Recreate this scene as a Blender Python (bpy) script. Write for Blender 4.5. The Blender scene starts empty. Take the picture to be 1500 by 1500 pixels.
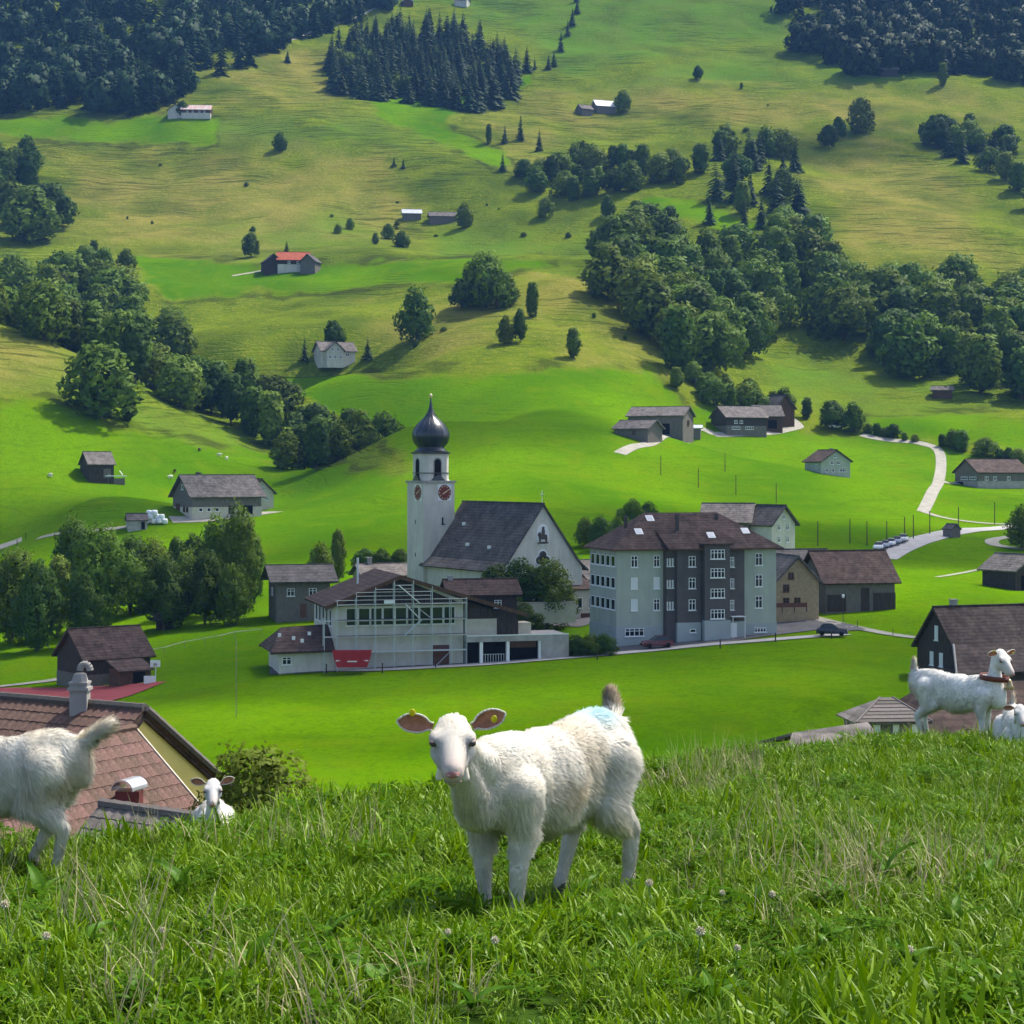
import bpy, bmesh, math, random
import numpy as np
from mathutils import Vector, Matrix, Euler

# ------------------------------------------------------------------ camera, sky, sun, exposure
SC = bpy.context.scene
COL = SC.collection
F = 2800.0            # focal length in photo pixels (photo 1500 x 1500)
HORIZON = 690.0       # photo row of the eye level
EYE = 1.6
cam_data = bpy.data.cameras.new('camera')
cam_data.sensor_width = 36.0
cam_data.lens = 36.0 * F / 1500.0
cam_data.shift_y = -(750.0 - HORIZON) / 1500.0
cam_data.clip_start = 0.2
cam_data.clip_end = 9000.0
cam = bpy.data.objects.new('camera', cam_data)
COL.objects.link(cam)
cam.location = (0, 0, EYE)
cam.rotation_euler = (math.radians(90), 0, 0)
SC.camera = cam

SUN_EL, SUN_AZ = math.radians(57), math.radians(55)     # azimuth from +Y towards +X
SUN_DIR = Vector((math.sin(SUN_AZ) * math.cos(SUN_EL), math.cos(SUN_AZ) * math.cos(SUN_EL), math.sin(SUN_EL)))
world = bpy.data.worlds.new('World')
SC.world = world
world.use_nodes = True
wn = world.node_tree.nodes
sky = wn.new('ShaderNodeTexSky')
sky.sky_type = 'NISHITA'
sky.sun_disc = False
sky.sun_elevation = SUN_EL
sky.sun_rotation = SUN_AZ
sky.altitude = 900
sky.air_density = 0.8
sky.dust_density = 4.0
sky.ozone_density = 0.3
wn['Background'].inputs['Strength'].default_value = 0.15
world.node_tree.links.new(sky.outputs['Color'], wn['Background'].inputs['Color'])
sun_data = bpy.data.lights.new('sun', 'SUN')
sun_data.energy = 3.6
sun_data.angle = math.radians(0.53)
sun_data.color = (1.0, 0.95, 0.86)
sun = bpy.data.objects.new('sun', sun_data)
COL.objects.link(sun)
sun.rotation_euler = SUN_DIR.to_track_quat('Z', 'Y').to_euler()
sun.location = (0, 0, 300)

SC.view_settings.view_transform = 'Standard'
SC.view_settings.look = 'None'
SC.view_settings.gamma = 1.0
SC.view_settings.use_curve_mapping = False
SC.view_settings.exposure = 0.85
SC.render.engine = 'CYCLES'
SC.cycles.use_denoising = True
SC.cycles.use_adaptive_sampling = True
SC.cycles.adaptive_threshold = 0.03
SC.cycles.max_bounces = 6
SC.cycles.diffuse_bounces = 2
SC.cycles.glossy_bounces = 2
SC.cycles.transmission_bounces = 3
SC.cycles.transparent_max_bounces = 12
SC.cycles.volume_bounces = 0
SC.cycles.sample_clamp_indirect = 4.0

# ------------------------------------------------------------------ small helpers
RNG = np.random.default_rng(7)
random.seed(7)

def mat(name, color, rough=0.8, spec=0.2, noise=0.0, scale=5.0, bump=0.0, bscale=40.0, hue=None, metallic=0.0, objvar=0.0, detail=4.0, stretch=None, rows=0.0):
    """principled material with procedural colour variation (noise), fine relief and per-object variation"""
    m = bpy.data.materials.new(name)
    m.use_nodes = True
    nt = m.node_tree; N = nt.nodes; L = nt.links
    b = N['Principled BSDF']
    b.inputs['Roughness'].default_value = rough
    b.inputs['Metallic'].default_value = metallic
    b.inputs['Specular IOR Level'].default_value = spec
    b.inputs['Base Color'].default_value = (*color, 1)
    tc = N.new('ShaderNodeTexCoord')
    vec = tc.outputs['Object']
    if stretch:
        mp = N.new('ShaderNodeMapping'); mp.inputs['Scale'].default_value = stretch
        L.new(vec, mp.inputs['Vector']); vec = mp.outputs['Vector']
    col = None
    if noise > 0:
        n = N.new('ShaderNodeTexNoise'); n.inputs['Scale'].default_value = scale; n.inputs['Detail'].default_value = detail
        n.inputs['Roughness'].default_value = 0.65
        L.new(vec, n.inputs['Vector'])
        mx = N.new('ShaderNodeMix'); mx.data_type = 'RGBA'
        c2 = hue if hue else tuple(c * (1 - noise) for c in color)
        c1 = tuple(min(1, c * (1 + noise * 0.6)) for c in color)
        mx.inputs['A'].default_value = (*c1, 1); mx.inputs['B'].default_value = (*c2, 1)
        mr = N.new('ShaderNodeMapRange'); mr.inputs['From Min'].default_value = 0.34; mr.inputs['From Max'].default_value = 0.66
        L.new(n.outputs['Fac'], mr.inputs['Value']); L.new(mr.outputs['Result'], mx.inputs['Factor'])
        col = mx.outputs['Result']
    if objvar > 0:
        oi = N.new('ShaderNodeObjectInfo')
        hs = N.new('ShaderNodeHueSaturation')
        mr = N.new('ShaderNodeMapRange'); mr.inputs['To Min'].default_value = 1 - objvar; mr.inputs['To Max'].default_value = 1 + objvar
        L.new(oi.outputs['Random'], mr.inputs['Value']); L.new(mr.outputs['Result'], hs.inputs['Value'])
        mr2 = N.new('ShaderNodeMapRange'); mr2.inputs['To Min'].default_value = 0.5 + objvar * 0.06; mr2.inputs['To Max'].default_value = 0.5 - objvar * 0.06
        L.new(oi.outputs['Random'], mr2.inputs['Value']); L.new(mr2.outputs['Result'], hs.inputs['Hue'])
        if col is None: hs.inputs['Color'].default_value = (*color, 1)
        else: L.new(col, hs.inputs['Color'])
        col = hs.outputs['Color']
    if rows > 0:      # courses of roof tiles or boards: darker joints at even heights, broken by wear
        sx = N.new('ShaderNodeSeparateXYZ'); L.new(tc.outputs['Object'], sx.inputs[0])
        nn_ = N.new('ShaderNodeTexNoise'); nn_.inputs['Scale'].default_value = 2.6; nn_.inputs['Detail'].default_value = 2; L.new(tc.outputs['Object'], nn_.inputs['Vector'])
        ad = N.new('ShaderNodeMath'); ad.operation = 'MULTIPLY_ADD'; ad.inputs[1].default_value = 0.12; L.new(nn_.outputs['Fac'], ad.inputs[0]); L.new(sx.outputs['Z'], ad.inputs[2])
        md_ = N.new('ShaderNodeMath'); md_.operation = 'MULTIPLY'; md_.inputs[1].default_value = 1.0 / rows; L.new(ad.outputs[0], md_.inputs[0])
        fr_ = N.new('ShaderNodeMath'); fr_.operation = 'FRACT'; L.new(md_.outputs[0], fr_.inputs[0])
        rr_ = N.new('ShaderNodeMapRange'); rr_.inputs['From Min'].default_value = 0.0; rr_.inputs['From Max'].default_value = 0.45; rr_.inputs['To Min'].default_value = 0.62; rr_.inputs['To Max'].default_value = 1.08; L.new(fr_.outputs[0], rr_.inputs['Value'])
        vn_ = N.new('ShaderNodeTexVoronoi'); vn_.inputs['Scale'].default_value = 2.4; L.new(tc.outputs['Object'], vn_.inputs['Vector'])
        vs_ = N.new('ShaderNodeSeparateColor'); L.new(vn_.outputs['Color'], vs_.inputs[0])
        vr_ = N.new('ShaderNodeMapRange'); vr_.inputs['To Min'].default_value = 0.78; vr_.inputs['To Max'].default_value = 1.22; L.new(vs_.outputs[0], vr_.inputs['Value'])
        mu_ = N.new('ShaderNodeMath'); mu_.operation = 'MULTIPLY'; L.new(rr_.outputs[0], mu_.inputs[0]); L.new(vr_.outputs[0], mu_.inputs[1])
        h2 = N.new('ShaderNodeHueSaturation'); L.new(mu_.outputs[0], h2.inputs['Value'])
        if col is None: h2.inputs['Color'].default_value = (*color, 1)
        else: L.new(col, h2.inputs['Color'])
        col = h2.outputs['Color']
    if col is not None: L.new(col, b.inputs['Base Color'])
    if bump > 0:
        n2 = N.new('ShaderNodeTexNoise'); n2.inputs['Scale'].default_value = bscale; n2.inputs['Detail'].default_value = 5
        L.new(vec, n2.inputs['Vector'])
        bp = N.new('ShaderNodeBump'); bp.inputs['Strength'].default_value = bump; bp.inputs['Distance'].default_value = 0.05
        L.new(n2.outputs['Fac'], bp.inputs['Height']); L.new(bp.outputs['Normal'], b.inputs['Normal'])
    return m

def obj_from(name, verts, faces, material=None, parent=None, smooth=False):
    me = bpy.data.meshes.new(name)
    me.from_pydata([tuple(v) for v in verts], [], faces)
    if material:
        for mm in (material if isinstance(material, (list, tuple)) else [material]): me.materials.append(mm)
    if smooth:
        me.polygons.foreach_set('use_smooth', [True] * len(me.polygons))
    o = bpy.data.objects.new(name, me)
    COL.objects.link(o)
    if parent: o.parent = parent
    return o

def fast_mesh(name, verts, quads=None, tris=None, material=None, smooth=False, normals=None):
    """mesh from numpy arrays"""
    me = bpy.data.meshes.new(name)
    nq = 0 if quads is None else len(quads); ntr = 0 if tris is None else len(tris)
    me.vertices.add(len(verts)); me.vertices.foreach_set('co', np.asarray(verts, dtype=np.float32).ravel())
    loops = []
    if nq: loops.append(np.asarray(quads, dtype=np.int32).ravel())
    if ntr: loops.append(np.asarray(tris, dtype=np.int32).ravel())
    loops = np.concatenate(loops)
    me.loops.add(len(loops)); me.loops.foreach_set('vertex_index', loops)
    starts = np.concatenate([np.arange(nq) * 4, nq * 4 + np.arange(ntr) * 3]).astype(np.int32)
    me.polygons.add(nq + ntr); me.polygons.foreach_set('loop_start', starts)
    if smooth: me.polygons.foreach_set('use_smooth', np.ones(nq + ntr, dtype=bool))
    me.update(calc_edges=True); me.validate()
    if material:
        for mm in (material if isinstance(material, (list, tuple)) else [material]): me.materials.append(mm)
    if normals is not None:
        me.normals_split_custom_set_from_vertices(np.asarray(normals, dtype=np.float32).tolist())
    return me

def link(name, me, parent=None, loc=None, rz=None):
    o = bpy.data.objects.new(name, me); COL.objects.link(o)
    if parent: o.parent = parent
    if loc is not None: o.location = loc
    if rz is not None: o.rotation_euler = (0, 0, rz)
    return o

def empty(name, loc=(0, 0, 0), rz=0.0):
    o = bpy.data.objects.new(name, None); COL.objects.link(o)
    o.location = loc; o.rotation_euler = (0, 0, rz); o.empty_display_size = 0.3
    return o

def tag(o, label, cat, group=None):
    o['label'] = label; o['category'] = cat
    if group: o['group'] = group
    return o

def struct(o, kind='structure'):
    o['kind'] = kind
    return o

def copy_tree(o, parent=None):
    c = o.copy(); COL.objects.link(c); c.parent = parent
    for ch in list(o.children): copy_tree(ch, c)
    return c

class MB:
    """collects boxes, bars, tubes and prisms into one mesh"""
    def __init__(s): s.v = []; s.f = []
    def add(s, vs, fs):
        n = len(s.v); s.v += [tuple(v) for v in vs]; s.f += [tuple(i + n for i in f) for f in fs]; return s
    def box(s, x0, x1, y0, y1, z0, z1):
        return s.add([(x0,y0,z0),(x1,y0,z0),(x1,y1,z0),(x0,y1,z0),(x0,y0,z1),(x1,y0,z1),(x1,y1,z1),(x0,y1,z1)],
                     [(0,3,2,1),(4,5,6,7),(0,1,5,4),(1,2,6,5),(2,3,7,6),(3,0,4,7)])
    def tube(s, a, b, r0, r1=None, n=6, cap=True):
        a = Vector(a); b = Vector(b); r1 = r0 if r1 is None else r1
        d = (b - a).normalized(); u = d.orthogonal().normalized(); w = d.cross(u)
        vs = []
        for p, r in ((a, r0), (b, r1)):
            for k in range(n):
                t = 2 * math.pi * k / n; vs.append(p + (u * math.cos(t) + w * math.sin(t)) * r)
        fs = [(k, (k + 1) % n, n + (k + 1) % n, n + k) for k in range(n)]
        if cap: fs += [tuple(range(n - 1, -1, -1)), tuple(range(n, 2 * n))]
        return s.add(vs, fs)
    def slab(s, pts, th, up=None):
        """polygon (list of 3d points, counter-clockwise seen from outside) thickened inwards by th"""
        p = [Vector(q) for q in pts]
        n = (p[1] - p[0]).cross(p[2] - p[0]).normalized()
        k = len(p)
        vs = p + [q - n * th for q in p]
        fs = [tuple(range(k)), tuple(range(2 * k - 1, k - 1, -1))] + [(i, k + i, k + (i + 1) % k, (i + 1) % k) for i in range(k)]
        return s.add(vs, fs)
    def lathe(s, prof, n=16, c=(0, 0)):
        vs = []; fs = []
        for r, z in prof:
            for k in range(n):
                t = 2 * math.pi * (k + 0.5) / n; vs.append((c[0] + r * math.cos(t), c[1] + r * math.sin(t), z))
        for i in range(len(prof) - 1):
            for k in range(n): fs.append((i*n+k, i*n+(k+1)%n, (i+1)*n+(k+1)%n, (i+1)*n+k))
        fs.append(tuple(range(n - 1, -1, -1))); fs.append(tuple((len(prof) - 1) * n + k for k in range(n)))
        return s.add(vs, fs)
    def build(s, name, material, parent=None, smooth=False):
        return obj_from(name, s.v, s.f, material, parent, smooth)

# ------------------------------------------------------------------ terrain heights
def pt(px, py, Y):
    return ((px - 750.0) / F * Y, Y, EYE + (HORIZON - py) / F * Y)

CTRL = [ # photo column, photo row, distance in metres  -> surveyed ground points
 # valley floor
 (480,1175,150),(750,1130,165),(1000,1085,182),(1200,1050,195),(1330,1030,200),(1500,1060,190),(250,1120,180),(60,1025,245),(180,1028,240),
 (0,1010,250),(150,1002,262),(340,1045,205),(345,935,285),(300,975,250),(420,985,248),(640,975,252),(860,960,256),(1000,945,262),(1130,930,268),(1230,930,270),(1330,932,268),
 (1500,930,270),(560,925,290),(760,910,300),(960,905,302),(1130,898,300),(1250,892,302),(1400,885,300),(1500,870,318),(230,925,300),(60,940,300),
 # lower slopes behind the village
 (620,850,345),(760,800,372),(900,778,385),(1080,760,420),(1290,815,400),(1180,790,410),(1400,810,405),(1480,790,430),
 (480,800,385),(400,850,340),(100,840,392),(20,805,440),(250,820,400),(560,760,420),
 (850,720,440),(700,690,455),(1000,720,480),(1210,698,520),(1360,748,490),(1455,718,540),(1380,660,620),(1280,640,640),(1500,690,600),
 (600,610,545),(720,620,540),(800,600,570),(960,642,610),(1100,634,620),(1160,610,650),(1400,620,650),(1500,640,640),(900,590,610),
 # left spur and gully
 (140,708,445),(315,760,470),(250,690,520),(390,720,520),(100,600,530),(0,560,545),(0,458,610),(120,520,620),(300,590,620),(450,650,600),(590,697,560),
 (0,650,500),(200,640,530),(350,650,570),
 # slope beyond
 (490,533,650),(350,510,700),(270,470,790),(600,545,630),(640,500,680),(760,470,700),(840,525,650),(800,395,770),(960,540,660),(1020,580,650),
 (420,400,860),(250,440,810),(200,378,900),(620,385,850),(700,420,760),(560,440,790),
 (470,350,960),(670,327,1010),(800,320,990),(900,350,950),(200,270,1060),(120,330,960),(350,250,1080),(560,230,1090),(700,250,1060),
 (280,172,1140),(130,180,1150),(0,190,1140),(420,160,1170),(600,145,1210),(740,215,1110),(875,168,1210),(900,260,1050),(980,290,990),(760,110,1280),
 (1100,330,950),(1260,195,1150),(1200,150,1230),(1430,300,1000),(1300,350,930),(1480,270,1040),(1440,165,1220),(1270,108,1290),(1000,130,1260),
 (1180,520,760),(1280,560,720),(1380,585,690),(1500,560,730),(1080,480,790),(1300,480,800),(1450,460,830),(1350,390,890),(1480,380,900),(1050,400,860),
 (700,8,1460),(560,20,1420),(850,40,1400),(1000,30,1420),(1150,60,1370),(1300,60,1390),(1450,90,1330),(450,40,1360),(300,80,1280),(150,100,1270),(0,60,1320),(0,-20,1430),
 (1500,20,1450),(900,-60,1560),(300,-60,1500),(1300,-60,1570),(750,-160,1850),(0,-160,1850),(1500,-160,1850),
 # outside the frame
 (-400,560,540),(-400,420,640),(-300,800,420),(-300,1010,270),(-300,1150,160),(1900,1000,230),(1900,900,330),(1900,780,430),(1900,640,640),(1900,420,900),(1900,150,1250),(1900,-60,1600),
 (-400,330,900),(-400,150,1200),(-400,-60,1500),(400,1260,115),(900,1260,115),(1500,1240,120),(-100,1320,105),(750,1500,80),(200,1500,80),(1400,1500,80),
]
EXTRA = [(-160,680,30.0),(-100,690,22.0),(-60,660,12.0)]   # gully floor behind the spur (x, y, z)
_P = np.array([pt(*c) for c in CTRL] + [(x, y, z) for x, y, z in EXTRA if z is not None])
_S = 0.01
_C = _P[:, :2] * _S
def _k(d2):
    d2 = np.maximum(d2, 1e-12)
    return 0.5 * d2 * np.log(d2)
def _fit(C, z, lam):
    n = len(C)
    A = np.zeros((n + 3, n + 3))
    d2 = ((C[:, None, :] - C[None, :, :]) ** 2).sum(-1)
    A[:n, :n] = _k(d2) + lam * np.eye(n)
    A[:n, n] = 1; A[:n, n+1:] = C; A[n, :n] = 1; A[n+1:, :n] = C.T
    return np.linalg.solve(A, np.concatenate([z, np.zeros(3)]))
_W = _fit(_C, _P[:, 2], 0.02)
def far_height(x, y):
    x = np.asarray(x, float); y = np.asarray(y, float)
    sh = x.shape
    q = np.stack([x.ravel(), y.ravel()], 1) * _S
    out = np.empty(len(q))
    for i in range(0, len(q), 20000):
        qq = q[i:i+20000]
        d2 = ((qq[:, None, :] - _C[None, :, :]) ** 2).sum(-1)
        out[i:i+20000] = _k(d2) @ _W[:-3] + _W[-3] + qq @ _W[-2:]
    return out.reshape(sh)

# cheap repeatable value noise
_T = np.random.default_rng(3).random((256, 256))
def vnoise(x, y):
    xi = np.floor(x).astype(int); yi = np.floor(y).astype(int)
    fx = x - xi; fy = y - yi
    fx = fx * fx * (3 - 2 * fx); fy = fy * fy * (3 - 2 * fy)
    a = _T[xi % 256, yi % 256]; b = _T[(xi + 1) % 256, yi % 256]; c = _T[xi % 256, (yi + 1) % 256]; d = _T[(xi + 1) % 256, (yi + 1) % 256]
    return (a * (1 - fx) + b * fx) * (1 - fy) + (c * (1 - fx) + d * fx) * fy - 0.5
def fbm(x, y, o=4):
    s = 0; a = 1.0
    for k in range(o):
        s = s + a * vnoise(x * 2 ** k + 17.3 * k, y * 2 ** k - 9.1 * k); a *= 0.5
    return s

CREST_X = [-8, -2.1, -1.71, -1.41, -1.2, -.93, -.6, .98, 2.29, 3.04, 4.2, 5.2, 12]
CREST_Y = [7.6, 8.7, 9.0, 9.8, 10.4, 11.0, 11.6, 13.8, 16, 17, 18.3, 19.6, 26]
def near_height(x, y):
    """the knoll the goats stand on: gentle fall away from the camera, then a steep edge"""
    crest = np.interp(x, CREST_X, CREST_Y)
    base = -0.088 * (y - 7.0) + 0.05 * fbm(x * 0.55, y * 0.55) + 0.02 * vnoise(x * 3, y * 3)
    over = np.maximum(0.0, y - crest)
    return base - 0.55 * over * over / (over + 2.5)

def height(x, y):
    x = np.asarray(x, float); y = np.asarray(y, float)
    x, y = np.broadcast_arrays(x, y)
    n = near_height(x, y)
    f = far_height(x, y)
    rough = np.clip((y - 330) / 500, 0, 1)
    f = f + rough * (9.5 * fbm(x / 105.0, y / 105.0, 3) + 2.0 * fbm(x / 26.0, y / 22.0, 3)) + 0.25 * fbm(x / 18.0 + 5, y / 18.0, 2)
    w = np.clip((y - 40.0) / 60.0, 0, 1); w = w * w * (3 - 2 * w)
    f2 = np.minimum(f, -14 - 0.05 * y) * (1 - w) + f * w
    return np.maximum(n, f2)

_YS = np.concatenate([np.arange(4, 30, 0.25), np.arange(30, 150, 1.5), np.arange(150, 1900, 1.0)])
_colcache = {}
def ground(px, py, ymin=30.0, ymax=1900.0):
    """the point of the ground seen at a photo pixel, searched between two distances"""
    key = round(px)
    if key not in _colcache:
        X = (px - 750.0) / F * _YS
        _colcache[key] = height(X, _YS)
    Z = _colcache[key]
    zr = EYE + (HORIZON - py) / F * _YS
    sel = np.where((_YS >= ymin) & (_YS <= ymax) & (zr <= Z))[0]
    if len(sel) == 0:
        i = int(np.argmin(np.abs(np.where((_YS >= ymin) & (_YS <= ymax), zr - Z, 1e9))))
    else: i = int(sel[0])
    Y = float(_YS[i]); X = (px - 750.0) / F * Y
    return Vector((X, Y, float(height(X, Y))))
def hz(x, y): return float(height(float(x), float(y)))
# ------------------------------------------------------------------ ground sheet
def poly_sd(px, py, poly):
    """signed distance in pixels, positive inside"""
    P = np.array(poly, float); n = len(P)
    d = np.full(px.shape, 1e9); inside = np.zeros(px.shape, bool)
    for i in range(n):
        a = P[i]; b = P[(i + 1) % n]
        ex, ey = b - a; wx = px - a[0]; wy = py - a[1]
        t = np.clip((wx * ex + wy * ey) / (ex * ex + ey * ey + 1e-9), 0, 1)
        d = np.minimum(d, np.hypot(wx - ex * t, wy - ey * t))
        c = ((a[1] > py) != (b[1] > py)) & (px < (b[0] - a[0]) * (py - a[1]) / (b[1] - a[1] + 1e-12) + a[0])
        inside ^= c
    return np.where(inside, d, -d)

LIME = [ # mown meadows: outline in survey (photo) coordinates, distance range
 ([(-700,560),(-100,575),(60,590),(180,628),(330,655),(450,672),(590,697),(596,672),(540,640),(470,600),(400,550),(290,495),(400,505),(480,530),(560,558),(640,545),(760,540),(850,533),(950,540),(1005,590),(1130,600),(1180,640),(1280,636),(1400,655),(1520,682),(2300,700),(2300,1700),(-700,1700)], 60, 700),
 ([(1268,608),(1400,608),(1520,614),(1800,615),(1800,690),(1400,655),(1290,636)], 560, 720),
 ([(185,374),(300,380),(400,388),(560,382),(690,378),(790,379),(815,390),(760,398),(690,412),(600,416),(500,428),(380,428),(250,446),(215,412)], 700, 940),
 ([(-400,170),(0,172),(90,168),(150,177),(250,168),(322,172),(316,212),(180,211),(60,205),(0,196),(-400,196)], 1050, 1200),
 ([(470,105),(560,130),(620,142),(690,130),(760,115),(785,100),(770,130),(690,152),(648,182),(690,205),(740,222),(752,245),(720,246),(660,215),(600,190),(555,175),(545,150)], 1000, 1320),
 ([(940,285),(1010,292),(1110,330),(1085,345),(1000,318),(930,305)], 900, 1050),
]
MID = [ # less grazed, greener pasture
 ([(880,130),(1000,85),(1180,95),(1330,85),(1400,135),(1300,125),(1120,135),(1000,118),(900,140)], 1150, 1420),
 ([(300,172),(420,165),(560,180),(640,215),(420,210),(316,212)], 1000, 1250),
 ([(560,0),(1150,-100),(1160,60),(1000,80),(820,120),(780,60),(640,10)], 1250, 1900),
 ([(-100,430),(0,458),(130,530),(300,592),(450,652),(590,697),(450,672),(330,655),(180,628),(60,590),(-100,575)], 480, 680),
 ([(1080,520),(1300,560),(1500,590),(1500,615),(1268,608),(1150,585)], 600, 780),
 ([(300,310),(520,290),(560,350),(420,388),(300,380)], 850, 1050),
 ([(640,340),(860,350),(900,390),(790,379),(640,382)], 800, 1000),
]
DRY = [
 ([(60,212),(300,225),(560,235),(600,330),(400,350),(250,372),(160,372),(90,300)], 850, 1150),
 ([(180,300),(330,330),(360,372),(190,374)], 850, 1000),
 ([(760,140),(1000,130),(1450,140),(1500,175),(1350,180),(1100,190),(850,185),(690,175)], 1100, 1280),
 ([(1180,215),(1380,220),(1430,330),(1500,400),(1250,370),(1190,300)], 850, 1180),
 ([(330,80),(480,85),(540,135),(480,160),(330,150),(250,160),(200,155)], 1130, 1350),
 ([(700,175),(800,165),(830,215),(760,240)], 1000, 1200),
 ([(850,400),(960,520),(760,480),(640,520),(560,470),(650,440),(780,400)], 640, 800),
 ([(-100,430),(0,470),(60,520),(130,560),(60,570),(-100,560)], 480, 680),
]
U = np.concatenate([np.linspace(-0.62, -0.30, 50)[:-1], np.linspace(-0.30, 0.30, 600), np.linspace(0.30, 0.62, 50)[1:]])
YR = np.concatenate([np.geomspace(2.2, 30, 110)[:-1], np.geomspace(30, 150, 50)[:-1], np.arange(150, 330, 2.5), np.arange(330, 1500, 3.0), np.linspace(1500, 2300, 22)])
GX = YR[:, None] * U[None, :]; GY = np.repeat(YR[:, None], len(U), 1)
GZ = height(GX, GY)
PX = 750 + F * GX / GY; PY = HORIZON - F * (GZ - EYE) / GY
def field_sd(polys):
    best = np.full(GX.shape, -500.0)
    for poly, y0, y1 in polys:
        m = (GY >= y0) & (GY <= y1)
        sd = np.full(GX.shape, -500.0)
        sd[m] = poly_sd(PX[m], PY[m], poly) * GY[m] / F
        best = np.maximum(best, sd)
    return best
nr, nc = GX.shape
idx = np.arange(nr * nc).reshape(nr, nc)
quads = np.stack([idx[:-1, :-1], idx[:-1, 1:], idx[1:, 1:], idx[1:, :-1]], -1).reshape(-1, 4)
me = fast_mesh('ground', np.stack([GX, GY, GZ], -1).reshape(-1, 3), quads, smooth=True)
for nm, polys in (('lime', LIME), ('mid', MID), ('dry', DRY)):
    at = me.attributes.new(nm, 'FLOAT', 'POINT')
    at.data.foreach_set('value', field_sd(polys).ravel().astype(np.float32))
at = me.attributes.new('knoll', 'FLOAT', 'POINT')
at.data.foreach_set('value', np.clip((60 - GY) / 20, 0, 1).ravel().astype(np.float32))

def put(nm, arr):
    at = me.attributes.new(nm, 'FLOAT', 'POINT'); at.data.foreach_set('value', np.asarray(arr, dtype=np.float32).ravel())
put('big', 0.5 + 0.42 * fbm(GX / 70.0, GY / 55.0, 4) + 0.10 * np.sin(GX / 9.0 + 2.5 * fbm(GX / 60.0, GY / 60.0, 2)))
put('wob', 14.0 * fbm(GX / 24.0 + 3, GY / 24.0, 4))
put('wob2', 3.6 * fbm(GX / 10.0 + 9, GY / 10.0, 3))
put('scrub', np.clip((fbm(GX / 38.0 + 7, GY / 30.0 + 3, 4) - 0.10) / 0.35, 0, 1) * np.clip((GY - 560) / 120, 0, 1))
put('midn', np.clip(0.5 + 0.36 * fbm(GX / 13.0 + 51, GY / 13.0, 4), 0, 1))
put('smalln', np.clip(0.5 + 0.40 * fbm(GX / 5.5 + 151, GY / 5.5, 3), 0, 1))
put('warp', GZ + 5.0 * fbm(GX / 40.0 + 31, GY / 40.0, 3))
put('patch', np.clip((fbm(GX / 60.0 + 77, GY / 45.0, 3) + 0.08) / 0.3, 0, 1))
gm = bpy.data.materials.new('meadow')
gm.use_nodes = True
nt = gm.node_tree; N = nt.nodes; L = nt.links
B = N['Principled BSDF']; B.inputs['Roughness'].default_value = 0.9; B.inputs['Specular IOR Level'].default_value = 0.0
geo = N.new('ShaderNodeNewGeometry')
def nz(scale, detail=5, rough=0.6, vec=None):
    n = N.new('ShaderNodeTexNoise'); n.inputs['Scale'].default_value = scale; n.inputs['Detail'].default_value = detail; n.inputs['Roughness'].default_value = rough
    L.new(vec or geo.outputs['Position'], n.inputs['Vector']); return n.outputs['Fac']
def math_(op, a, b=None, c=None):
    n = N.new('ShaderNodeMath'); n.operation = op
    for i, q in enumerate((a, b, c)):
        if q is None: continue
        if isinstance(q, (int, float)): n.inputs[i].default_value = q
        else: L.new(q, n.inputs[i])
    return n.outputs[0]
def rng(v, a, b, c=0.0, d=1.0, smooth=True):
    n = N.new('ShaderNodeMapRange'); n.interpolation_type = 'SMOOTHSTEP' if smooth else 'LINEAR'
    L.new(v, n.inputs['Value'])
    for k, q in zip(('From Min', 'From Max', 'To Min', 'To Max'), (a, b, c, d)): n.inputs[k].default_value = q
    return n.outputs['Result']
def mix(f, a, b):
    n = N.new('ShaderNodeMix'); n.data_type = 'RGBA'
    if isinstance(f, (int, float)): n.inputs['Factor'].default_value = f
    else: L.new(f, n.inputs['Factor'])
    for k, q in (('A', a), ('B', b)):
        if isinstance(q, tuple): n.inputs[k].default_value = (*q, 1)
        else: L.new(q, n.inputs[k])
    return n.outputs['Result']
def attr(nm):
    n = N.new('ShaderNodeAttribute'); n.attribute_name = nm; return n.outputs['Fac']
big = attr('big'); mid_ = attr('midn'); fine = nz(0.45, 4, 0.8)
# colours of the different swards
# trodden cattle steps follow the contour lines on rough pasture: rows of height, broken up by noise
cx = N.new('ShaderNodeVectorMath'); cx.operation = 'MULTIPLY'; cx.inputs[1].default_value = (.045, .045, 0); L.new(geo.outputs['Position'], cx.inputs[0])
cz = N.new('ShaderNodeCombineXYZ'); L.new(math_('MULTIPLY', attr('warp'), 1.15), cz.inputs['Z'])
ca = N.new('ShaderNodeVectorMath'); L.new(cx.outputs[0], ca.inputs[0]); L.new(cz.outputs[0], ca.inputs[1])
streak = nz(1.0, 3, 0.62, ca.outputs[0])
patch = attr('patch')
steps = math_('MULTIPLY', math_('MULTIPLY', rng(streak, 0.50, 0.66), math_('ADD', math_('MULTIPLY', patch, 0.75), 0.25)), math_('SUBTRACT', 1.0, attr('knoll')))
rough_c = mix(rng(mid_, 0.35, 0.65), (0.140, 0.195, 0.010), (0.086, 0.138, 0.009))
rough_c = mix(rng(fine, 0.45, 0.70), rough_c, (0.215, 0.232, 0.026))
dry_c = mix(rng(mid_, 0.35, 0.65), (0.245, 0.215, 0.045), (0.165, 0.175, 0.027))
dry_c = mix(rng(fine, 0.5, 0.75), dry_c, (0.33, 0.28, 0.085))
mid_c = mix(rng(mid_, 0.35, 0.65), (0.095, 0.19, 0.013), (0.105, 0.17, 0.017))
wob = attr('wob')
wob2 = attr('wob2')
c = mix(rng(math_('ADD', attr('mid'), wob), -8, 14), rough_c, mid_c)
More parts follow.
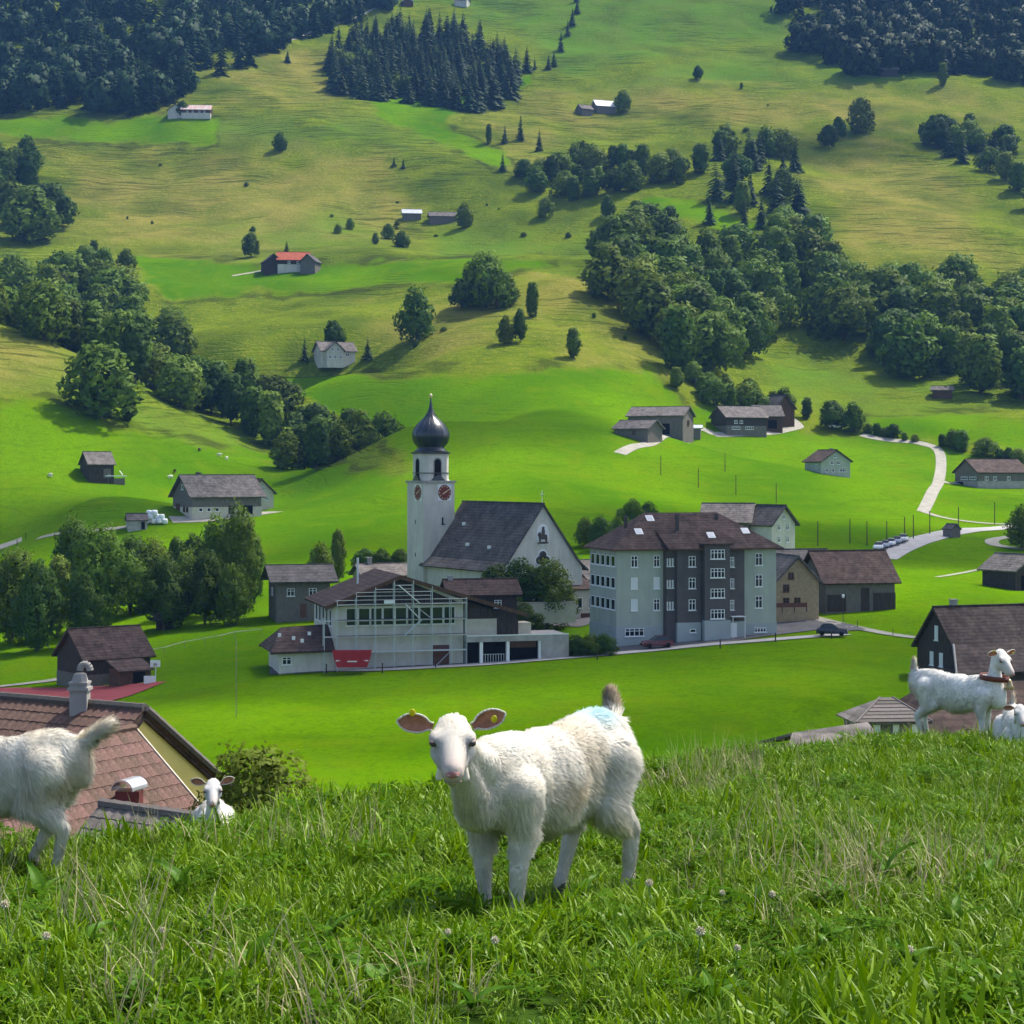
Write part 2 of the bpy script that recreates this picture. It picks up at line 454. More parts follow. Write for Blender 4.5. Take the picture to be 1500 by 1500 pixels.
c = mix(math_('MULTIPLY', rng(math_('ADD', attr('dry'), math_('MULTIPLY', wob, 1.8)), -14, 20), 0.85), c, dry_c)
c = mix(math_('MULTIPLY', math_('MULTIPLY', attr('scrub'), rng(fine, 0.30, 0.62)), 0.75), c, (0.052, 0.085, 0.010))
c = mix(math_('MULTIPLY', steps, 0.70), c, (0.045, 0.072, 0.012))
lime_c = mix(rng(big, 0.35, 0.65), (0.108, 0.225, 0.0), (0.060, 0.155, 0.0))
lime_c = mix(math_('MULTIPLY', rng(mid_, 0.42, 0.7), 0.5), lime_c, (0.098, 0.175, 0.001))
lime_c = mix(math_('MULTIPLY', rng(fine, 0.42, 0.78), 0.5), lime_c, (0.040, 0.108, 0.0))
tuft = nz(1.7, 2, 0.7)
lime_c = mix(math_('MULTIPLY', rng(tuft, 0.48, 0.72), 0.5), lime_c, (0.035, 0.090, 0.0))
lime_c = mix(math_('MULTIPLY', rng(streak, 0.54, 0.70), 0.35), lime_c, (0.046, 0.112, 0.0))
lime_c = mix(math_('MULTIPLY', rng(attr('smalln'), 0.52, 0.75), 0.4), lime_c, (0.13, 0.19, 0.002))
lm = rng(math_('ADD', attr('lime'), wob2), -1.5, 2.5)
c = mix(lm, c, lime_c)
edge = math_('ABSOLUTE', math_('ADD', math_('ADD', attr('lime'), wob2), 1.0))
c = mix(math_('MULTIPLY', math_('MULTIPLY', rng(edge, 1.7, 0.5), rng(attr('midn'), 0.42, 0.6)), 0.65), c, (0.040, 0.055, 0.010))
c = mix(attr('knoll'), c, mix(rng(fine, 0.4, 0.7), (0.028, 0.062, 0.008), (0.05, 0.07, 0.015)))
L.new(c, B.inputs['Base Color'])
bp = N.new('ShaderNodeBump'); bp.inputs['Strength'].default_value = 1.0; bp.inputs['Distance'].default_value = 1.0
rel = math_('MULTIPLY', fine, 1.1)
rel = math_('ADD', rel, math_('MULTIPLY', steps, -0.9))
rel = math_('MULTIPLY', rel, math_('SUBTRACT', 1.0, math_('MULTIPLY', lm, 0.75)))
L.new(rel, bp.inputs['Height']); L.new(bp.outputs['Normal'], B.inputs['Normal'])
me.materials.append(gm)
struct(link('ground', me))

def mesh_z(x, y):
    """height of the ground sheet itself (bilinear in its own grid)"""
    x = np.asarray(x, float); y = np.asarray(y, float); u = x / y
    i = np.clip(np.searchsorted(YR, y) - 1, 0, len(YR) - 2); j = np.clip(np.searchsorted(U, u) - 1, 0, len(U) - 2)
    a = (y - YR[i]) / (YR[i+1] - YR[i]); b = (u - U[j]) / (U[j+1] - U[j])
    return (GZ[i, j]*(1-b) + GZ[i, j+1]*b)*(1-a) + (GZ[i+1, j]*(1-b) + GZ[i+1, j+1]*b)*a
# ------------------------------------------------------------------ trees
def leaf_mat(name, col, var=0.25, trans=0.32):
    m = bpy.data.materials.new(name); m.use_nodes = True
    nt = m.node_tree; N = nt.nodes; L = nt.links
    b = N['Principled BSDF']; b.inputs['Roughness'].default_value = 0.6; b.inputs['Specular IOR Level'].default_value = 0.06
    oi = N.new('ShaderNodeObjectInfo'); gi = N.new('ShaderNodeNewGeometry')
    hs = N.new('ShaderNodeHueSaturation'); hs.inputs['Color'].default_value = (*col, 1)
    r1 = N.new('ShaderNodeMapRange'); r1.inputs['To Min'].default_value = 0.472; r1.inputs['To Max'].default_value = 0.508
    r2 = N.new('ShaderNodeMapRange'); r2.inputs['To Min'].default_value = 1 - var; r2.inputs['To Max'].default_value = 1 + var
    add = N.new('ShaderNodeMath'); add.operation = 'FRACT'
    mul = N.new('ShaderNodeMath'); mul.operation = 'MULTIPLY'; mul.inputs[1].default_value = 7.31
    L.new(oi.outputs['Random'], r1.inputs['Value']); L.new(r1.outputs['Result'], hs.inputs['Hue'])
    L.new(oi.outputs['Random'], mul.inputs[0]); L.new(mul.outputs[0], add.inputs[0]); 
    av = N.new('ShaderNodeMath'); av.operation = 'MULTIPLY_ADD'; av.inputs[1].default_value = 0.5
    L.new(gi.outputs['Random Per Island'], av.inputs[0]); 
    hf = N.new('ShaderNodeMath'); hf.operation = 'MULTIPLY'; hf.inputs[1].default_value = 0.5
    L.new(add.outputs[0], hf.inputs[0]); L.new(hf.outputs[0], av.inputs[2])
    L.new(av.outputs[0], r2.inputs['Value']); L.new(r2.outputs['Result'], hs.inputs['Value'])
    L.new(hs.outputs['Color'], b.inputs['Base Color'])
    t = N.new('ShaderNodeBsdfTranslucent'); L.new(hs.outputs['Color'], t.inputs['Color'])
    mx = N.new('ShaderNodeMixShader'); mx.inputs['Fac'].default_value = trans
    L.new(b.outputs[0], mx.inputs[1]); L.new(t.outputs[0], mx.inputs[2]); L.new(mx.outputs[0], N['Material Output'].inputs['Surface'])
    return m
M_LEAF = leaf_mat('broad_leaves', (0.095, 0.168, 0.020), 0.4)
M_LEAF_LIGHT = leaf_mat('light_leaves', (0.125, 0.205, 0.025), 0.35)
M_LEAF_DARK = leaf_mat('dark_leaves', (0.060, 0.116, 0.020), 0.35)
M_NEEDLE = leaf_mat('needles', (0.036, 0.072, 0.026), 0.4, 0.1)
M_BARK = mat('bark', (0.11, 0.085, 0.06), 0.9, 0.1, noise=0.4, scale=3)

def leaf_quads(P, Nn, size, rg, elong=1.5):
    """small folded leaf faces at P facing Nn"""
    n = len(P)
    t = rg.normal(size=(n, 3)); t -= (t * Nn).sum(1, keepdims=True) * Nn
    t /= np.linalg.norm(t, axis=1, keepdims=True) + 1e-9
    b = np.cross(Nn, t)
    s = size * rg.uniform(0.6, 1.4, size=(n, 1))
    a = t * s * elong * 0.5; w = b * s * 0.5
    V = np.stack([P - w * 0.9 + a * 0.15, P + a, P + w * 0.9 - a * 0.1, P - a], 1).reshape(-1, 3)
    Q = np.arange(4 * n).reshape(n, 4)
    return V, Q

def broad_crown(seed, h, w, nleaf, size, lobes=9, low=0.12, material=None, shape='round'):
    rg = np.random.default_rng(seed)
    cs, rs = [], []
    for k in range(lobes):
        t = (k + 0.5) / lobes
        z = h * (low + 0.10 + (0.80 - low) * t)
        spread = {'round': math.sin(math.pi * min(0.98, 0.22 + 0.68 * t)), 'tall': 0.65 * math.sin(math.pi * min(0.98, 0.15 + 0.75 * t)), 'wide': 1.15 * math.sin(math.pi * min(0.95, 0.3 + 0.58 * t))}[shape]
        ang = k * 2.4 + rg.uniform(-0.5, 0.5)
        r = w * 0.27 * rg.uniform(0.55, 1.25)
        d = max(0, spread * w * 0.5 * rg.uniform(.8, 1.12) - r * 0.6)
        cs.append((math.cos(ang) * d, math.sin(ang) * d, z)); rs.append((r, r, r * rg.uniform(0.75, 1.0) * min(1.3, h / w)))
    cs.append((0, 0, h * (low + 0.45))); rs.append((w * 0.30, w * 0.30, h * 0.30))
    cs.append((rg.uniform(-.05, .05) * w, rg.uniform(-.05, .05) * w, h * 0.84)); rs.append((w * 0.2, w * 0.2, h * 0.14))
    cs = np.array(cs); rs = np.array(rs)
    area = rs[:, 0] * rs[:, 2]; pick = rg.choice(len(cs), nleaf, p=area / area.sum())
    d = rg.normal(size=(nleaf, 3)); d /= np.linalg.norm(d, axis=1, keepdims=True)
    rad = rg.uniform(0.45, 1.0, (nleaf, 1)) ** 0.5
    # secondary clumps: push leaves in and out by a lumpy function of direction
    lump = 1 + 0.17 * np.sin(d[:, :1] * 5 + pick[:, None]) * np.sin(d[:, 1:2] * 6 + 2 * pick[:, None]) + 0.12 * np.sin(d[:, 2:3] * 9 + pick[:, None])
    P = cs[pick] + d * rs[pick] * rad * lump
    # drop leaves deep inside other lobes (not seen)
    keep = np.ones(nleaf, bool)
    for c, r in zip(cs, rs):
        q = (((P - c) / (r * 0.55)) ** 2).sum(1)
        keep &= (q > 1) | (rg.random(nleaf) < 0.15)
    P = P[keep]; d = d[keep]
    ctr = np.array([0, 0, h * 0.45]); o = P - ctr; o /= np.linalg.norm(o, axis=1, keepdims=True)
    Nn = d * 0.7 + o * 0.35 + rg.normal(size=P.shape) * 0.45; Nn /= np.linalg.norm(Nn, axis=1, keepdims=True)
    V, Q = leaf_quads(P, Nn, size, rg)
    vn = np.repeat(d * 0.75 + o * 0.3 + Nn * 0.35, 4, 0); vn /= np.linalg.norm(vn, axis=1, keepdims=True)
    return fast_mesh('crown', V, Q, material=material, smooth=True, normals=vn)

def trunk_mesh(seed, h, r, branches=6, fork=0.35):
    rg = random.Random(seed); mb = MB()
    p = Vector((0, 0, -0.6)); n = 5; pts = []
    for k in range(n + 1):
        t = k / n; pts.append((Vector((rg.uniform(-1, 1) * r * 0.7 * t, rg.uniform(-1, 1) * r * 0.7 * t, -0.6 + t * (h * 0.8 + 0.6))), r * (1.15 - t * 0.9)))
    for (a, ra), (b, rb) in zip(pts[:-1], pts[1:]): mb.tube(a, b, ra, rb, 7, False)
    for k in range(branches):
        t = fork + (0.75 - fork) * k / max(1, branches - 1); a = Vector((0, 0, h * 0.8 * t)); an = k * 2.4 + rg.random()
        ln = h * rg.uniform(0.18, 0.3)
        mb.tube(a, a + Vector((math.cos(an) * ln, math.sin(an) * ln, ln * 0.8)), r * 0.42 * (1.1 - t), r * 0.08, 5, False)
    me = bpy.data.meshes.new('trunk'); me.from_pydata(mb.v, [], mb.f); me.materials.append(M_BARK)
    me.polygons.foreach_set('use_smooth', [True] * len(me.polygons))
    return me

def conifer_crown(seed, h, w, whorls=20, per=9, material=None):
    rg = np.random.default_rng(seed); V = []; T = []; NV = []
    for k in range(whorls):
        t = (k + rg.uniform(-.3, .3)) / whorls; t = min(max(t, 0), 0.985)
        z = h * (0.07 + 0.93 * t); R = w * 0.5 * (1 - t) ** 0.85 * rg.uniform(0.8, 1.15) + 0.15
        for j in range(max(4, int(per * (1 - 0.5 * t)))):
            a = 2 * math.pi * (j + rg.random()) / per; r = R * rg.uniform(0.72, 1.12)
            ca, sa = math.cos(a), math.sin(a); dz = -r * rg.uniform(0.25, 0.55)
            hw = r * rg.uniform(0.25, 0.38)
            for m in range(3):   # each branch: overlapping drooping sprays
                f0, f1 = m / 3.2, (m + 1.5) / 3.6
                c0 = np.array([ca * r * f0, sa * r * f0, z + dz * f0 ** 1.3]); c1 = np.array([ca * r * f1, sa * r * f1, z + dz * f1 ** 1.3 - 0.12 * r * rg.random()])
                sd = np.array([-sa, ca, 0]) * hw * (1.0 - 0.5 * f0) * rg.uniform(0.7, 1.2)
                n0 = len(V)
                V += [c0 + sd * 0.35, c1 + sd * 0.9 + [0, 0, -0.1 * r], c1 + np.array([ca, sa, -.5]) * r * 0.22, c1 - sd * 0.9 + [0, 0, -0.1 * r], c0 - sd * 0.35]
                T += [(n0, n0 + 2, n0 + 1), (n0, n0 + 4, n0 + 2), (n0 + 4, n0 + 3, n0 + 2)]
                for q in (0.5, 1, 0, -1, -0.5):
                    nn = np.array([ca - sa * q * 0.8, sa + ca * q * 0.8, 0.75]); NV.append(nn / np.linalg.norm(nn))
    n0 = len(V)   # leader
    V += [np.array([.12, 0, h * .93]), np.array([-.06, .1, h * .93]), np.array([-.06, -.1, h * .93]), np.array([0, 0, h * 1.03])]
    T += [(n0, n0 + 1, n0 + 3), (n0 + 1, n0 + 2, n0 + 3), (n0 + 2, n0, n0 + 3)]; NV += [np.array([0, 0, 1.])] * 4
    return fast_mesh('crown', np.array(V), tris=np.array(T), material=material, smooth=True, normals=np.array(NV))

# variants, unit: built at 15 m (broadleaf) and 20 m (conifer) and scaled
BROAD = []
for i, (w, shp, m, lb) in enumerate([(13, 'round', M_LEAF, 15), (11.5, 'tall', M_LEAF, 10), (14, 'wide', M_LEAF, 16), (12.5, 'round', M_LEAF_DARK, 11), (11.5, 'tall', M_LEAF_LIGHT, 10), (13.5, 'round', M_LEAF_LIGHT, 17), (11, 'tall', M_LEAF_DARK, 9)]):
    BROAD.append((broad_crown(40 + i, 15, w, 2600, 0.95, lb, 0.08, m, shp), trunk_mesh(40 + i, 15, 0.32), w))
CONI = [(conifer_crown(70 + i, 20, w, 19, 9, M_NEEDLE), trunk_mesh(70 + i, 20, 0.28, 0), w) for i, w in enumerate((9.0, 10.0, 8.0, 9.5))]
NEARB = []
for i, (w, shp, m, lb) in enumerate([(12, 'round', M_LEAF, 14), (10.5, 'tall', M_LEAF, 13), (12.5, 'round', M_LEAF_LIGHT, 15), (11.0, 'round', M_LEAF_DARK, 13), (9.0, 'tall', M_LEAF_LIGHT, 11)]):
    NEARB.append((broad_crown(90 + i, 15, w, 9000, 0.42, lb, 0.06, m, shp), trunk_mesh(90 + i, 15, 0.3), w))

N_TREE = {}
def plant(name, var, base_h, x, y, h, label, group=None, cat='tree', wide=1.0, sink=0.0):
    crown, trunk, _ = var
    e = empty(name, (x, y, hz(x, y) - sink), random.random() * 6.28)
    s = h / base_h; e.scale = (s * wide, s * wide, s)
    a = bpy.data.objects.new('crown', crown); COL.objects.link(a); a.parent = e
    b = bpy.data.objects.new('trunk', trunk); COL.objects.link(b); b.parent = e
    tag(e, label, cat, group)
    N_TREE[name] = N_TREE.get(name, 0) + 1
    return e
def row_of(x, y, z): return HORIZON - F * (z - EYE) / y

def in_poly(px, py, poly): return float(poly_sd(np.array([px]), np.array([py]), poly)[0])
def scatter(poly, y0, y1, n, hr, spacing, seed, top_tol=4, base_free=True, tries=14000):
    """stand of trees filling a wood: positions on the ground whose crowns lie within the wood's outline"""
    rg = np.random.default_rng(seed)
    xs = [p[0] for p in poly]
    px = rg.uniform(min(xs), max(xs), tries); Y = rg.uniform(y0, y1, tries); X = (px - 750) / F * Y
    Z = height(X, Y); H = rg.uniform(hr[0], hr[1], tries)
    top = HORIZON - F * (Z + H - EYE) / Y; midr = HORIZON - F * (Z + 0.55 * H - EYE) / Y; base = HORIZON - F * (Z - EYE) / Y
    sd_t = poly_sd(px, top, poly); sd_m = poly_sd(px, midr, poly); sd_b = poly_sd(px, base, poly)
    ok = (sd_t > -top_tol) & (sd_m > 0)
    if not base_free: ok &= sd_b > -14
    out = []
    for i in np.where(ok)[0]:
        if all((X[i] - q[0]) ** 2 + (Y[i] - q[1]) ** 2 > spacing ** 2 for q in out):
            out.append((X[i], Y[i], H[i]))
            if len(out) >= n: break
    return out

def wood(name, variants, base_h, spots, label, group, wide=(0.95, 1.3)):
    for (x, y, h) in spots:
        plant(name, random.choice(variants), base_h, x, y, h, label, group, wide=random.uniform(*wide))

W1 = [(-30,365),(60,372),(130,370),(190,395),(240,440),(270,470),(285,500),(330,508),(400,545),(440,585),(500,610),(560,620),(592,648),(594,700),(520,694),(440,660),(360,628),(290,600),(220,565),(120,520),(40,480),(-30,450)]
wood('broadleaf_tree', BROAD, 15, scatter(W1, 590, 860, 66, (13, 19), 8, 1), 'broadleaf tree in the dense wood running down the gully left of the church tower', 'trees of the wood in the gully behind the left spur')
W1B = [(430,575),(500,608),(560,615),(596,640),(600,705),(540,704),(470,688),(410,660)]
wood('broadleaf_tree', BROAD, 15, scatter(W1B, 530, 660, 22, (9, 15), 6, 13, 6, True, 20000), 'broadleaf tree at the lower end of the gully wood, just left of the church tower', 'trees at the lower end of the gully wood')
W2 = [(812,365),(870,350),(900,318),(925,285),(960,305),(1000,325),(1050,340),(1120,325),(1160,300),(1215,335),(1235,378),(1330,388),(1400,368),(1470,385),(1560,400),(1560,585),(1480,570),(1400,556),(1330,540),(1270,515),(1200,478),(1130,476),(1085,525),(1060,545),(1000,535),(975,525),(950,485),(915,440),(850,398)]
wood('broadleaf_tree', BROAD, 15, scatter(W2, 650, 1000, 135, (15, 22), 9, 2, 3, False, 40000), 'broadleaf tree in the large wood on the slope above the right clearing', 'trees of the large wood on the right slope')
W2B = [(975,525),(1050,545),(1110,560),(1158,578),(1162,602),(1100,590),(1040,572),(985,555)]
wood('broadleaf_tree', BROAD, 15, scatter(W2B, 640, 720, 13, (6, 9), 5, 3), 'small broadleaf tree in the tongue of wood running down to the right farm', 'low trees between the large wood and the right farm')
W3 = [(1018,215),(1040,190),(1100,183),(1155,188),(1172,240),(1178,290),(1165,318),(1120,305),(1060,300),(1022,262)]
wood('spruce_tree', CONI, 20, scatter(W3, 960, 1180, 16, (17, 23), 6, 4), 'dark spruce in the compact copse above the large right wood', 'spruces of the compact upper copse')
wood('broadleaf_tree', BROAD, 15, scatter(W3, 950, 1100, 9, (13, 18), 7, 5), 'broadleaf tree in the compact copse above the large right wood', 'broadleaf trees of the compact upper copse')
W3R = [(752,235),(800,215),(860,212),(940,212),(1020,225),(1025,285),(960,282),(880,285),(800,272),(755,258)]
wood('broadleaf_tree', BROAD, 15, scatter(W3R, 1010, 1110, 30, (11, 15), 5.2, 6), 'tree in the straight row running across the upper pasture', 'trees of the row across the upper pasture')
W4 = [(474,100),(486,50),(498,30),(540,18),(600,8),(660,8),(712,24),(740,50),(770,48),(775,75),(766,100),(735,128),(690,138),(640,136),(560,122),(500,108)]
wood('spruce_tree', CONI, 20, scatter(W4, 1190, 1480, 165, (19, 28), 5.2, 7, 3, True, 40000), 'dark spruce in the pointed wood at the upper middle of the hillside', 'spruces of the upper middle wood')
wood('broadleaf_tree', BROAD, 15, scatter([(480,100),(500,60),(590,80),(600,128),(520,115)], 1190, 1330, 8, (12, 16), 8, 8, 3), 'broadleaf tree at the lower edge of the upper middle spruce wood', 'broadleaf trees at the edge of the upper middle wood')
W7 = [(1364,178),(1380,165),(1425,165),(1470,180),(1482,215),(1505,240),(1545,255),(1545,318),(1500,300),(1455,265),(1410,235),(1370,205)]
wood('broadleaf_tree', BROAD, 15, scatter(W7, 980, 1230, 13, (13, 19), 8, 9, 3), 'tree in the strip of wood at the upper right edge', 'trees of the upper right strip')
wood('spruce_tree', CONI, 20, scatter(W7, 1080, 1230, 12, (15, 19), 8, 10, 3), 'spruce in the strip of wood at the upper right edge', 'spruces of the upper right strip')
W8 = [(-40,190),(20,192),(48,205),(62,245),(100,262),(120,300),(128,352),(90,345),(40,336),(-40,336)]
wood('broadleaf_tree', BROAD[:4] + [BROAD[6]], 15, scatter(W8, 930, 1150, 15, (19, 26), 9, 11, 3), 'tall tree in the dark wood at the left edge below the upper mown field', 'trees of the dark wood at the left edge')
HEDGE2 = [(125,352),(190,372),(188,400),(150,392),(120,372)]
wood('broadleaf_tree', BROAD, 15, scatter(HEDGE2, 860, 960, 6, (7, 10), 6, 12, 3), 'small tree in the short hedge at the foot of the left wood', 'small trees below the left wood')

# near wood on the left, in the dip behind the sports ground
NEAR_SPOTS = sorted([(18,300,14,0,0.9),(55,292,13,3,0.8),(108,325,15,1,.9),(150,305,16,0,.95),(190,318,12.5,3,1.0),(222,322,11.5,2,0.8),(258,330,11,4,0.8),(285,325,11,3,0.9),(318,318,14,1,0.8),(350,312,16,1,0.75),(372,322,12,4,0.7),(88,312,12,4,0.9),(240,300,11,3,0.9),(125,292,10.5,3,0.8),(300,302,11,3,0.9),(338,300,9,0,0.8),(30,318,12,2,0.9),(275,312,10,0,0.8)])
ORD = ['first', 'second', 'third', 'fourth', 'fifth', 'sixth', 'seventh', 'eighth', 'ninth', 'tenth', 'eleventh', 'twelfth', 'thirteenth', 'fourteenth', 'fifteenth', 'sixteenth', 'seventeenth', 'eighteenth']
for k, (px, Y, h, v, w) in enumerate(NEAR_SPOTS):
    plant('broadleaf_tree', NEARB[v], 15, (px - 750) / F * Y, Y, h, ('tall ' if h > 14.5 else 'low ' if h < 11.5 else '') + ['mid-green', 'upright green', 'light green', 'dark green', 'slim light green'][v] + ' tree, %s from the left edge in the nearer wood' % ORD[k], 'trees of the nearer wood on the left', wide=w)

def lone(px, py, h, kind, label, wide=1.0, name=None, y0=150, y1=1900, v=None):
    p = ground(px, py, y0, y1)
    if kind == 'c': return plant(name or 'spruce_tree', CONI[(v if v is not None else int(px)) % 4], 20, p.x, p.y, h, label, wide=wide)
    src = NEARB if kind == 'n' else BROAD
    return plant(name or ('bush' if kind == 'b' else 'broadleaf_tree'), src[(v if v is not None else int(px)) % len(src)], 15, p.x, p.y, h, label, wide=wide, cat='bush' if kind == 'b' else 'tree', sink=h * 0.08 if kind == 'b' else 0)
lone(148,612,19,'t','big spreading tree standing alone on the left spur below the gully wood',1.25,y0=480,y1=600,v=5)
lone(188,618,5,'b','small bush at the right foot of the big spreading tree on the spur',1.2,y0=480,y1=600)
for q, (px, py, h, w) in enumerate([(690,452,15,1),(712,450,20,1),(728,452,15,.9),(676,452,11,1),(745,448,11,.9)]):
    p = ground(px, py, 640, 900); plant('broadleaf_tree', BROAD[(0,5,2,3,0)[q]], 15, p.x, p.y, h, 'tree in the tall clump on the knoll above the mown field behind the tower', 'clump of trees on the middle knoll', wide=w)
lone(610,500,18,'t','full round tree left of the tall clump on the middle knoll',0.95,y0=600,y1=850,v=0)
lone(780,465,12,'t','slim tree on the slope just right of the tall clump',0.7,y0=600,y1=850,v=1)
lone(740,505,9,'t','left one of two trees below the tall clump',0.75,y0=600,y1=850,v=0)
lone(762,502,12,'t','right and taller one of two trees below the tall clump',0.55,y0=600,y1=850,v=3)
lone(840,525,10,'t','pale thin bush-like tree at the lower edge of the knoll above the mown field',0.9,y0=600,y1=850,v=4)
lone(446,530,10.5,'c','narrow dark conifer left of the white house on the mown slope',0.9,y0=560,y1=760,v=2)
lone(488,512,11,'t','round tree behind the white house on the mown slope',0.9,y0=600,y1=760,v=3)
lone(538,528,9.5,'c','dark conifer right of the white house on the mown slope',1.3,y0=560,y1=760)
lone(368,378,12,'t','dark tree left of the farm with the red roof',0.8,y0=800,y1=1000,v=3)
lone(420,375,8,'c','small conifer behind the farm with the red roof',1.1,y0=800,y1=1000)
lone(410,222,10,'t','single round tree on the rough pasture below the upper mown field',1.0,y0=1000,y1=1250,v=0)
lone(267,172,10,'t','round tree in front of the farm with the white gable near the upper mown field',0.9,y0=1000,y1=1250,v=3)
lone(421,92,9,'c','small lone conifer on the upper ridge pasture',1.1,y0=1150,y1=1400)
lone(392,70,14,'c','conifer at the forest edge on the upper left ridge',1.0,y0=1150,y1=1450)
lone(425,52,15,'c','second conifer along the upper left ridge track',0.9,y0=1150,y1=1450)
lone(680,334,12,'t','tree at the right end of the grey shed on the upper pasture',0.9,y0=900,y1=1150,v=0)
lone(799,319,10,'t','single round tree on the open pasture left of the large wood',0.8,y0=900,y1=1100,v=2)
lone(716,212,11,'t','leftmost of the slim trees above the row on the upper pasture',0.6,y0=1000,y1=1250,v=1)
lone(739,210,12,'c','middle conifer above the tree row on the upper pasture',0.9,y0=1000,y1=1250)
lone(763,206,16,'c','tallest conifer above the tree row on the upper pasture',0.8,y0=1000,y1=1250)
lone(790,222,14,'c','conifer at the upper left end of the tree row',0.9,y0=1000,y1=1250)
lone(737,250,11,'c','conifer at the lower left end of the tree row',0.9,y0=1000,y1=1250)
lone(912,165,13,'t','broad tree right of the upper white-roofed barn',0.9,y0=1100,y1=1350,v=5)
lone(1022,118,10,'t','dark round tree on the field boundary at the upper right',0.8,y0=1150,y1=1400,v=3)
lone(1086,130,4,'b','little bush on the field boundary at the upper right',1.0,y0=1150,y1=1400)
lone(1261,195,20,'t','largest round dark tree on the upper right pasture',0.95,y0=1000,y1=1300,v=5)
lone(1228,205,14,'t','tree beside the largest round tree on the upper right pasture',0.8,y0=1000,y1=1300,v=3)
lone(1214,218,14,'t','dark tree casting shadow down the upper right pasture',0.9,y0=1000,y1=1300,v=3)
lone(1240,108,13,'t','tree in front of the white-roofed house below the upper right forest',0.8,y0=1200,y1=1400,v=3)
lone(1381,126,14,'t','tree on the slope right of the two upper right farm buildings',0.8,y0=1150,y1=1400,v=1)
for q, (px, py, h) in enumerate([(845,20,14),(838,38,15),(832,52,13),(822,76,15),(812,98,13),(803,102,12),(783,102,10),(845,4,14)]):
    p = ground(px, py, 1150, 1600); plant('spruce_tree', CONI[q % 4], 20, p.x, p.y, h, 'spruce in the single file climbing the upper pasture right of the spruce wood', 'spruces in single file', wide=0.9)
for q, (px, py, h, k) in enumerate([(1040,328,17,'c'),(1090,330,15,'c'),(1115,335,17,'c'),(1143,345,13,'t'),(1200,350,12,'t')]):
    lone(px, py, h, k, ['conifer nearest the copse, first from the left below it', 'second conifer from the left below the compact copse', 'third conifer from the left below the compact copse', 'leafy tree between the copse and the large wood', 'leafy tree at the upper right tip of the large wood'][q], 0.9, y0=860, y1=1080)
lone(890,318,10,'t','tree on the bank left of the bright patch above the large wood',0.9,y0=880,y1=1080,v=0)
lone(932,345,16,'t','tall tree at the upper left tip of the large wood',0.9,y0=860,y1=1080,v=1)
lone(982,340,13,'t','round tree just below the bright patch above the large wood',0.9,y0=860,y1=1080,v=3)
lone(577,245,6,'c','left one of two small conifers on the rough pasture',1.1,y0=1000,y1=1200)
lone(591,247,6,'c','right one of two small conifers on the rough pasture',1.1,y0=1000,y1=1200)
lone(550,358,6,'b','left bush of the three below the two grey sheds',1.0,y0=850,y1=1100)
lone(569,350,8,'b','middle bush of the three below the two grey sheds',0.8,y0=850,y1=1100)
lone(588,362,8,'b','right bush of the three below the two grey sheds',1.2,y0=850,y1=1100)
lone(495,342,5,'b','dark bush left of the bushes below the grey sheds',0.9,y0=850,y1=1100)
lone(513,336,6,'b','upright bush above the mown field right of the red-roofed farm',0.7,y0=850,y1=1100)
lone(1218,630,10,'t','dense dark tree beside the white van at the hedge',1.2,y0=560,y1=720,v=3)
lone(1250,632,9,'t','dense round tree right of the white van at the hedge',1.0,y0=560,y1=720,v=0)
lone(1182,614,7,'b','bush in the hedge right of the farm on the mown slope',1.0,y0=560,y1=720)
lone(1148,602,8,'b','bush behind the dark gable of the right farm',1.2,y0=600,y1=720)
for q, (px, py, h) in enumerate([(1272,634,3.2),(1284,637,4),(1296,639,3),(1309,641,5),(1325,646,3),(1340,648,2.5),(1380,655,4),(1396,656,6),(1408,661,7),(1443,668,6),(1465,672,3.5),(1478,673,4),(1492,677,4.5)]):
    p = ground(px, py, 540, 760); plant('bush', BROAD[q % 7], 15, p.x, p.y, h, 'low shrub in the hedge line between the two mown fields on the right', 'hedge shrubs along the right field boundary', 'bush', 1.3, h * 0.1)
lone(1497,805,9,'n','leafy tree cut by the right edge above the bend of the lane',1.0,y0=360,y1=480,v=0)

rs_ = random.Random(9)
for k in range(26):
    px, py = rs_.choice([(rs_.uniform(120,640), rs_.uniform(230,345)), (rs_.uniform(900,1400), rs_.uniform(125,330)), (rs_.uniform(560,900), rs_.uniform(270,350)), (rs_.uniform(560,930), rs_.uniform(430,520)), (rs_.uniform(1120,1480), rs_.uniform(540,595))])
    p = ground(px, py, 600, 1500); h = rs_.uniform(1.2, 3.0)
    plant('bush', BROAD[k % 7], 15, p.x, p.y, h, 'tiny dark shrub scattered on the rough hillside pasture', 'tiny shrubs on the hillside pasture', 'bush', 1.4, h * .15)
# village greenery
def near_tree(px, Y, h, v, label, wide=1.0, name='broadleaf_tree', cat='tree', sink=0.0):
    return plant(name, NEARB[v], 15, (px - 750) / F * Y, Y, h, label, wide=wide, cat=cat, sink=sink)
near_tree(722,288,9.5,3,'dark evergreen tree in front of the church roof, left of three',1.15)
near_tree(762,290,10.2,3,'dark dense tree in front of the church gable, middle of three',1.2)
near_tree(802,290,10,0,'lighter green tree in front of the church gable, right of three',1.1)
near_tree(768,283,5.0,3,'low dark bush below the trees in front of the church',1.6,'bush','bush',0.4)
near_tree(650,292,6.5,2,'yellowish round bush at the foot of the church tower',1.2,'bush','bush',0.4)
near_tree(693,290,6.3,2,'small yellowish bush right of the round one at the church wall',0.8,'bush','bush',0.4)
near_tree(495,340,9.5,4,'slender tree behind the scaffolded hall left of the tower',0.7)
near_tree(470,330,8,0,'low tree beside the dark house behind the scaffolded hall',0.8)
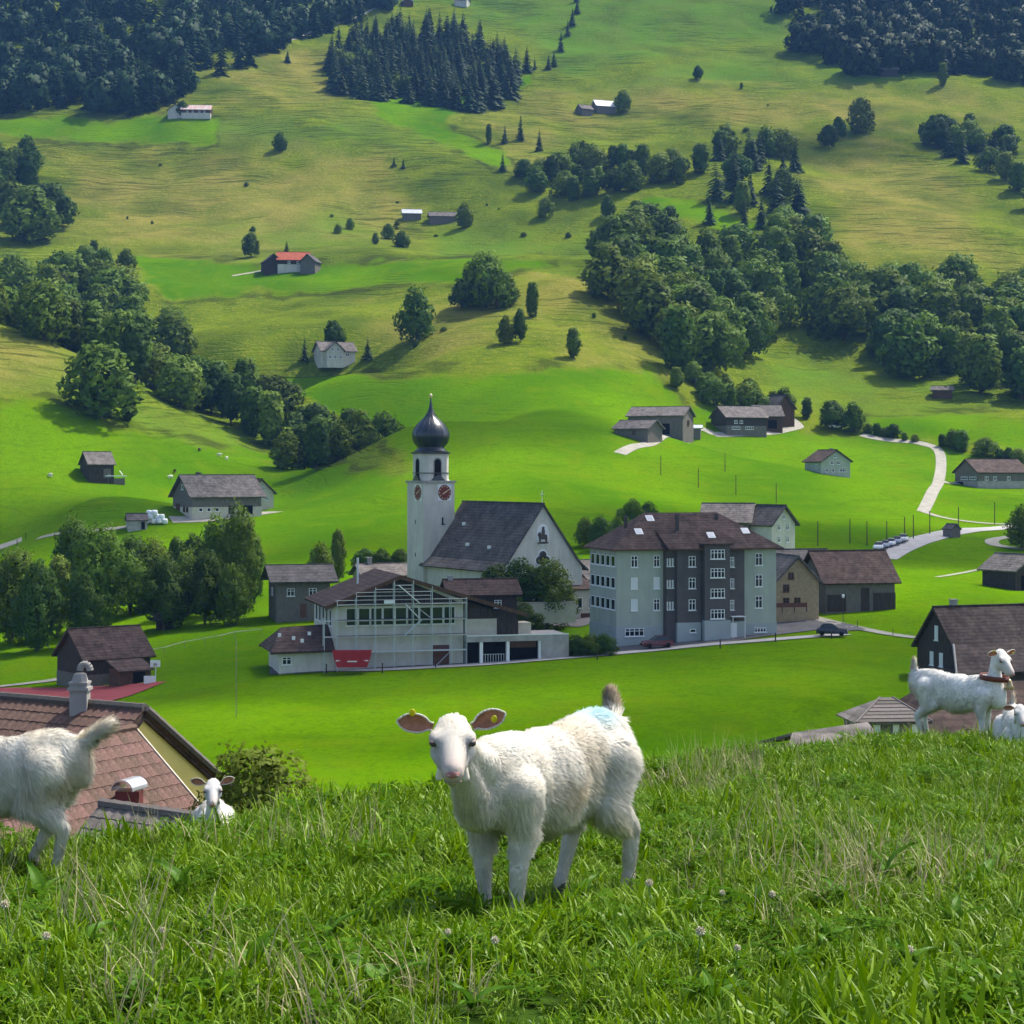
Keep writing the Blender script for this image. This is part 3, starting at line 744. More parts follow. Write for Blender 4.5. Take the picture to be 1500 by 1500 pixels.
for q, (px, Y, h) in enumerate([(858,372,5.5),(880,368,6.5),(905,374,5.2),(925,380,7.5),(948,385,6.5)]):
    near_tree(px, Y, h, (0,3,0,0,3)[q], ['first leafy tree from the left behind the big apartment house', 'second leafy tree from the left behind the big apartment house', 'third leafy tree from the left behind the big apartment house', 'fourth leafy tree, tallest, behind the big apartment house', 'last leafy tree mostly hidden by the brown hipped roof'][q], 1.0)
for q, px in enumerate((845,865,885)):
    near_tree(px, 255, 3.2, (3,0,3)[q], 'low shrub in the bed beside the lane left of the apartment house', 1.5, 'bush', 'bush', 0.5)['group'] = 'shrubs beside the lane'
for q, (px, w) in enumerate(((535,1.5),(560,1.4),(585,1.5))):
    near_tree(px, 352, 4.5, 3, 'dark hedge shrub behind the roofs left of the tower', w, 'bush', 'bush', 0.5)['group'] = 'hedge shrubs behind the roofs'

# far dark forests that read as one mass
def forest_mass(name, polys, label):
    Vs, Ts, Ns, off = [], [], [], 0
    protos = []
    for seed in range(3):
        m = conifer_crown(200 + seed, 20, 10.5, 12, 7); protos.append(('c', m))
    for seed in range(3):
        m = broad_crown(220 + seed, 15, 16, 600, 2.0, 8, 0.05); protos.append(('b', m))
    data = []
    for k, m in protos:
        m.calc_loop_triangles()
        v = np.empty(len(m.vertices) * 3, np.float32); m.vertices.foreach_get('co', v)
        t = np.empty(len(m.loop_triangles) * 3, np.int32); m.loop_triangles.foreach_get('vertices', t)
        v = v.reshape(-1, 3); c = v - np.array([0, 0, 6.0]); c = c * np.array([1, 1, 0.45]); c /= np.linalg.norm(c, axis=1, keepdims=True) + 1e-6
        data.append((k, v, t.reshape(-1, 3), c)); bpy.data.meshes.remove(m)
    rg = random.Random(5)
    for poly, y0, y1, n, share, seed in polys:
        for (x, y, h) in scatter(poly, y0, y1, n, (18, 28), 7.0, seed, 5, True, 30000):
            kind = 'c' if rg.random() < share else 'b'
            k, v, t, nn = rg.choice([d for d in data if d[0] == kind])
            s = h / 20 if kind == 'c' else h * 0.8 / 15
            a = rg.random() * 6.28; R = np.array([[math.cos(a), -math.sin(a), 0], [math.sin(a), math.cos(a), 0], [0, 0, 1]])
            Vs.append((v * s) @ R.T + np.array([x, y, hz(x, y) - 0.5])); Ts.append(t + off); Ns.append(nn @ R.T); off += len(v)
    me = fast_mesh(name, np.concatenate(Vs), tris=np.concatenate(Ts), material=M_FAR, smooth=True, normals=np.concatenate(Ns))
    return struct(link(name, me), 'stuff')
M_FAR = leaf_mat('far_forest', (0.036, 0.072, 0.026), 0.75, 0.1)
forest_mass('forest', [([(-80,-60),(640,-60),(560,5),(470,22),(400,42),(360,62),(300,105),(220,138),(150,168),(90,165),(0,170),(-80,172)], 1150, 1640, 380, 0.6, 31)], '')
forest_mass('forest', [([(1142,-60),(1580,-60),(1580,108),(1490,122),(1420,108),(1330,82),(1280,92),(1210,72),(1165,48)], 1280, 1700, 260, 0.4, 32)], '')
# ------------------------------------------------------------------ building materials
R = math.radians
M_ROOF_BROWN = mat('brown_tiles', (0.084, 0.056, 0.047), 0.85, 0.15, noise=0.45, scale=0.7, detail=7, rows=0.34)
M_ROOF_DARK = mat('dark_slate', (0.088, 0.080, 0.078), 0.8, 0.2, noise=0.45, scale=0.5, detail=7, rows=0.45)
M_ROOF_GREY = mat('grey_roof', (0.150, 0.132, 0.120), 0.85, 0.2, noise=0.45, scale=0.6, detail=7, rows=0.36)
M_ROOF_RED = mat('red_tiles', (0.40, 0.105, 0.06), 0.85, 0.15, noise=0.25, scale=1.0)
M_ROOF_RED2 = mat('faded_red_roof', (0.42, 0.24, 0.20), 0.8, 0.2, noise=0.4, scale=0.3, hue=(0.6, 0.55, 0.52))
M_ROOF_UMBER = mat('umber_shingles', (0.070, 0.052, 0.045), 0.85, 0.15, noise=0.5, scale=0.6, detail=7, rows=0.36)
M_SHEET = mat('pale_sheet_roof', (0.55, 0.56, 0.58), 0.45, 0.4, noise=0.15, scale=0.6)
M_WOOD_DARK = mat('dark_boards', (0.065, 0.050, 0.043), 0.85, 0.15, noise=0.45, scale=2.2, stretch=(5, 5, 0.4))
M_WOOD_GREY = mat('weathered_boards', (0.17, 0.15, 0.13), 0.85, 0.15, noise=0.4, scale=2.2, stretch=(5, 5, 0.4))
M_WOOD_BROWN = mat('brown_boards', (0.11, 0.062, 0.040), 0.85, 0.15, noise=0.4, scale=2.2, stretch=(5, 5, 0.4))
M_WHITE = mat('white_plaster', (0.60, 0.565, 0.49), 0.9, 0.1, noise=0.16, scale=0.5, detail=7, stretch=(1.4, 1.4, .5))
M_CREAM = mat('cream_plaster', (0.54, 0.49, 0.39), 0.9, 0.1, noise=0.12, scale=0.7)
M_BEIGE = mat('beige_shingles', (0.38, 0.29, 0.17), 0.9, 0.1, noise=0.2, scale=2)
M_GREEN = mat('grey_green_plaster', (0.40, 0.43, 0.36), 0.9, 0.1, noise=0.12, scale=0.5, detail=7, stretch=(1.4, 1.4, .5))
M_ANTH = mat('dark_grey_plaster', (0.115, 0.100, 0.098), 0.9, 0.1, noise=0.12, scale=0.6)
M_PLINTH = mat('blue_grey_plinth', (0.36, 0.40, 0.39), 0.9, 0.1, noise=0.08, scale=0.6)
M_CONC = mat('concrete', (0.36, 0.34, 0.31), 0.9, 0.1, noise=0.2, scale=0.8)
M_ASPH = mat('asphalt', (0.13, 0.125, 0.125), 0.95, 0.1, noise=0.2, scale=0.3)
M_PAVE = mat('pale_paving', (0.44, 0.42, 0.39), 0.9, 0.1, noise=0.15, scale=0.5)
M_GRAVEL = mat('pale_gravel', (0.36, 0.34, 0.28), 0.95, 0.1, noise=0.2, scale=0.6)
M_FRAME = mat('white_frame', (0.78, 0.78, 0.76), 0.5, 0.3)
M_BROWNFRAME = mat('brown_frame', (0.12, 0.05, 0.035), 0.6, 0.3)
M_GLASS = mat('window_glass', (0.018, 0.022, 0.026), 0.08, 0.6)
M_BLIND = mat('white_blind', (0.70, 0.71, 0.70), 0.7, 0.2)
M_METAL = mat('galvanised_steel', (0.55, 0.60, 0.62), 0.4, 0.5, metallic=0.5)
M_ONION = mat('dark_blue_sheet', (0.012, 0.020, 0.030), 0.30, 0.7, noise=0.25, scale=1.5)
M_CLOCK = mat('red_clock_face', (0.16, 0.028, 0.020), 0.6, 0.3)
M_GOLD = mat('gilt', (0.75, 0.62, 0.36), 0.35, 0.5, metallic=0.4)
M_BRONZE = mat('dark_stone_carving', (0.10, 0.08, 0.065), 0.8, 0.2)
M_REDPAINT = mat('red_paint', (0.42, 0.012, 0.028), 0.45, 0.4, noise=0.15, scale=1.5)
M_BLACK = mat('dark_opening', (0.012, 0.011, 0.012), 0.9, 0.05)
M_TARTAN = mat('red_sports_surface', (0.30, 0.075, 0.075), 0.95, 0.05, noise=0.12, scale=0.4)
M_WRAP = mat('white_wrap', (0.82, 0.83, 0.85), 0.35, 0.5)
M_YELLOW = mat('yellow_plaster', (0.84, 0.66, 0.20), 0.9, 0.1, noise=0.07, scale=0.8)

_win = {}
def win_meshes(w, h, style):
    k = (round(w, 2), round(h, 2), style)
    if k in _win: return _win[k]
    t = 0.09 if style != 'brown' else 0.07
    mb = MB()
    mb.box(-w/2, -w/2 + t, -0.07, 0, 0, h).box(w/2 - t, w/2, -0.07, 0, 0, h).box(-w/2 + t, w/2 - t, -0.07, 0, 0, t).box(-w/2 + t, w/2 - t, -0.07, 0, h - t, h)
    if style in ('white', 'brown', 'double'):
        for q in ((0,) if style != 'double' else (-w/4, 0, w/4)): mb.box(q - 0.05, q + 0.05, -0.06, 0, t, h - t)
        mb.box(-w/2 + t, w/2 - t, -0.055, -0.004, h * 0.66 - 0.04, h * 0.66 + 0.04)
    mb.box(-w/2 - 0.12, w/2 + 0.12, -0.14, 0, -0.10, -0.003)
    fm = bpy.data.meshes.new('window'); fm.from_pydata(mb.v, [], mb.f); fm.materials.append(M_BROWNFRAME if style == 'brown' else M_FRAME)
    g = MB().box(-w/2 + t, w/2 - t, -0.025, 0.0, t, h - t)
    pm = bpy.data.meshes.new('pane'); pm.from_pydata(g.v, [], g.f); pm.materials.append(M_BLIND if style == 'blind' else M_GLASS)
    _win[k] = (fm, pm); return _win[k]

def window(parent, x, y, z, w, h, face='f', style='white'):
    """face f: looks to -y, l: to -x, r: to +x, b: to +y; (x, y) on the wall plane, z sill"""
    fm, pm = win_meshes(w, h, style)
    o = link('window', fm, parent, (x, y, z), {'f': 0, 'r': R(90), 'b': R(180), 'l': R(-90)}[face])
    link('pane', pm, o)
    return o

def gable_house(name, label, cat, px, py, rz, w, d, wall, rise, roof_m, wall_m, gable_m=None, ridge='x', over=0.7, wins=(), lower=None, lower_h=2.4, chimney=None, door=None, y0=150, y1=1900, at=None, group=None, wstyle='white', doors=(), half=0.0):
    p = at if at is not None else ground(px, py, y0, y1)
    e = empty(name, p, R(rz)); tag(e, label, cat, group)
    W, D = w / 2, d / 2; b = -2.5
    if ridge == 'y': gx = False
    else: gx = True
    mb = MB(); H = wall; A = wall + rise
    v = [(-W,-D,b),(W,-D,b),(W,D,b),(-W,D,b),(-W,-D,H),(W,-D,H),(W,D,H),(-W,D,H)]
    if gx:
        v += [(-W,0,A),(W,0,A)]; f = [(0,1,5,4),(2,3,7,6),(1,2,6,9,5),(3,0,4,8,7)]
    else:
        v += [(0,-D,A),(0,D,A)]; f = [(0,1,5,8,4),(2,3,7,9,6),(1,2,6,5),(3,0,4,7)]
    mb.add(v, f); mb.build('wall', wall_m, e)
    if gable_m:   # boarded gable triangles, set proud
        g = MB()
        if gx:
            for s in (-1, 1): g.slab([(s*(W+.05), -s*D, H-.1), (s*(W+.05), s*D, H-.1), (s*(W+.05), 0, A-.05)], 0.04)
        else:
            for s in (-1, 1): g.slab([(s*-W, s*(D+.05)*1, H-.1), (s*W*-1+2*s*W*0, 0, 0), (0, s*(D+.05), A-.05)], 0.04) if False else g.slab([(-W*-s, s*(D+.05), H-.1), (W*-s, s*(D+.05), H-.1), (0, s*(D+.05), A-.05)], 0.04)
        g.build('gable_boarding', gable_m, e)
    if lower:     # lighter lower storey, set proud
        k = 0.06; MB().box(-W-k, W+k, -D-k, D+k, b, lower_h).build('lower_storey', lower, e)
    th = 0.28; sl = rise / (D if gx else W); o = over; ro = MB()
    for s in (-1, 1):
        if gx:
            pts = [(-W-o, s*(D+o), H-sl*o), (W+o, s*(D+o), H-sl*o), (W+o, 0, A), (-W-o, 0, A)]
        else:
            pts = [(s*(W+o), -D-o, H-sl*o), (s*(W+o), D+o, H-sl*o), (0, D+o, A), (0, -D-o, A)]
        pts = [(x, y, z + th) for x, y, z in pts]
        n = (Vector(pts[1]) - Vector(pts[0])).cross(Vector(pts[2]) - Vector(pts[0]))
        if n.z < 0: pts = pts[::-1]
        ro.slab(pts, th)
    rf = ro.build('roof', roof_m, e)
    rc = MB()
    if gx: rc.box(-W-o-.01, W+o+.01, -.18, .18, A+th-.12, A+th+.07)
    else: rc.box(-.18, .18, -D-o-.01, D+o+.01, A+th-.12, A+th+.07)
    rc.build('ridge_cap', roof_m, rf)
    if chimney:
        cx, cy, ch = chimney
        c = MB().box(cx-.35, cx+.35, cy-.35, cy+.35, wall, A+ch).box(cx-.42, cx+.42, cy-.42, cy+.42, A+ch+.003, A+ch+.14)
        c.build('chimney', M_CONC, rf)
    for q in wins:
        face, u, z, ww, hh = q[:5]; st = q[5] if len(q) > 5 else wstyle
        k = 0.075 if (lower and z < lower_h) else (0.06 if gable_m and z > wall - 0.2 else 0.012)
        if face == 'f': window(e, u, -D-k, z, ww, hh, 'f', st)
        elif face == 'l': window(e, -W-k, u, z, ww, hh, 'l', st)
        elif face == 'r': window(e, W+k, u, z, ww, hh, 'r', st)
    for face, u, ww, hh, m in doors:
        k = 0.075 if lower else 0.012
        if face == 'f': MB().box(u-ww/2, u+ww/2, -D-k-.05, -D-k, -0.2, hh).build('door', m, e)
        elif face == 'l': MB().box(-W-k-.05, -W-k, u-ww/2, u+ww/2, -0.2, hh).build('door', m, e)
        elif face == 'r': MB().box(W+k, W+k+.05, u-ww/2, u+ww/2, -0.2, hh).build('door', m, e)
    return e

def ribbon(name, pix, width, m, lift=0.14, y0=150, y1=1900, pts=None, kind='structure', step=1.5):
    """lane laid over the ground"""
    P = [ground(a, b, y0, y1) for a, b in pix] if pts is None else [Vector(p) for p in pts]
    Q = []
    for i in range(len(P) - 1):          # Catmull-Rom in plan
        p0 = P[max(i-1, 0)]; p1 = P[i]; p2 = P[i+1]; p3 = P[min(i+2, len(P)-1)]
        n = max(2, int((p2 - p1).length / step))
        for k in range(n):
            t = k / n
            Q.append(0.5 * ((2*p1) + (p2-p0)*t + (2*p0-5*p1+4*p2-p3)*t*t + (3*p1-p0-3*p2+p3)*t*t*t))
    Q.append(P[-1]); nq = len(Q); wd = width if callable(width) else (lambda t: width)
    V = []; m_ = 9
    for i, q in enumerate(Q):
        d = (Q[min(i+1, nq-1)] - Q[max(i-1, 0)]); d.z = 0; d.normalize(); s = Vector((d.y, -d.x, 0)); w = wd(i / (nq - 1))
        for k in range(m_): V.append(q + s * w * (k / (m_ - 1) - 0.5))
    A = np.array([(v.x, v.y) for v in V]); Z = mesh_z(A[:, 0], A[:, 1]) + min(lift, .14) * .7 + .03
    V = [(a[0], a[1], z) for a, z in zip(A, Z)]
    Fq = [(i*m_+k, i*m_+k+1, (i+1)*m_+k+1, (i+1)*m_+k) for i in range(nq-1) for k in range(m_-1)]
    o = obj_from(name, V, Fq, m, None, True); struct(o, kind)
    return o

# ------------------------------------------------------------------ lanes and yards
ribbon('road', [(395,984),(470,981),(640,972),(760,966),(860,956),(960,947),(1060,936),(1150,924),(1210,915)], 7.5, M_ASPH, 0.12)
ribbon('pavement', [(450,983),(560,982),(680,976),(860,963),(1000,950),(1130,938),(1240,930)], 2.6, M_PAVE, 0.24)
ribbon('forecourt', [(1100,925),(1150,916),(1200,918),(1240,926)], lambda t: 15 - 9 * t, M_ASPH, 0.17)
ribbon('footpath', [(1190,906),(1240,918),(1300,930),(1345,936)], 2.2, M_GRAVEL, 0.2)
ribbon('road', [(815,918),(850,909),(900,906)], 8, M_ASPH, 0.15)
ribbon('sports_court', [(-80,1021),(60,1021),(192,1021)], 15, M_TARTAN, 0.2)
ribbon('path', [(-30,1010),(60,1000),(110,992)], 2.2, M_GRAVEL, 0.18)
ribbon('lane', [(1352,750),(1368,718),(1378,690),(1375,662),(1352,652),(1300,645),(1262,638)], 3.3, M_GRAVEL, 0.3)
ribbon('lane', [(1372,703),(1390,708),(1420,709)], 3.0, M_GRAVEL, 0.35)
ribbon('lane', [(1352,750),(1400,762),(1450,768),(1490,769)], 1.8, M_GRAVEL, 0.3)
ribbon('lane', [(1495,772),(1440,776),(1385,783),(1340,795),(1310,807),(1290,818)], 6.5, M_PAVE, 0.25)
ribbon('lane', [(1500,805),(1460,800),(1455,792),(1490,786)], 3.0, M_GRAVEL, 0.25)
ribbon('path', [(1372,846),(1420,838),(1462,828)], 1.0, M_GRAVEL, 0.2)
ribbon('lane', [(908,665),(930,655),(960,645),(1010,637),(1045,636)], 3.6, M_GRAVEL, 0.3)
ribbon('lane', [(1045,638),(1100,637),(1160,628),(1168,622),(1150,608)], 4.0, M_GRAVEL, 0.3)
ribbon('lane', [(-30,810),(10,800),(32,792)], 5.0, M_GRAVEL, 0.3)
ribbon('path', [(55,790),(120,782),(190,772),(240,760)], 1.5, M_GRAVEL, 0.25)
ribbon('yard', [(250,762),(320,760),(405,750)], 5.0, M_GRAVEL, 0.25)
ribbon('path', [(340,405),(360,401),(385,397)], 2.0, M_GRAVEL, 0.35)
ribbon('path', [(420,60),(480,38),(530,22),(570,8)], 3, M_GRAVEL, 0.5, y0=1150)

# ------------------------------------------------------------------ church
rzc = R(30)
ce = empty('church', pt(795, 0, 300)[:2] + (-23.3,), rzc)
tag(ce, 'white village church with steep dark roof, gable and onion-domed clock tower', 'church')
Wn, Ln, Hn, An = 7.3, 26.0, 9.6, 19.6
mb = MB()
mb.add([(-Wn,0,-2),(Wn,0,-2),(Wn,Ln,-2),(-Wn,Ln,-2),(-Wn,0,Hn),(Wn,0,Hn),(Wn,Ln,Hn),(-Wn,Ln,Hn),(0,0,An),(0,Ln,An)], [(0,1,5,8,4),(2,3,7,9,6),(1,2,6,5),(3,0,4,7)])
mb.build('wall', M_WHITE, ce)
ro = MB(); sl = (An - Hn) / Wn
for s in (-1, 1):
    # bell-cast eaves: steep slope with a flatter foot
    pts = [(s*(Wn-.6), -.35, Hn+sl*.6+.25), (s*(Wn-.6), Ln+.3, Hn+sl*.6+.25), (0, Ln+.3, An+.25), (0, -.35, An+.25)]
    pt2 = [(s*(Wn+1.1), -.35, Hn-.35), (s*(Wn+1.1), Ln+.3, Hn-.35), (s*(Wn-.6), Ln+.3, Hn+sl*.6+.25), (s*(Wn-.6), -.35, Hn+sl*.6+.25)]
    for q in (pts, pt2):
        n = (Vector(q[1]) - Vector(q[0])).cross(Vector(q[2]) - Vector(q[0]))
        ro.slab(q if n.z > 0 else q[::-1], 0.25)
rf = ro.build('roof', M_ROOF_DARK, ce)
MB().box(-.15, .15, -.4, Ln+.35, An+.14, An+.36).build('ridge_cap', M_ROOF_DARK, rf)
MB().tube((0, 0.2, An+.3), (0, 0.2, An+2.3), .06).box(-.35, .35, .16, .24, An+1.6, An+1.72).build('gable_cross', M_METAL, ce)
for (u, v) in ((7.5, .28), (15, .30), (20.5, .62)):
    x = -Wn * (1 - v) + 0.0; zz = Hn + (An - Hn) * v + .28
    MB().box(x-.35, x+.05, u-.3, u+.3, zz-.15, zz+.35).build('roof_light', M_FRAME, rf)
# gable ornaments: horseman relief and trefoil window
g = MB()
def blob(mb, cx, cz, rx, rz_, y, th=.16, n=14, rot=0):
    pts = [(cx + rx*math.cos(2*math.pi*k/n), y, cz + rz_*math.sin(2*math.pi*k/n)) for k in range(n)]
    mb.slab(pts, th)
# raised pieces on the gable wall
for (cx, cz, rx, rz_) in ((0.0,14.6,.75,.42),(-.62,14.95,.28,.34),(.05,15.35,.26,.55),(.05,15.98,.18,.2),(.6,14.3,.16,.62),(-.55,14.2,.14,.55),(0,13.65,1.0,.18)):
    blob(g, cx, cz, rx, rz_, -.20)
g.build('horseman_relief', M_BRONZE, ce)
MB().slab([(1.15*math.cos(t)*1.0, -.03, 14.9 + 1.75*math.sin(t)) for t in [2*math.pi*k/20 for k in range(20)]], .03).build('relief_panel', M_FRAME, ce)
g = MB()
for (cx, cz, r) in ((0,11.75,.62),(-.62,10.9,.62),(.62,10.9,.62),(0,11.1,.6),(0,10.35,.45)): blob(g, cx, cz, r, r, -.12, .1)
tr = g.build('trefoil_window', M_GLASS, ce)
g = MB()
for (cx, cz, r) in ((0,11.75,.9),(-.62,10.9,.9),(.62,10.9,.9)): blob(g, cx, cz, r, r, -.018, .015)
g.build('surround', M_FRAME, tr)
# side aisle / porch at the right corner
MB().box(Wn-2.2, Wn+2.0, -1.2, 3.5, -2, 6.2).build('porch_wall', M_CREAM, ce)
pr = MB(); pr.slab([(Wn-2.6,-1.6,6.3),(Wn+2.4,-1.6,6.3),(Wn+2.0,3.6,8.0),(Wn-2.2,3.6,8.0)], .2); pr.build('porch_roof', M_ROOF_BROWN, ce)
for u in (Wn-1.2, Wn+.9): window(ce, u, -1.22, 3.2, .9, 1.7, 'f', 'plain')
MB().box(Wn-1.0, Wn+.7, -1.28, -1.21, -.5, 2.4).build('door', M_WOOD_BROWN, ce)
# tower
Tx, Ty = None, None
tw = Vector(pt(631, 0, 322)); inv = Matrix.Rotation(-rzc, 3, 'Z')
tl = inv @ (Vector((tw.x, tw.y, 0)) - Vector((ce.location.x, ce.location.y, 0)))
s = 2.95; x0, y0_ = tl.x, tl.y; zc = 1.6 - 17 / 2800 * 322 + 23.3; zb = 1.6 + 25 / 2800 * 322 + 23.3
tower = MB().box(x0-s, x0+s, y0_-s, y0_+s, -2, zc).build('tower', M_WHITE, ce)
MB().box(x0-s-.25, x0+s+.25, y0_-s-.25, y0_+s+.25, zc+.003, zc+.35).build('cornice', M_CONC, tower)
# belfry: square with chamfered corners
def octo(r, c): return [(x0+a, y0_+b) for a, b in ((-r+c,-r),(r-c,-r),(r,-r+c),(r,r-c),(r-c,r),(-r+c,r),(-r,r-c),(-r,-r+c))]
def prism(mb, poly, z0, z1):
    k = len(poly); mb.add([(x, y, z0) for x, y in poly] + [(x, y, z1) for x, y in poly], [tuple(range(k-1,-1,-1)), tuple(range(k,2*k))] + [(i,(i+1)%k,k+(i+1)%k,k+i) for i in range(k)])
bm_ = MB(); prism(bm_, octo(2.5, .8), zc+.35, zb); belf = bm_.build('belfry', M_WHITE, ce)
bm_ = MB(); prism(bm_, octo(2.75, .85), zb+.003, zb+.3); prism(bm_, octo(2.62, .85), zc+1.55, zc+1.7); bm_.build('belfry_cornice', M_ONION, belf)
def arch(mb, w, z0, z1, n=8):
    pts = [(-w, z0), (w, z0)] + [(w*math.cos(math.pi*k/n), z1 + w*math.sin(math.pi*k/n)) for k in range(n+1)]
    return pts
for ang in range(4):
    ca, sa = math.cos(ang*math.pi/2), math.sin(ang*math.pi/2)
    def loc(u, v, z): return (x0 + u*ca - v*sa, y0_ + u*sa + v*ca, z)
    mb = MB(); mb.slab([loc(u, -2.53, z) for u, z in arch(mb, .62, zc+.9, zc+3.4)], .03); mb.build('bell_opening', M_BLACK, belf)
    mb = MB(); mb.slab([loc(u, -2.512, z) for u, z in arch(mb, .85, zc+.75, zc+3.4)], .01); mb.build('opening_surround', M_CONC, belf)
    mb = MB(); mb.slab([loc(u, -2.85, z) for u, z in ((-1.3, zc+.36), (1.3, zc+.36), (0, zc+1.5))], .35); mb.build('small_gable', M_ONION, belf)
    # clock: square white panel, round red face, hands and hour marks
    zk = zc - 1.65
    mb = MB(); mb.slab([loc(1.05+a, -s-.02, zk+b) for a, b in ((-1.25,-1.35),(1.25,-1.35),(1.25,1.4),(-1.25,1.4))], .02); ck = mb.build('clock', M_FRAME, tower)
    mb = MB(); mb.slab([loc(1.05+1.2*math.cos(t), -s-.08, zk+1.3*math.sin(t)) for t in [2*math.pi*k/24 for k in range(24)]], .055); mb.build('clock_face', M_CLOCK, ck)
    mb = MB()
    for k in range(12):
        t = 2*math.pi*k/12; a, b = .98*math.cos(t), 1.06*math.sin(t); mb.slab([loc(1.05+a+q, -s-.10, zk+b+w) for q, w in ((-.08,-.08),(.08,-.08),(.08,.08),(-.08,.08))], .015)
    mb.build('hour_marks', M_GOLD, ck)
    mb = MB()
    for t, ln, wd in ((R(32), 1.0, .08), (R(212), .55, .09)):
        dx, dz = math.cos(t), math.sin(t); mb.slab([loc(1.05+dx*l-dz*w, -s-.13, zk+dz*l+dx*w) for l, w in ((-.1,-wd),(ln,-wd*.5),(ln,wd*.5),(-.1,wd))], .02)
    mb.build('clock_hands', M_GOLD, ck)
for zz in (zc-6.9, zc-12.4):
    MB().box(x0+.55, x0+.85, y0_-s-.012, y0_-s, zz, zz+1.1).box(x0+.4, x0+1.2, y0_-s-.08, y0_-s, zz-.12, zz).build('slit_window', M_BLACK, tower)
    MB().box(x0-s-.012, x0-s, y0_-.2, y0_+.1, zz, zz+.7).build('slit_window', M_BLACK, tower)
prof = [(2.95, zb+.3), (2.55, zb+.7), (2.2, zb+1.0), (2.35, zb+1.3), (2.85, zb+1.9), (3.12, zb+2.7), (3.15, zb+3.3), (2.95, zb+4.0), (2.4, zb+4.9), (1.7, zb+5.6), (1.05, zb+6.2), (.65, zb+6.9), (.40, zb+7.5), (.22, zb+8.4), (.09, zb+9.3), (.05, zb+9.6)]
mb = MB(); mb.lathe(prof, 16, (x0, y0_)); dome = mb.build('onion_dome', M_ONION, ce, True)
seams = MB()
for k in range(16):
    t = 2*math.pi*(k+.5)/16
    for (r0, z0), (r1, z1) in zip(prof[2:11], prof[3:12]):
        seams.tube((x0+r0*math.cos(t), y0_+r0*math.sin(t), z0), (x0+r1*math.cos(t), y0_+r1*math.sin(t), z1), .045, n=4, cap=False)
seams.build('dome_seams', M_ONION, dome)
mb = MB(); mb.lathe([(.05, zb+9.4), (.22, zb+9.55), (.28, zb+9.8), (.22, zb+10.05), (.04, zb+10.2)], 10, (x0, y0_)); mb.build('finial', M_GOLD, ce, True)

# ------------------------------------------------------------------ apartment house
ae = empty('apartment_house', pt(903, 938, 263), R(17))
tag(ae, 'four-storey grey-green apartment house with dark middle bay and brown hipped roof', 'house')
Wd, Dp, EH = 24.0, 11.0, 12.3
MB().box(0, 7.2, 0, Dp, 1.9, EH).box(18.4, Wd, 0, Dp, 1.9, EH).box(7.2, 18.4, 2.0, Dp, 1.9, EH).build('wall', M_GREEN, ae)
for xa, xb in ((-.06, 7.2), (18.4, Wd+.06)): MB().box(xa, xb, -.06, Dp+.06, -2.5, 1.897).build('plinth', M_PLINTH, ae)
MB().box(6.9, 8.5, -.6, 1.99, -2.5, EH).box(8.5, 18.6, -1.2, 1.99, 2.3, EH).build('middle_wall', M_ANTH, ae)
MB().box(12.2, 16.0, -2.2, -1.203, 2.6, EH+.75).build('bay', M_ANTH, ae)
MB().box(8.503, 18.6, -1.24, -.2, -2.5, 2.297).box(12.15, 16.05, -2.25, -1.25, -2.5, 2.597).build('middle_plinth', M_PLINTH, ae)
for sx in (7.05, 12.1): MB().tube((sx, -.75 if sx < 8 else -1.3, -1), (sx, -.75 if sx < 8 else -1.3, EH), .07).build('downpipe', M_ROOF_DARK, ae)
def hip(mb, x0, x1, y0, y1, z0, rise, ry, rx0, rx1, th=.22):
    """hipped roof: ridge from rx0 to rx1 at ry"""
    a, b, c, d = (x0,y0,z0), (x1,y0,z0), (x1,y1,z0), (x0,y1,z0); e_, f_ = (rx0,ry,z0+rise), (rx1,ry,z0+rise)
    for q in ((a,b,f_,e_), (b,c,f_), (c,d,e_,f_), (d,a,e_)): mb.slab(q, th)
mb = MB(); hip(mb, -.8, Wd+.8, -.8, Dp+.8, EH+.2, 4.9, Dp*.55, 6.5, Wd-6.5)
rf = mb.build('roof', M_ROOF_BROWN, ae)
mb = MB(); zf = EH + .23
for q in (((7.0,-2.0,zf),(13.0,-2.0,zf),(12.9,4.0,zf+4.4)), ((13.0,-2.0,zf),(19.2,-2.0,zf),(12.9,4.0,zf+4.4)),
          ((19.2,-2.0,zf),(19.6,3.9,zf+3.2),(12.9,4.0,zf+4.4)), ((6.6,3.9,zf+3.2),(7.0,-2.0,zf),(12.9,4.0,zf+4.4))): mb.slab(q, .2)
mb.build('cross_hip', M_ROOF_BROWN, rf)
MB().box(11.8, 16.4, -2.6, .4, EH+.76, EH+.95).build('bay_roof', M_ROOF_BROWN, rf)
mb = MB().box(-.85, Wd+.85, -.85, -.68, EH+.02, EH+.2).box(-.85, -.68, -.68, Dp+.85, EH+.02, EH+.2).box(6.9, 19.3, -2.12, -1.95, EH+.03, EH+.22)
mb.build('gutter', M_WOOD_BROWN, rf)
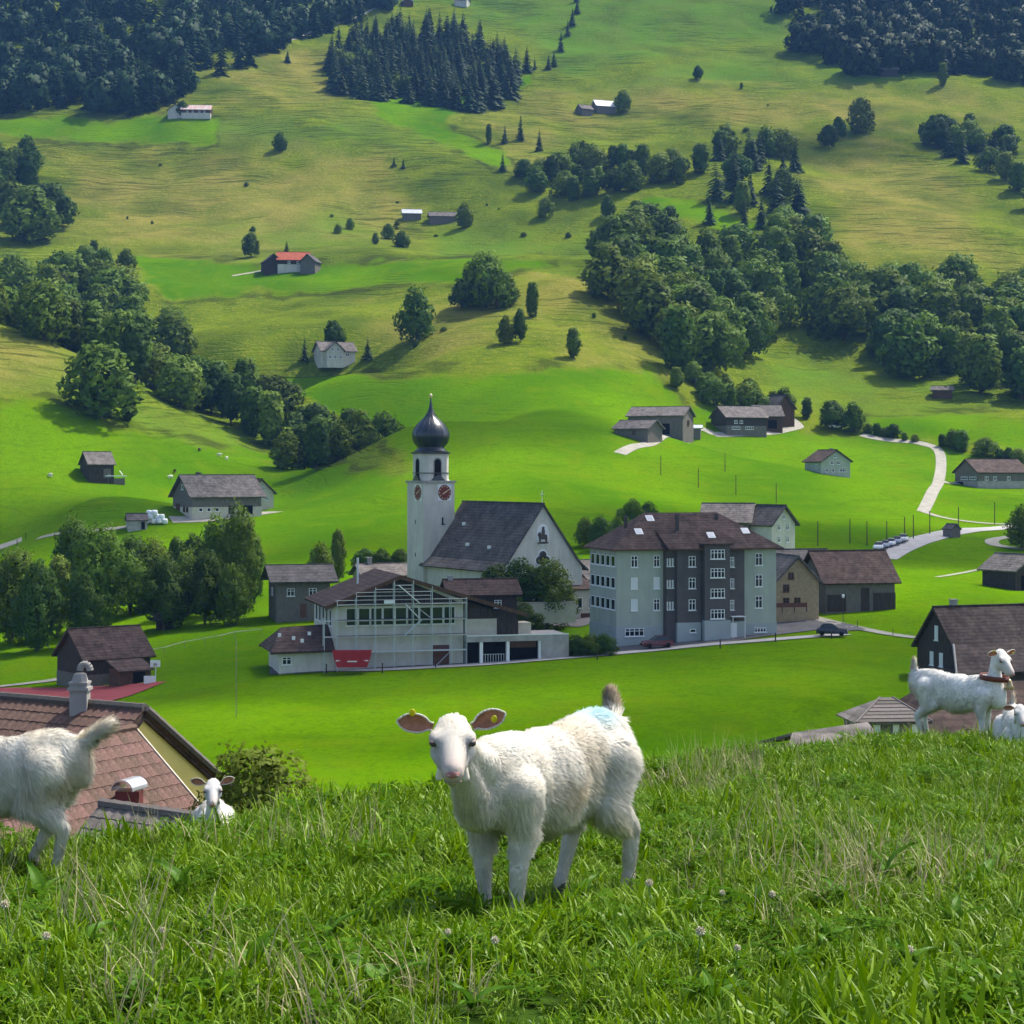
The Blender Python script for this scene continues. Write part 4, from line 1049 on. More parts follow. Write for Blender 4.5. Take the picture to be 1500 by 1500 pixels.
for (u, v, ln) in ((4.2, .46, 0), (6.8, .82, 0), (14.2, .38, 1), (20.3, .45, 0)):
    if ln: y = -2.0 + 6*v; z = zf + 4.4*v + .12
    else: y = -.8 + (Dp*.55+.8)*v; z = EH + .2 + 4.9*v + .1
    mb = MB(); mb.slab([(u-.55,y-.45,z-.32),(u+.55,y-.45,z-.32),(u+.55,y+.55,z+.42),(u-.55,y+.55,z+.42)], .1); sk = mb.build('skylight', M_FRAME, rf)
    mb = MB(); mb.slab([(u-.38,y-.28,z-.165),(u+.38,y-.28,z-.165),(u+.38,y+.4,z+.335),(u-.38,y+.4,z+.335)], .02); mb.build('skylight_pane', M_SHEET, sk)
for (u, y, h) in ((9.6, 1.6, 1.4), (16.8, 4.5, 1.2), (3.4, 5.5, .9)):
    MB().box(u-.2, u+.2, y-.2, y+.2, EH+2.0, EH+4.4+h*.4).build('vent_pipe', M_ROOF_DARK, rf)
for zz in (4.0, 7.0, 10.0):
    window(ae, 2.6, -.012, zz, 1.0, 1.6, 'f', 'white' if zz > 9 else 'blind'); window(ae, 5.9, -.012, zz, .9, 1.6, 'f', 'blind' if 5 < zz < 9 else 'white')
    for u in (7.25, 7.65, 8.05): window(ae, u, -.612, zz+.1, .22, 1.1, 'f', 'plain')
    window(ae, 10.7, -1.212, zz, 1.0, 1.5, 'f', 'white'); window(ae, 16.7, -1.212, zz-.1, .6, 1.4, 'f', 'white')
    window(ae, 21.3, -.012, zz, 1.1, 1.7, 'f', 'white')
    for k in range(5): window(ae, -.012, 1.2 + 2.1*k, zz+.1, 1.6, 1.5, 'l', 'plain')
for zz in (2.8, 5.7, 8.5, 11.1): window(ae, 14.1, -2.212, zz, 2.1, 1.3, 'f', 'double')
window(ae, 2.6, -.08, .5, 2.8, 1.1, 'f', 'double'); window(ae, 21.5, -.08, .6, 1.8, .7, 'f', 'double')
window(ae, 10.8, -1.26, .9, .9, .5, 'f', 'plain')
MB().box(16.4, 17.4, -1.30, -1.243, -.4, 2.1).build('door', M_FRAME, ae)
MB().box(16.2, 18.2, -2.6, -1.3, 3.0, 3.1).box(16.25, 16.33, -2.55, -2.47, -.5, 3.0).box(18.07, 18.15, -2.55, -2.47, -.5, 3.0).build('door_canopy', M_FRAME, ae)
mb = MB(); mb.box(16.2, 18.5, -3.0, -1.3, -1.5, .0).box(16.4, 18.3, -3.6, -3.003, -1.5, -.35); mb.build('entrance_steps', M_CONC, ae)

# ------------------------------------------------------------------ hall under scaffolding
he = empty('hall', pt(489, 978, 247), R(15))
tag(he, 'wide white gabled hall under renovation with brown roof and band of tall windows', 'building')
HW, HD, HE, HA, AX = 17.2, 16.0, 8.2, 11.6, 8.6
mb = MB(); mb.add([(0,0,-2),(HW,0,-2),(HW,HD,-2),(0,HD,-2),(0,0,HE),(HW,0,HE+.3),(HW,HD,HE+.3),(0,HD,HE),(AX,0,HA),(AX,HD,HA)], [(0,1,5,8,4),(2,3,7,9,6),(1,2,6,5),(3,0,4,7)])
mb.build('wall', M_WHITE, he)
mb = MB(); mb.slab([(.02,-.05,HE-.3),(HW+9.2,-.05,HE-.3),(HW+9.2,-.05,HE-2.0+.2),(AX,-.05,HA-.05)][:1] + [(HW,-.05,HE-.3),(AX,-.05,HA-.08)], .045); mb.build('gable_boarding', M_WOOD_DARK, he)
ro = MB(); sl = (HA-HE)/AX
ro.slab([(-1.3,-1.0,HE-sl*1.3+.3),(AX,-1.0,HA+.3),(AX,HD+.8,HA+.3),(-1.3,HD+.8,HE-sl*1.3+.3)], .3)
xr = HW+8.6; zr = HA+.3 - (xr-AX)*.31
ro.slab([(AX,-1.0,HA+.3),(xr,-1.0,zr),(xr,HD+.8,zr),(AX,HD+.8,HA+.3)], .3)
rf = ro.build('roof', M_ROOF_BROWN, he)
mb = MB(); mb.slab([(-1.31,-1.06,HE-sl*1.3-.25),(AX,-1.06,HA-.25),(AX,-1.06,HA+.31),(-1.31,-1.06,HE-sl*1.3+.31)], .06); mb.slab([(AX,-1.06,HA-.25),(xr,-1.06,zr-.5),(xr,-1.06,zr+.01),(AX,-1.06,HA+.31)], .06); mb.build('barge_board', M_WOOD_BROWN, rf)
MB().tube((AX-4, HD*.5, HA-1.3), (AX-4, HD*.5, HA+2.2), .16, n=8).build('flue', M_METAL, rf)
for k in range(9):
    window(he, 2.35 + 1.62*k, -.012, 5.35, 1.55, 2.3, 'f', 'plain')
for k in range(5): window(he, -.012, 2.4 + 2.8*k, 5.2, 1.6, 2.2, 'l', 'plain')
MB().box(13.0, 15.4, -.06, -.01, -.5, 2.6).build('door', M_BROWNFRAME, he)
# annex under the long right-hand roof
mb = MB(); mb.add([(HW+.003,.4,-2),(HW+7.6,.4,-2),(HW+7.6,HD,-2),(HW+.003,HD,-2),(HW+.003,.4,HE+.2),(HW+7.6,.4,HE-2.3),(HW+7.6,HD,HE-2.3),(HW+.003,HD,HE+.2)], [(0,1,5,4),(1,2,6,5),(2,3,7,6),(3,0,4,7),(4,5,6,7)])
mb.build('annex_wall', M_WOOD_DARK, he)
MB().box(HW+.3, HW+4.6, .2, .397, 3.6, 5.9).box(HW+6.3, HW+9.5, .9, 4, 3.6, 5.2).build('annex_panel', M_CREAM, he)
mb = MB().box(HW+.1, HW+14.0, -1.6, 6, 3.0, 3.75).box(HW+10.2, HW+14.0, -1.6, 6, -2.5, 2.997); mb.build('terrace', M_CONC, he)
MB().box(HW+.1, HW+14.0, -1.65, -1.62, 3.76, 3.9).build('terrace_edge', M_FRAME, he)
MB().box(HW+.1, HW+10.19, .0, .19, -2.5, 2.99).build('garage_back', M_BLACK, he)
for u in (HW+1.9, HW+5.5, HW+9.9): MB().box(u, u+.4, -1.5, -1.0, -2.5, 2.99).build('garage_post', M_FRAME, he)
MB().box(HW+6.1, HW+9.7, -.9, -.8, 2.1, 2.98).build('garage_door', M_WOOD_BROWN, he)
mb = MB()
for k in range(9): mb.box(HW+2.3+.36*k, HW+2.36+.36*k, -1.2, -1.14, -1, 1.3)
mb.box(HW+2.3, HW+5.3, -1.19, -1.15, 1.3, 1.36); mb.build('railing', M_METAL, he)
# low annex on the left with its own dark roof
MB().box(-7.2, -.1, -.6, 9, -2.5, 2.3).build('side_annex_wall', M_WHITE, he)
mb = MB(); mb.slab([(-8.4,-1.6,2.3),(-.1,-1.6,2.45),(-.1,4.5,5.3),(-6.2,4.5,5.0)], .3); mb.slab([(-8.4,10,2.3),(-8.4,-1.6,2.3),(-6.2,4.5,5.0)], .3); mb.slab([(-6.2,4.5,5.0),(-.1,4.5,5.3),(-.1,10,2.3),(-8.4,10,2.3)], .3)
mb.build('side_annex_roof', M_ROOF_BROWN, he)
window(he, -6.2, -.612, .6, 1.2, 1.0, 'f', 'white')
for k, (u, y) in enumerate(((-6.9,1.0),(-5.2,.2),(-4.2,-.5),(-3.0,1.2))): MB().box(u-.2, u+.2, y-.15, y+.15, 2.9+(y+1.6)*.45, 3.35+(y+1.6)*.45).build('snow_guard', M_FRAME, he)

# scaffold: every tube its own part
sc_ = empty('scaffold', he.location, R(15)); tag(sc_, 'galvanised tube scaffold with stairway in front of the white hall', 'scaffold')
def bar(name, a, b, r=.05, m=M_METAL): MB().tube(a, b, r, n=6).build(name, m, sc_)
xs_ = [-1.5, .2, 2.7, 5.2, 7.7, 10.2, 12.7, 15.2, 17.3]
tops = [6.5, 8.7, 9.6, 10.4, 11.2, 11.2, 10.4, 9.0, 8.9]
for x, t in zip(xs_, tops):
    for y in (-1.5, -.6): bar('pole', (x, y, -.6), (x, y, t))
for z in (2.0, 4.05, 6.1, 8.15):
    for y in (-1.5, -.6):
        bar('ledger', (xs_[0] if z < 6.5 else xs_[1], y, z), (xs_[-1], y, z), .045)
    MB().box(xs_[1], xs_[-1], -1.5, -.62, z+.05, z+.11).build('deck', M_WOOD_GREY if z > 3 else M_METAL, sc_)
for z, a, b in ((8.75,1,9),(9.25,2,7),(9.75,2,7),(10.6,4,6),(10.1,3,6)): bar('guard_rail', (xs_[a], -1.5, z), (xs_[b-1], -1.5, z), .035)
for z0, z1, a, b in ((6.2,8.2,11.0,9.0),(8.2,10.6,11.0,8.2),(4.1,6.1,9.0,11.2)):
    for dy in (-1.95, -1.55): bar('stair_string', (a, dy, z0), (b, dy, z1), .06)
for a, b, z0, z1 in ((12.7,15.2,-.4,2.0),(7.7,10.2,2.0,4.05),(12.7,10.2,6.1,8.1)): bar('brace', (a, -1.55, z0), (b, -1.55, z1), .035)
MB().box(6.3, 7.7, -1.60, -1.55, 8.25, 8.7).build('sign_board', M_FRAME, sc_)

# red skip
sk = empty('skip_container', Vector(pt(516, 978, 243)), R(3)); tag(sk, 'red steel skip with white stripes in front of the scaffold', 'skip')
mb = MB(); pf = [(-2.4,2.1),(2.4,2.1),(2.35,1.45),(1.9,.12),(-1.9,.12),(-2.35,1.45)]
for y in (-.9,): mb.add([(x,y,z) for x,z in pf] + [(x,.9,z) for x,z in pf], [(5,4,3,2,1,0),(6,7,8,9,10,11),(1,2,8,7),(2,3,9,8),(3,4,10,9),(4,5,11,10),(5,0,6,11)])
mb.build('body', M_REDPAINT, sk)
MB().box(-2.45,2.45,-.97,-.87,2.0,2.15).box(-2.45,2.45,.87,.97,2.0,2.15).box(-2.47,-2.4,-.86,.86,2.0,2.15).box(2.4,2.47,-.86,.86,2.0,2.15).build('rim', M_REDPAINT, sk)
for u in (-1.55,-.95,.95,1.55): MB().box(u-.06, u+.06, -.96, -.902, .25, 1.99).build('rib', M_REDPAINT, sk)
MB().box(-2.2, 2.2, -.8, .8, 1.3, 1.75).build('dark_inside_fill', M_WOOD_GREY, sk)  # added block that stands in for the skip's dark inside
for u, w in ((-1.75,.3),(0,.6),(1.75,.3)): MB().box(u-w, u+w, -.925, -.905, .9 if w<.5 else .8, 1.05 if w<.5 else .95).build('stripe', M_FRAME, sk)

# ------------------------------------------------------------------ houses round the church
gable_house('house', 'dark brown house with low roof behind the scaffolded hall, left of the tower', 'house', 440, 900, 16, 8.5, 8, 5.8, 1.9, M_ROOF_DARK, M_WOOD_GREY, at=Vector(pt(438, 900, 305)), wins=[('f',-2,3.2,1.2,1.2),('f',1.5,3.2,1.2,1.2),('l',0,3.2,1.2,1.2)], ridge='x', over=1.2, doors=[('f',0,1,2,M_BROWNFRAME)])
gable_house('house', 'low grey roof and pale wall between the hall ridge and the church tower', 'house', 565, 880, 20, 10, 7, 5.2, 1.6, M_ROOF_GREY, M_CREAM, at=Vector(pt(566, 885, 330)), chimney=(-3,0,1.2), wins=[('f',-2,2.5,1,1.2),('f',2,2.5,1,1.2)])
gable_house('house', 'low brown-roofed house with square chimney in front of the church trees', 'house', 700, 890, 12, 9.5, 6, 3.6, 1.7, M_ROOF_BROWN, M_WOOD_DARK, at=Vector(pt(703, 905, 272)), chimney=(-4.3,0,.6), wins=[('f',2,1.6,1,1.1)])
gable_house('house', 'brown shingled house partly hidden between the church gable and the apartment house', 'house', 858, 880, 35, 6, 8, 5.4, 2.6, M_ROOF_GREY, M_WOOD_BROWN, at=Vector(pt(862, 893, 315)), wins=[('f',0,2.5,1.1,1.3)])
gable_house('barn', 'long dark barn with brown tile roof right of the apartment house', 'barn', 1250, 890, 14, 11.6, 10, 4.6, 4.2, M_ROOF_BROWN, M_WOOD_GREY, at=Vector(pt(1241, 890, 302)), over=.8, doors=[('f',.8,1.4,3.4,M_WOOD_DARK),('f',4.0,3.8,2.6,M_WOOD_DARK),('f',-4.0,3.2,2.4,M_WOOD_DARK)])
gable_house('house', 'tan shingled house with grey roof and red fence beside the long barn', 'house', 1150, 885, 14, 7, 8, 4.6, 3.6, M_ROOF_GREY, M_BEIGE, at=Vector(pt(1153, 893, 292)), ridge='y', wins=[('f',-1.8,1.0,1,1.1),('f',0,1.0,1,1.1),('f',-1.8,3.0,1,1.1),('f',-1,4.9,.9,1.0)], wstyle='brown', over=.6)
gable_house('barn', 'dark slate roof between the apartment house and the long barn', 'barn', 1170, 870, 14, 9, 7, 5.6, 2.6, M_ROOF_DARK, M_WOOD_DARK, at=Vector(pt(1168, 880, 312)))
mb = MB()
prev = None
for k, q in enumerate([(1158,818,297),(1163,816,297),(1172,826,296),(1186,843,295),(1191,852,294),(1192,868,294),(1193,884,294)]):
    c = Vector(pt(*q))
    if prev: mb.tube(prev, c, .33, n=8)
    prev = c
tag(mb.build('hay_duct', M_METAL, None, True), 'pale bent hay blower pipe leaning on the tan house', 'pipe')
mb = MB(); base = Vector(pt(1152, 893, 284))
fe = empty('fence', base, R(10)); tag(fe, 'low dark red board fence in front of the tan house', 'fence')
MB().box(-2.6,3.2,-.04,.04,.35,1.0).build('board', M_BROWNFRAME, fe)
for k in range(4): MB().box(-2.6+1.9*k,-2.48+1.9*k,.041,.14,-.4,1.05).build('post', M_WOOD_DARK, fe)
gable_house('barn', 'grey-roofed barn showing above the apartment house roof', 'barn', 1065, 800, -14, 8.5, 9, 6.2, 3.0, M_ROOF_GREY, M_WOOD_GREY, at=Vector(pt(1067, 812, 352)))
gable_house('house', 'small white gabled house with dark roof behind the apartment house', 'house', 1125, 800, 38, 6, 6, 4.3, 3.0, M_ROOF_DARK, M_WHITE, at=Vector(pt(1130, 800, 348)), ridge='y', wins=[('f',-1.2,.8,.8,1.1),('f',1.0,.8,.8,1.1),('f',-1.2,3.0,.8,1.1),('f',1.0,3.0,.8,1.1),('f',0,5,.7,.9)])

# ------------------------------------------------------------------ farms on the slopes
gable_house('barn', 'small dark barn with grey roof alone on the left slope', 'barn', 142, 700, 28, 6.5, 8.5, 3.4, 3.0, M_ROOF_GREY, M_WOOD_DARK, y0=380, y1=520, over=.5, doors=[('f',1.5,2,2.2,M_WOOD_GREY)])
lt = empty('lean_to', ground(168, 708, 380, 520), R(28)); tag(lt, 'white pole lean-to frame at the side of the small dark barn', 'shelter')
for k in (-1, 1): MB().tube((k*2.0,-1.2,-1), (k*2.0,-1.2,1.7), .08).build('post', M_WOOD_GREY, lt)
MB().box(-2.8,2.8,-1.35,-1.1,1.703,1.95).build('beam', M_FRAME, lt)
for k in (-1, 1): MB().tube((k*1.8,-1.2,2.0), (k*1.8,1.6,3.1), .14).build('rafter', M_FRAME, lt)
MB().box(-2.4,2.4,-1.0,-.9,-.8,1.2).build('board_wall', M_WOOD_GREY, lt)
gable_house('farmhouse', 'long farm barn with pale gable and brown roof on the lower left slope', 'farmhouse', 318, 752, 32, 17, 11.5, 4.2, 4.4, M_ROOF_GREY, M_WOOD_GREY, y0=380, y1=560, over=.9, lower=M_CREAM, lower_h=1.5, wins=[('f',-6.5,.5,.9,.8,'plain'),('f',-4.5,.5,.9,.8,'plain'),('f',-2.5,.5,.9,.8,'plain'),('l',-3,.4,1.2,1.1,'brown'),('l',-1.2,.4,1.2,1.1,'brown'),('l',0,5.4,1,1.2,'plain')], doors=[('f',1,1.4,1.7,M_WOOD_DARK),('f',4.8,3,1.8,M_BLACK),('l',2.5,2.5,2.2,M_WOOD_BROWN)])
gable_house('house', 'cream gabled house joined behind the long farm barn on the lower left slope', 'house', 374, 748, 32, 7, 7, 4.6, 3.2, M_ROOF_BROWN, M_CREAM, y0=380, y1=600, ridge='y', wins=[('f',-1.2,5,.8,1),('f',.6,5,.8,1),('f',1.5,2.6,.8,1.1),('r',0,2.5,.8,1.1)])
gable_house('shed', 'little stone hut with dark roof beside white wrapped bales', 'shed', 200, 776, 20, 4.2, 3, 1.8, 1.3, M_ROOF_DARK, M_CONC, y0=380, y1=520, over=.3, doors=[('f',1.2,.8,1.5,M_BLACK)])
for q, (dx, dz) in enumerate([(-2.6,0),(-1.3,0),(0,0),(1.3,0),(2.5,0),(-1.9,1.0),(-.6,1.0),(.7,1.0),(1.8,1.0),(-1,1.9),(.3,1.9)]):
    p = ground(225, 769, 380, 520)
    mb = MB(); mb.lathe([(.35,-.55),(.6,-.5),(.66,-.3),(.66,.3),(.6,.5),(.35,.55)], 12)
    b_ = mb.build('hay_bale', M_WRAP, None, True); b_.location = (p.x + dx, p.y + random.uniform(-.3,.3), p.z + .55 + dz); b_.rotation_euler = (random.uniform(-.2,.2), random.uniform(-.2,.2), 1)
    tag(b_, 'white plastic-wrapped bale in the heap beside the little stone hut', 'hay bale', 'white bales beside the stone hut')
wh = gable_house('house', 'white shingled house with grey gable roof on the mown slope left of the tower', 'house', 490, 531, 24, 13, 9, 4.0, 3.2, M_ROOF_GREY, M_WHITE, y0=580, y1=760, wins=[('f',-4.5,.8,1.1,1.2),('f',-2.2,.8,1.1,1.2),('f',3.5,2.0,1.5,1.2)], over=.8)
gable_house('house_wing', 'white cross gable in front of the grey-roofed house on the mown slope', 'house', 0, 0, 24, 6.4, 3, 4.0, 2.9, M_ROOF_GREY, M_WHITE, at=wh.location + Matrix.Rotation(R(24), 3, 'Z') @ Vector((-2.2, -5.9, 0)), ridge='y', wins=[('f',-2,.8,.9,1.2),('f',0,.8,.9,1.2),('f',2,.8,.9,1.2),('f',-1.1,3.6,.9,1.1),('f',1.1,3.6,.9,1.1)])
gable_house('farmhouse', 'farm with bright red-orange roof above the middle mown field', 'farmhouse', 430, 395, 6, 14, 9, 4.0, 3.6, M_ROOF_RED, M_WOOD_DARK, y0=780, y1=950, lower=M_WHITE, lower_h=1.8, wins=[('f',-2,2.2,1.2,1.1),('f',2,2.2,1.2,1.1)])
gable_house('barn', 'dark gabled barn at the left end of the red-roofed farm', 'barn', 398, 398, 20, 8, 8, 4.2, 3.2, M_ROOF_DARK, M_WOOD_DARK, y0=780, y1=950, ridge='y')
gable_house('barn', 'dark gabled barn at the right end of the red-roofed farm', 'barn', 455, 398, -14, 7, 8, 4.2, 3.0, M_ROOF_DARK, M_WOOD_GREY, y0=780, y1=950, ridge='y')
gable_house('shed', 'small white-roofed shed on the upper pasture, left of two', 'shed', 603, 320, 8, 9.5, 5, 2.6, 2.0, M_SHEET, M_WOOD_GREY, y0=880, y1=1150)
gable_house('shed', 'long grey-roofed shed with tree at its end, right of two', 'shed', 648, 325, 8, 14, 6, 2.8, 2.2, M_ROOF_GREY, M_WOOD_GREY, y0=880, y1=1150)
gable_house('farmhouse', 'white-gabled farm with reddish roof beside the upper mown field', 'farmhouse', 288, 170, 4, 17, 8, 3.2, 3.0, M_ROOF_RED2, M_BROWNFRAME, y0=1000, y1=1300, lower=M_WHITE, lower_h=1.0, wins=[('f',-5,1.3,1.2,1.1),('f',-2,1.3,1.2,1.1),('f',2,1.3,1.2,1.1),('f',5,1.3,1.2,1.1)])
gable_house('barn', 'dark gabled wing at the left end of the upper mown field farm', 'barn', 258, 171, 4, 9, 8, 3.2, 3.2, M_ROOF_BROWN, M_WHITE, y0=1000, y1=1300, ridge='y', gable_m=None)
gable_house('barn', 'large pale-roofed barn on the upper pasture with smaller hut beside', 'barn', 884, 164, 20, 13, 9, 3.0, 4.0, M_SHEET, M_WOOD_GREY, y0=1080, y1=1350, ridge='x')
gable_house('shed', 'smaller grey hut left of the large pale-roofed barn', 'shed', 856, 167, 30, 8, 7, 2.6, 2.8, M_ROOF_GREY, M_WOOD_GREY, y0=1080, y1=1350)
gable_house('house', 'house with steep white roof beside a tree below the upper right forest', 'house', 1258, 106, 35, 11, 9, 3.0, 4.4, M_SHEET, M_WOOD_DARK, y0=1180, y1=1450)
gable_house('barn', 'dark gabled barn right of the steep white-roofed house', 'barn', 1284, 108, -10, 8, 7, 3.0, 3.6, M_ROOF_DARK, M_WOOD_DARK, y0=1180, y1=1450, ridge='y')
gable_house('barn', 'long low grey barn at the right of the upper right farm', 'barn', 1302, 110, -6, 12, 7, 3.0, 2.0, M_ROOF_GREY, M_WOOD_DARK, y0=1180, y1=1450)
gable_house('shed', 'small hut on the skyline track above the spruce wood, left of two', 'shed', 596, 8, 20, 8, 6, 2.4, 2.4, M_SHEET, M_WOOD_BROWN, y0=1250, y1=1700, ridge='y')
gable_house('house', 'white hut above the spruce wood, right of two', 'house', 677, 8, -20, 10, 7, 3.0, 2.6, M_ROOF_GREY, M_WHITE, y0=1250, y1=1700)
# right farms
gable_house('farmhouse', 'grey barn with low pitched roof, larger of the left pair on the right slope', 'barn', 968, 636, -22, 17, 11, 5.4, 2.6, M_ROOF_GREY, M_WOOD_GREY, y0=540, y1=700, doors=[('f',3,3,3,M_BLACK)], wins=[('r',0,2.6,2,1.5,'brown')])
gable_house('shed', 'low grey annex in front of the larger barn on the right slope', 'shed', 935, 642, -35, 11, 8, 2.6, 2.2, M_ROOF_GREY, M_WOOD_GREY, y0=540, y1=700, wins=[('f',1,.8,1.2,1,'brown')])
gable_house('shed', 'white-roofed low garage right of the larger barn', 'shed', 1008, 638, -8, 8, 5, 2.0, .8, M_SHEET, M_WOOD_GREY, y0=540, y1=700)
gable_house('farmhouse', 'dark wooden farmhouse with grey roof, middle of the right slope farm', 'farmhouse', 1082, 632, 24, 15, 10, 4.6, 3.4, M_ROOF_GREY, M_WOOD_DARK, y0=540, y1=720, lower=M_WOOD_GREY, lower_h=1.7, wins=[('f',-4,.5,3,1,'double'),('f',1,.5,3,1,'double'),('f',-4,2.4,1.2,1.1),('f',-2,2.4,1.2,1.1)])
gable_house('barn', 'barn with two skylights at the right end of the dark farmhouse', 'barn', 1122, 628, 10, 9, 8, 4.2, 3.4, M_ROOF_GREY, M_WOOD_BROWN, y0=540, y1=720, doors=[('f',1,3,2.6,M_BLACK)])
gable_house('barn', 'dark gabled barn at the bend of the track behind the farmhouse', 'barn', 1138, 618, 30, 8, 9, 4.6, 4.2, M_ROOF_DARK, M_WOOD_BROWN, y0=560, y1=740, ridge='y')
gable_house('house', 'pale green shingled house alone in the mown field on the right', 'house', 1212, 694, 22, 9.5, 9, 3.6, 3.0, M_ROOF_BROWN, M_GREEN, y0=460, y1=600, ridge='y', chimney=(0,-2,.5), wins=[('f',-3,.5,1,1.1),('f',-1,.5,1,1.1),('f',2.2,.5,2.2,1.1,'double'),('f',-1.2,2.6,1,1.1),('f',.8,2.6,1,1.1),('f',-.2,4.6,.9,.9),('l',-2,1.5,1,1.1)])
gable_house('farmhouse', 'long brown-roofed farmhouse at the right edge beside the pale lane', 'farmhouse', 1452, 712, 24, 18, 11, 4.2, 3.6, M_ROOF_BROWN, M_WOOD_GREY, y0=460, y1=640, lower=M_CONC, lower_h=1.5, wins=[('l',-3,1.9,3.2,1,'double'),('l',1,1.9,3.2,1,'double'),('f',-6,1.8,1.2,1.1),('f',-3,1.8,1.2,1.1),('f',2,1.8,1.2,1.1)], doors=[('l',3,3,1.3,M_BLACK)])
gable_house('shed', 'small weathered hay hut on the clearing below the large wood', 'shed', 1380, 582, -12, 7, 5, 2.4, 1.3, M_ROOF_GREY, M_WOOD_BROWN, y0=600, y1=760)
gable_house('shed', 'little grey hut at the edge of the tongue of wood above the farm', 'shed', 1030, 568, 20, 6, 5, 2.0, 1.6, M_ROOF_GREY, M_WOOD_GREY, y0=600, y1=760)
gable_house('shed', 'small dark hut beside the pale lane on the right', 'shed', 1394, 787, 30, 2.6, 2.8, 1.7, 1.0, M_ROOF_DARK, M_WOOD_GREY, y0=360, y1=520, ridge='y', over=.25)
gable_house('barn', 'dark barn with pale door cut by the right edge above the meadow', 'barn', 1486, 862, 30, 7.5, 8, 3.4, 2.4, M_ROOF_GREY, M_WOOD_DARK, y0=260, y1=380, ridge='y', doors=[('f',1.0,.9,2.8,M_FRAME),('f',-1.4,2,2.4,M_BLACK)])
gable_house('barn', 'dark barn with reddish-brown roof beside the red sports court', 'barn', 152, 1000, 38, 9.5, 8.6, 3.8, 3.4, M_ROOF_BROWN, M_WOOD_DARK, y0=200, y1=300, over=.6, lower=M_WOOD_GREY, lower_h=1.6, gable_m=None, doors=[('f',2.5,2,2,M_BLACK)])
lt = empty('shed', ground(190, 1002, 200, 300), R(38)); tag(lt, 'small lean-to shed of dark boards on the right side of the dark barn', 'shed')
MB().box(-2.2,2.2,-1.5,1.5,-1.5,2.0).build('wall', M_WOOD_BROWN, lt)
mb = MB(); mb.slab([(-2.6,-2.0,1.9),(2.6,-2.0,1.9),(2.6,1.6,3.1),(-2.6,1.6,3.1)], .15); mb.build('roof', M_ROOF_BROWN, lt)
MB().box(-.3,1.5,-1.53,-1.503,-.5,1.6).build('door', M_BLACK, lt)
gable_house('garden_hut', 'tiny garden hut in front of the nearer wood', 'hut', 241, 922, 10, 2.6, 2.4, 1.6, 1.0, M_ROOF_DARK, M_WOOD_DARK, y0=220, y1=330, over=.5)
# ------------------------------------------------------------------ nearer houses below the knoll
M_TILE = mat('clay_tile', (0.165, 0.098, 0.076), 0.8, 0.2, noise=0.35, scale=9, bump=0.3, bscale=60, objvar=0.22)
M_TILE_DARK = mat('weathered_tile', (0.105, 0.085, 0.078), 0.85, 0.2, noise=0.45, scale=9, bump=0.3, bscale=60, objvar=0.3, hue=(0.16, 0.15, 0.13))
M_REDMETAL = mat('red_metal', (0.16, 0.028, 0.030), 0.35, 0.5, metallic=0.2)
M_CHROME = mat('bright_sheet', (0.78, 0.78, 0.76), 0.25, 0.5, metallic=0.7)

def tile_mesh(w, l, m):
    xs = np.linspace(-w/2, w/2 + .012, 7); prof = [0.012*math.cos(2*math.pi*(x/w)) + 0.012 for x in xs]
    V = []; 
    for y, dz in ((-l/2, 0.022), (l/2, 0.0)):
        for x, z in zip(xs, prof): V.append((x, y, z + dz))
    for x, z in zip(xs, prof): V.append((x, -l/2, z + .022 - .03))
    n = len(xs); Fq = [(i, i+1, n+i+1, n+i) for i in range(n-1)] + [(2*n+i, 2*n+i+1, i+1, i) for i in range(n-1)]
    me = bpy.data.meshes.new('roof_tile'); me.from_pydata(V, [], Fq); me.materials.append(m); return me

def tiled_slope(parent, origin, along, down, length, slope_len, mesh, tw, tl, limit, m, stuff_name='tile_field', keep=None):
    """lay tiles on a slope: origin top corner, along = row direction, down = unit vector down the slope"""
    al = Vector(along).normalized(); dn = Vector(down).normalized(); nn = (al.cross(-dn)).normalized()
    if nn.z < 0: nn = -nn
    xax = al if al.cross(-dn).dot(nn) > 0 else -al
    Rm = Matrix((xax, -dn, nn)).transposed().to_4x4()
    rows = int(slope_len / tl); cols = int(length / tw); spots = []
    for r in range(rows):
        for c in range(cols):
            q = Vector(origin) + al * ((c + .5) * tw) + dn * ((r + .55) * tl) + nn * (.03 + random.uniform(0, .006))
            spots.append(q)
    if keep: spots.sort(key=keep)
    rest = []
    for i, q in enumerate(spots):
        M_ = Matrix.Translation(q) @ Rm @ Matrix.Rotation(random.uniform(-.02, .02), 4, 'Z')
        if i < limit:
            o = bpy.data.objects.new('roof_tile', mesh); COL.objects.link(o); o.parent = parent; o.matrix_local = M_
        else: rest.append(M_)
    if rest:
        v0 = [v.co.copy() for v in mesh.vertices]; f0 = [tuple(p.vertices) for p in mesh.polygons]; V = []; Fc = []
        for M_ in rest:
            n = len(V); V += [M_ @ v for v in v0]; Fc += [tuple(i + n for i in f) for f in f0]
        o = obj_from(stuff_name, V, Fc, m, parent); o['kind'] = 'stuff'

lh = empty('house', (0, 0, 0)); tag(lh, 'yellow-walled house with red tiled roof below the knoll, behind the left goat', 'house')
P0 = Vector(pt(208, 1040, 48)); rl = Vector((-0.86, 0.51, 0)).normalized(); bk = Vector((0.51, 0.86, 0)).normalized(); dn_ = Vector((0, 0, 1))
tn = 0.72
def LP(a, b, z=0.0): return P0 + rl * a + bk * b + dn_ * z
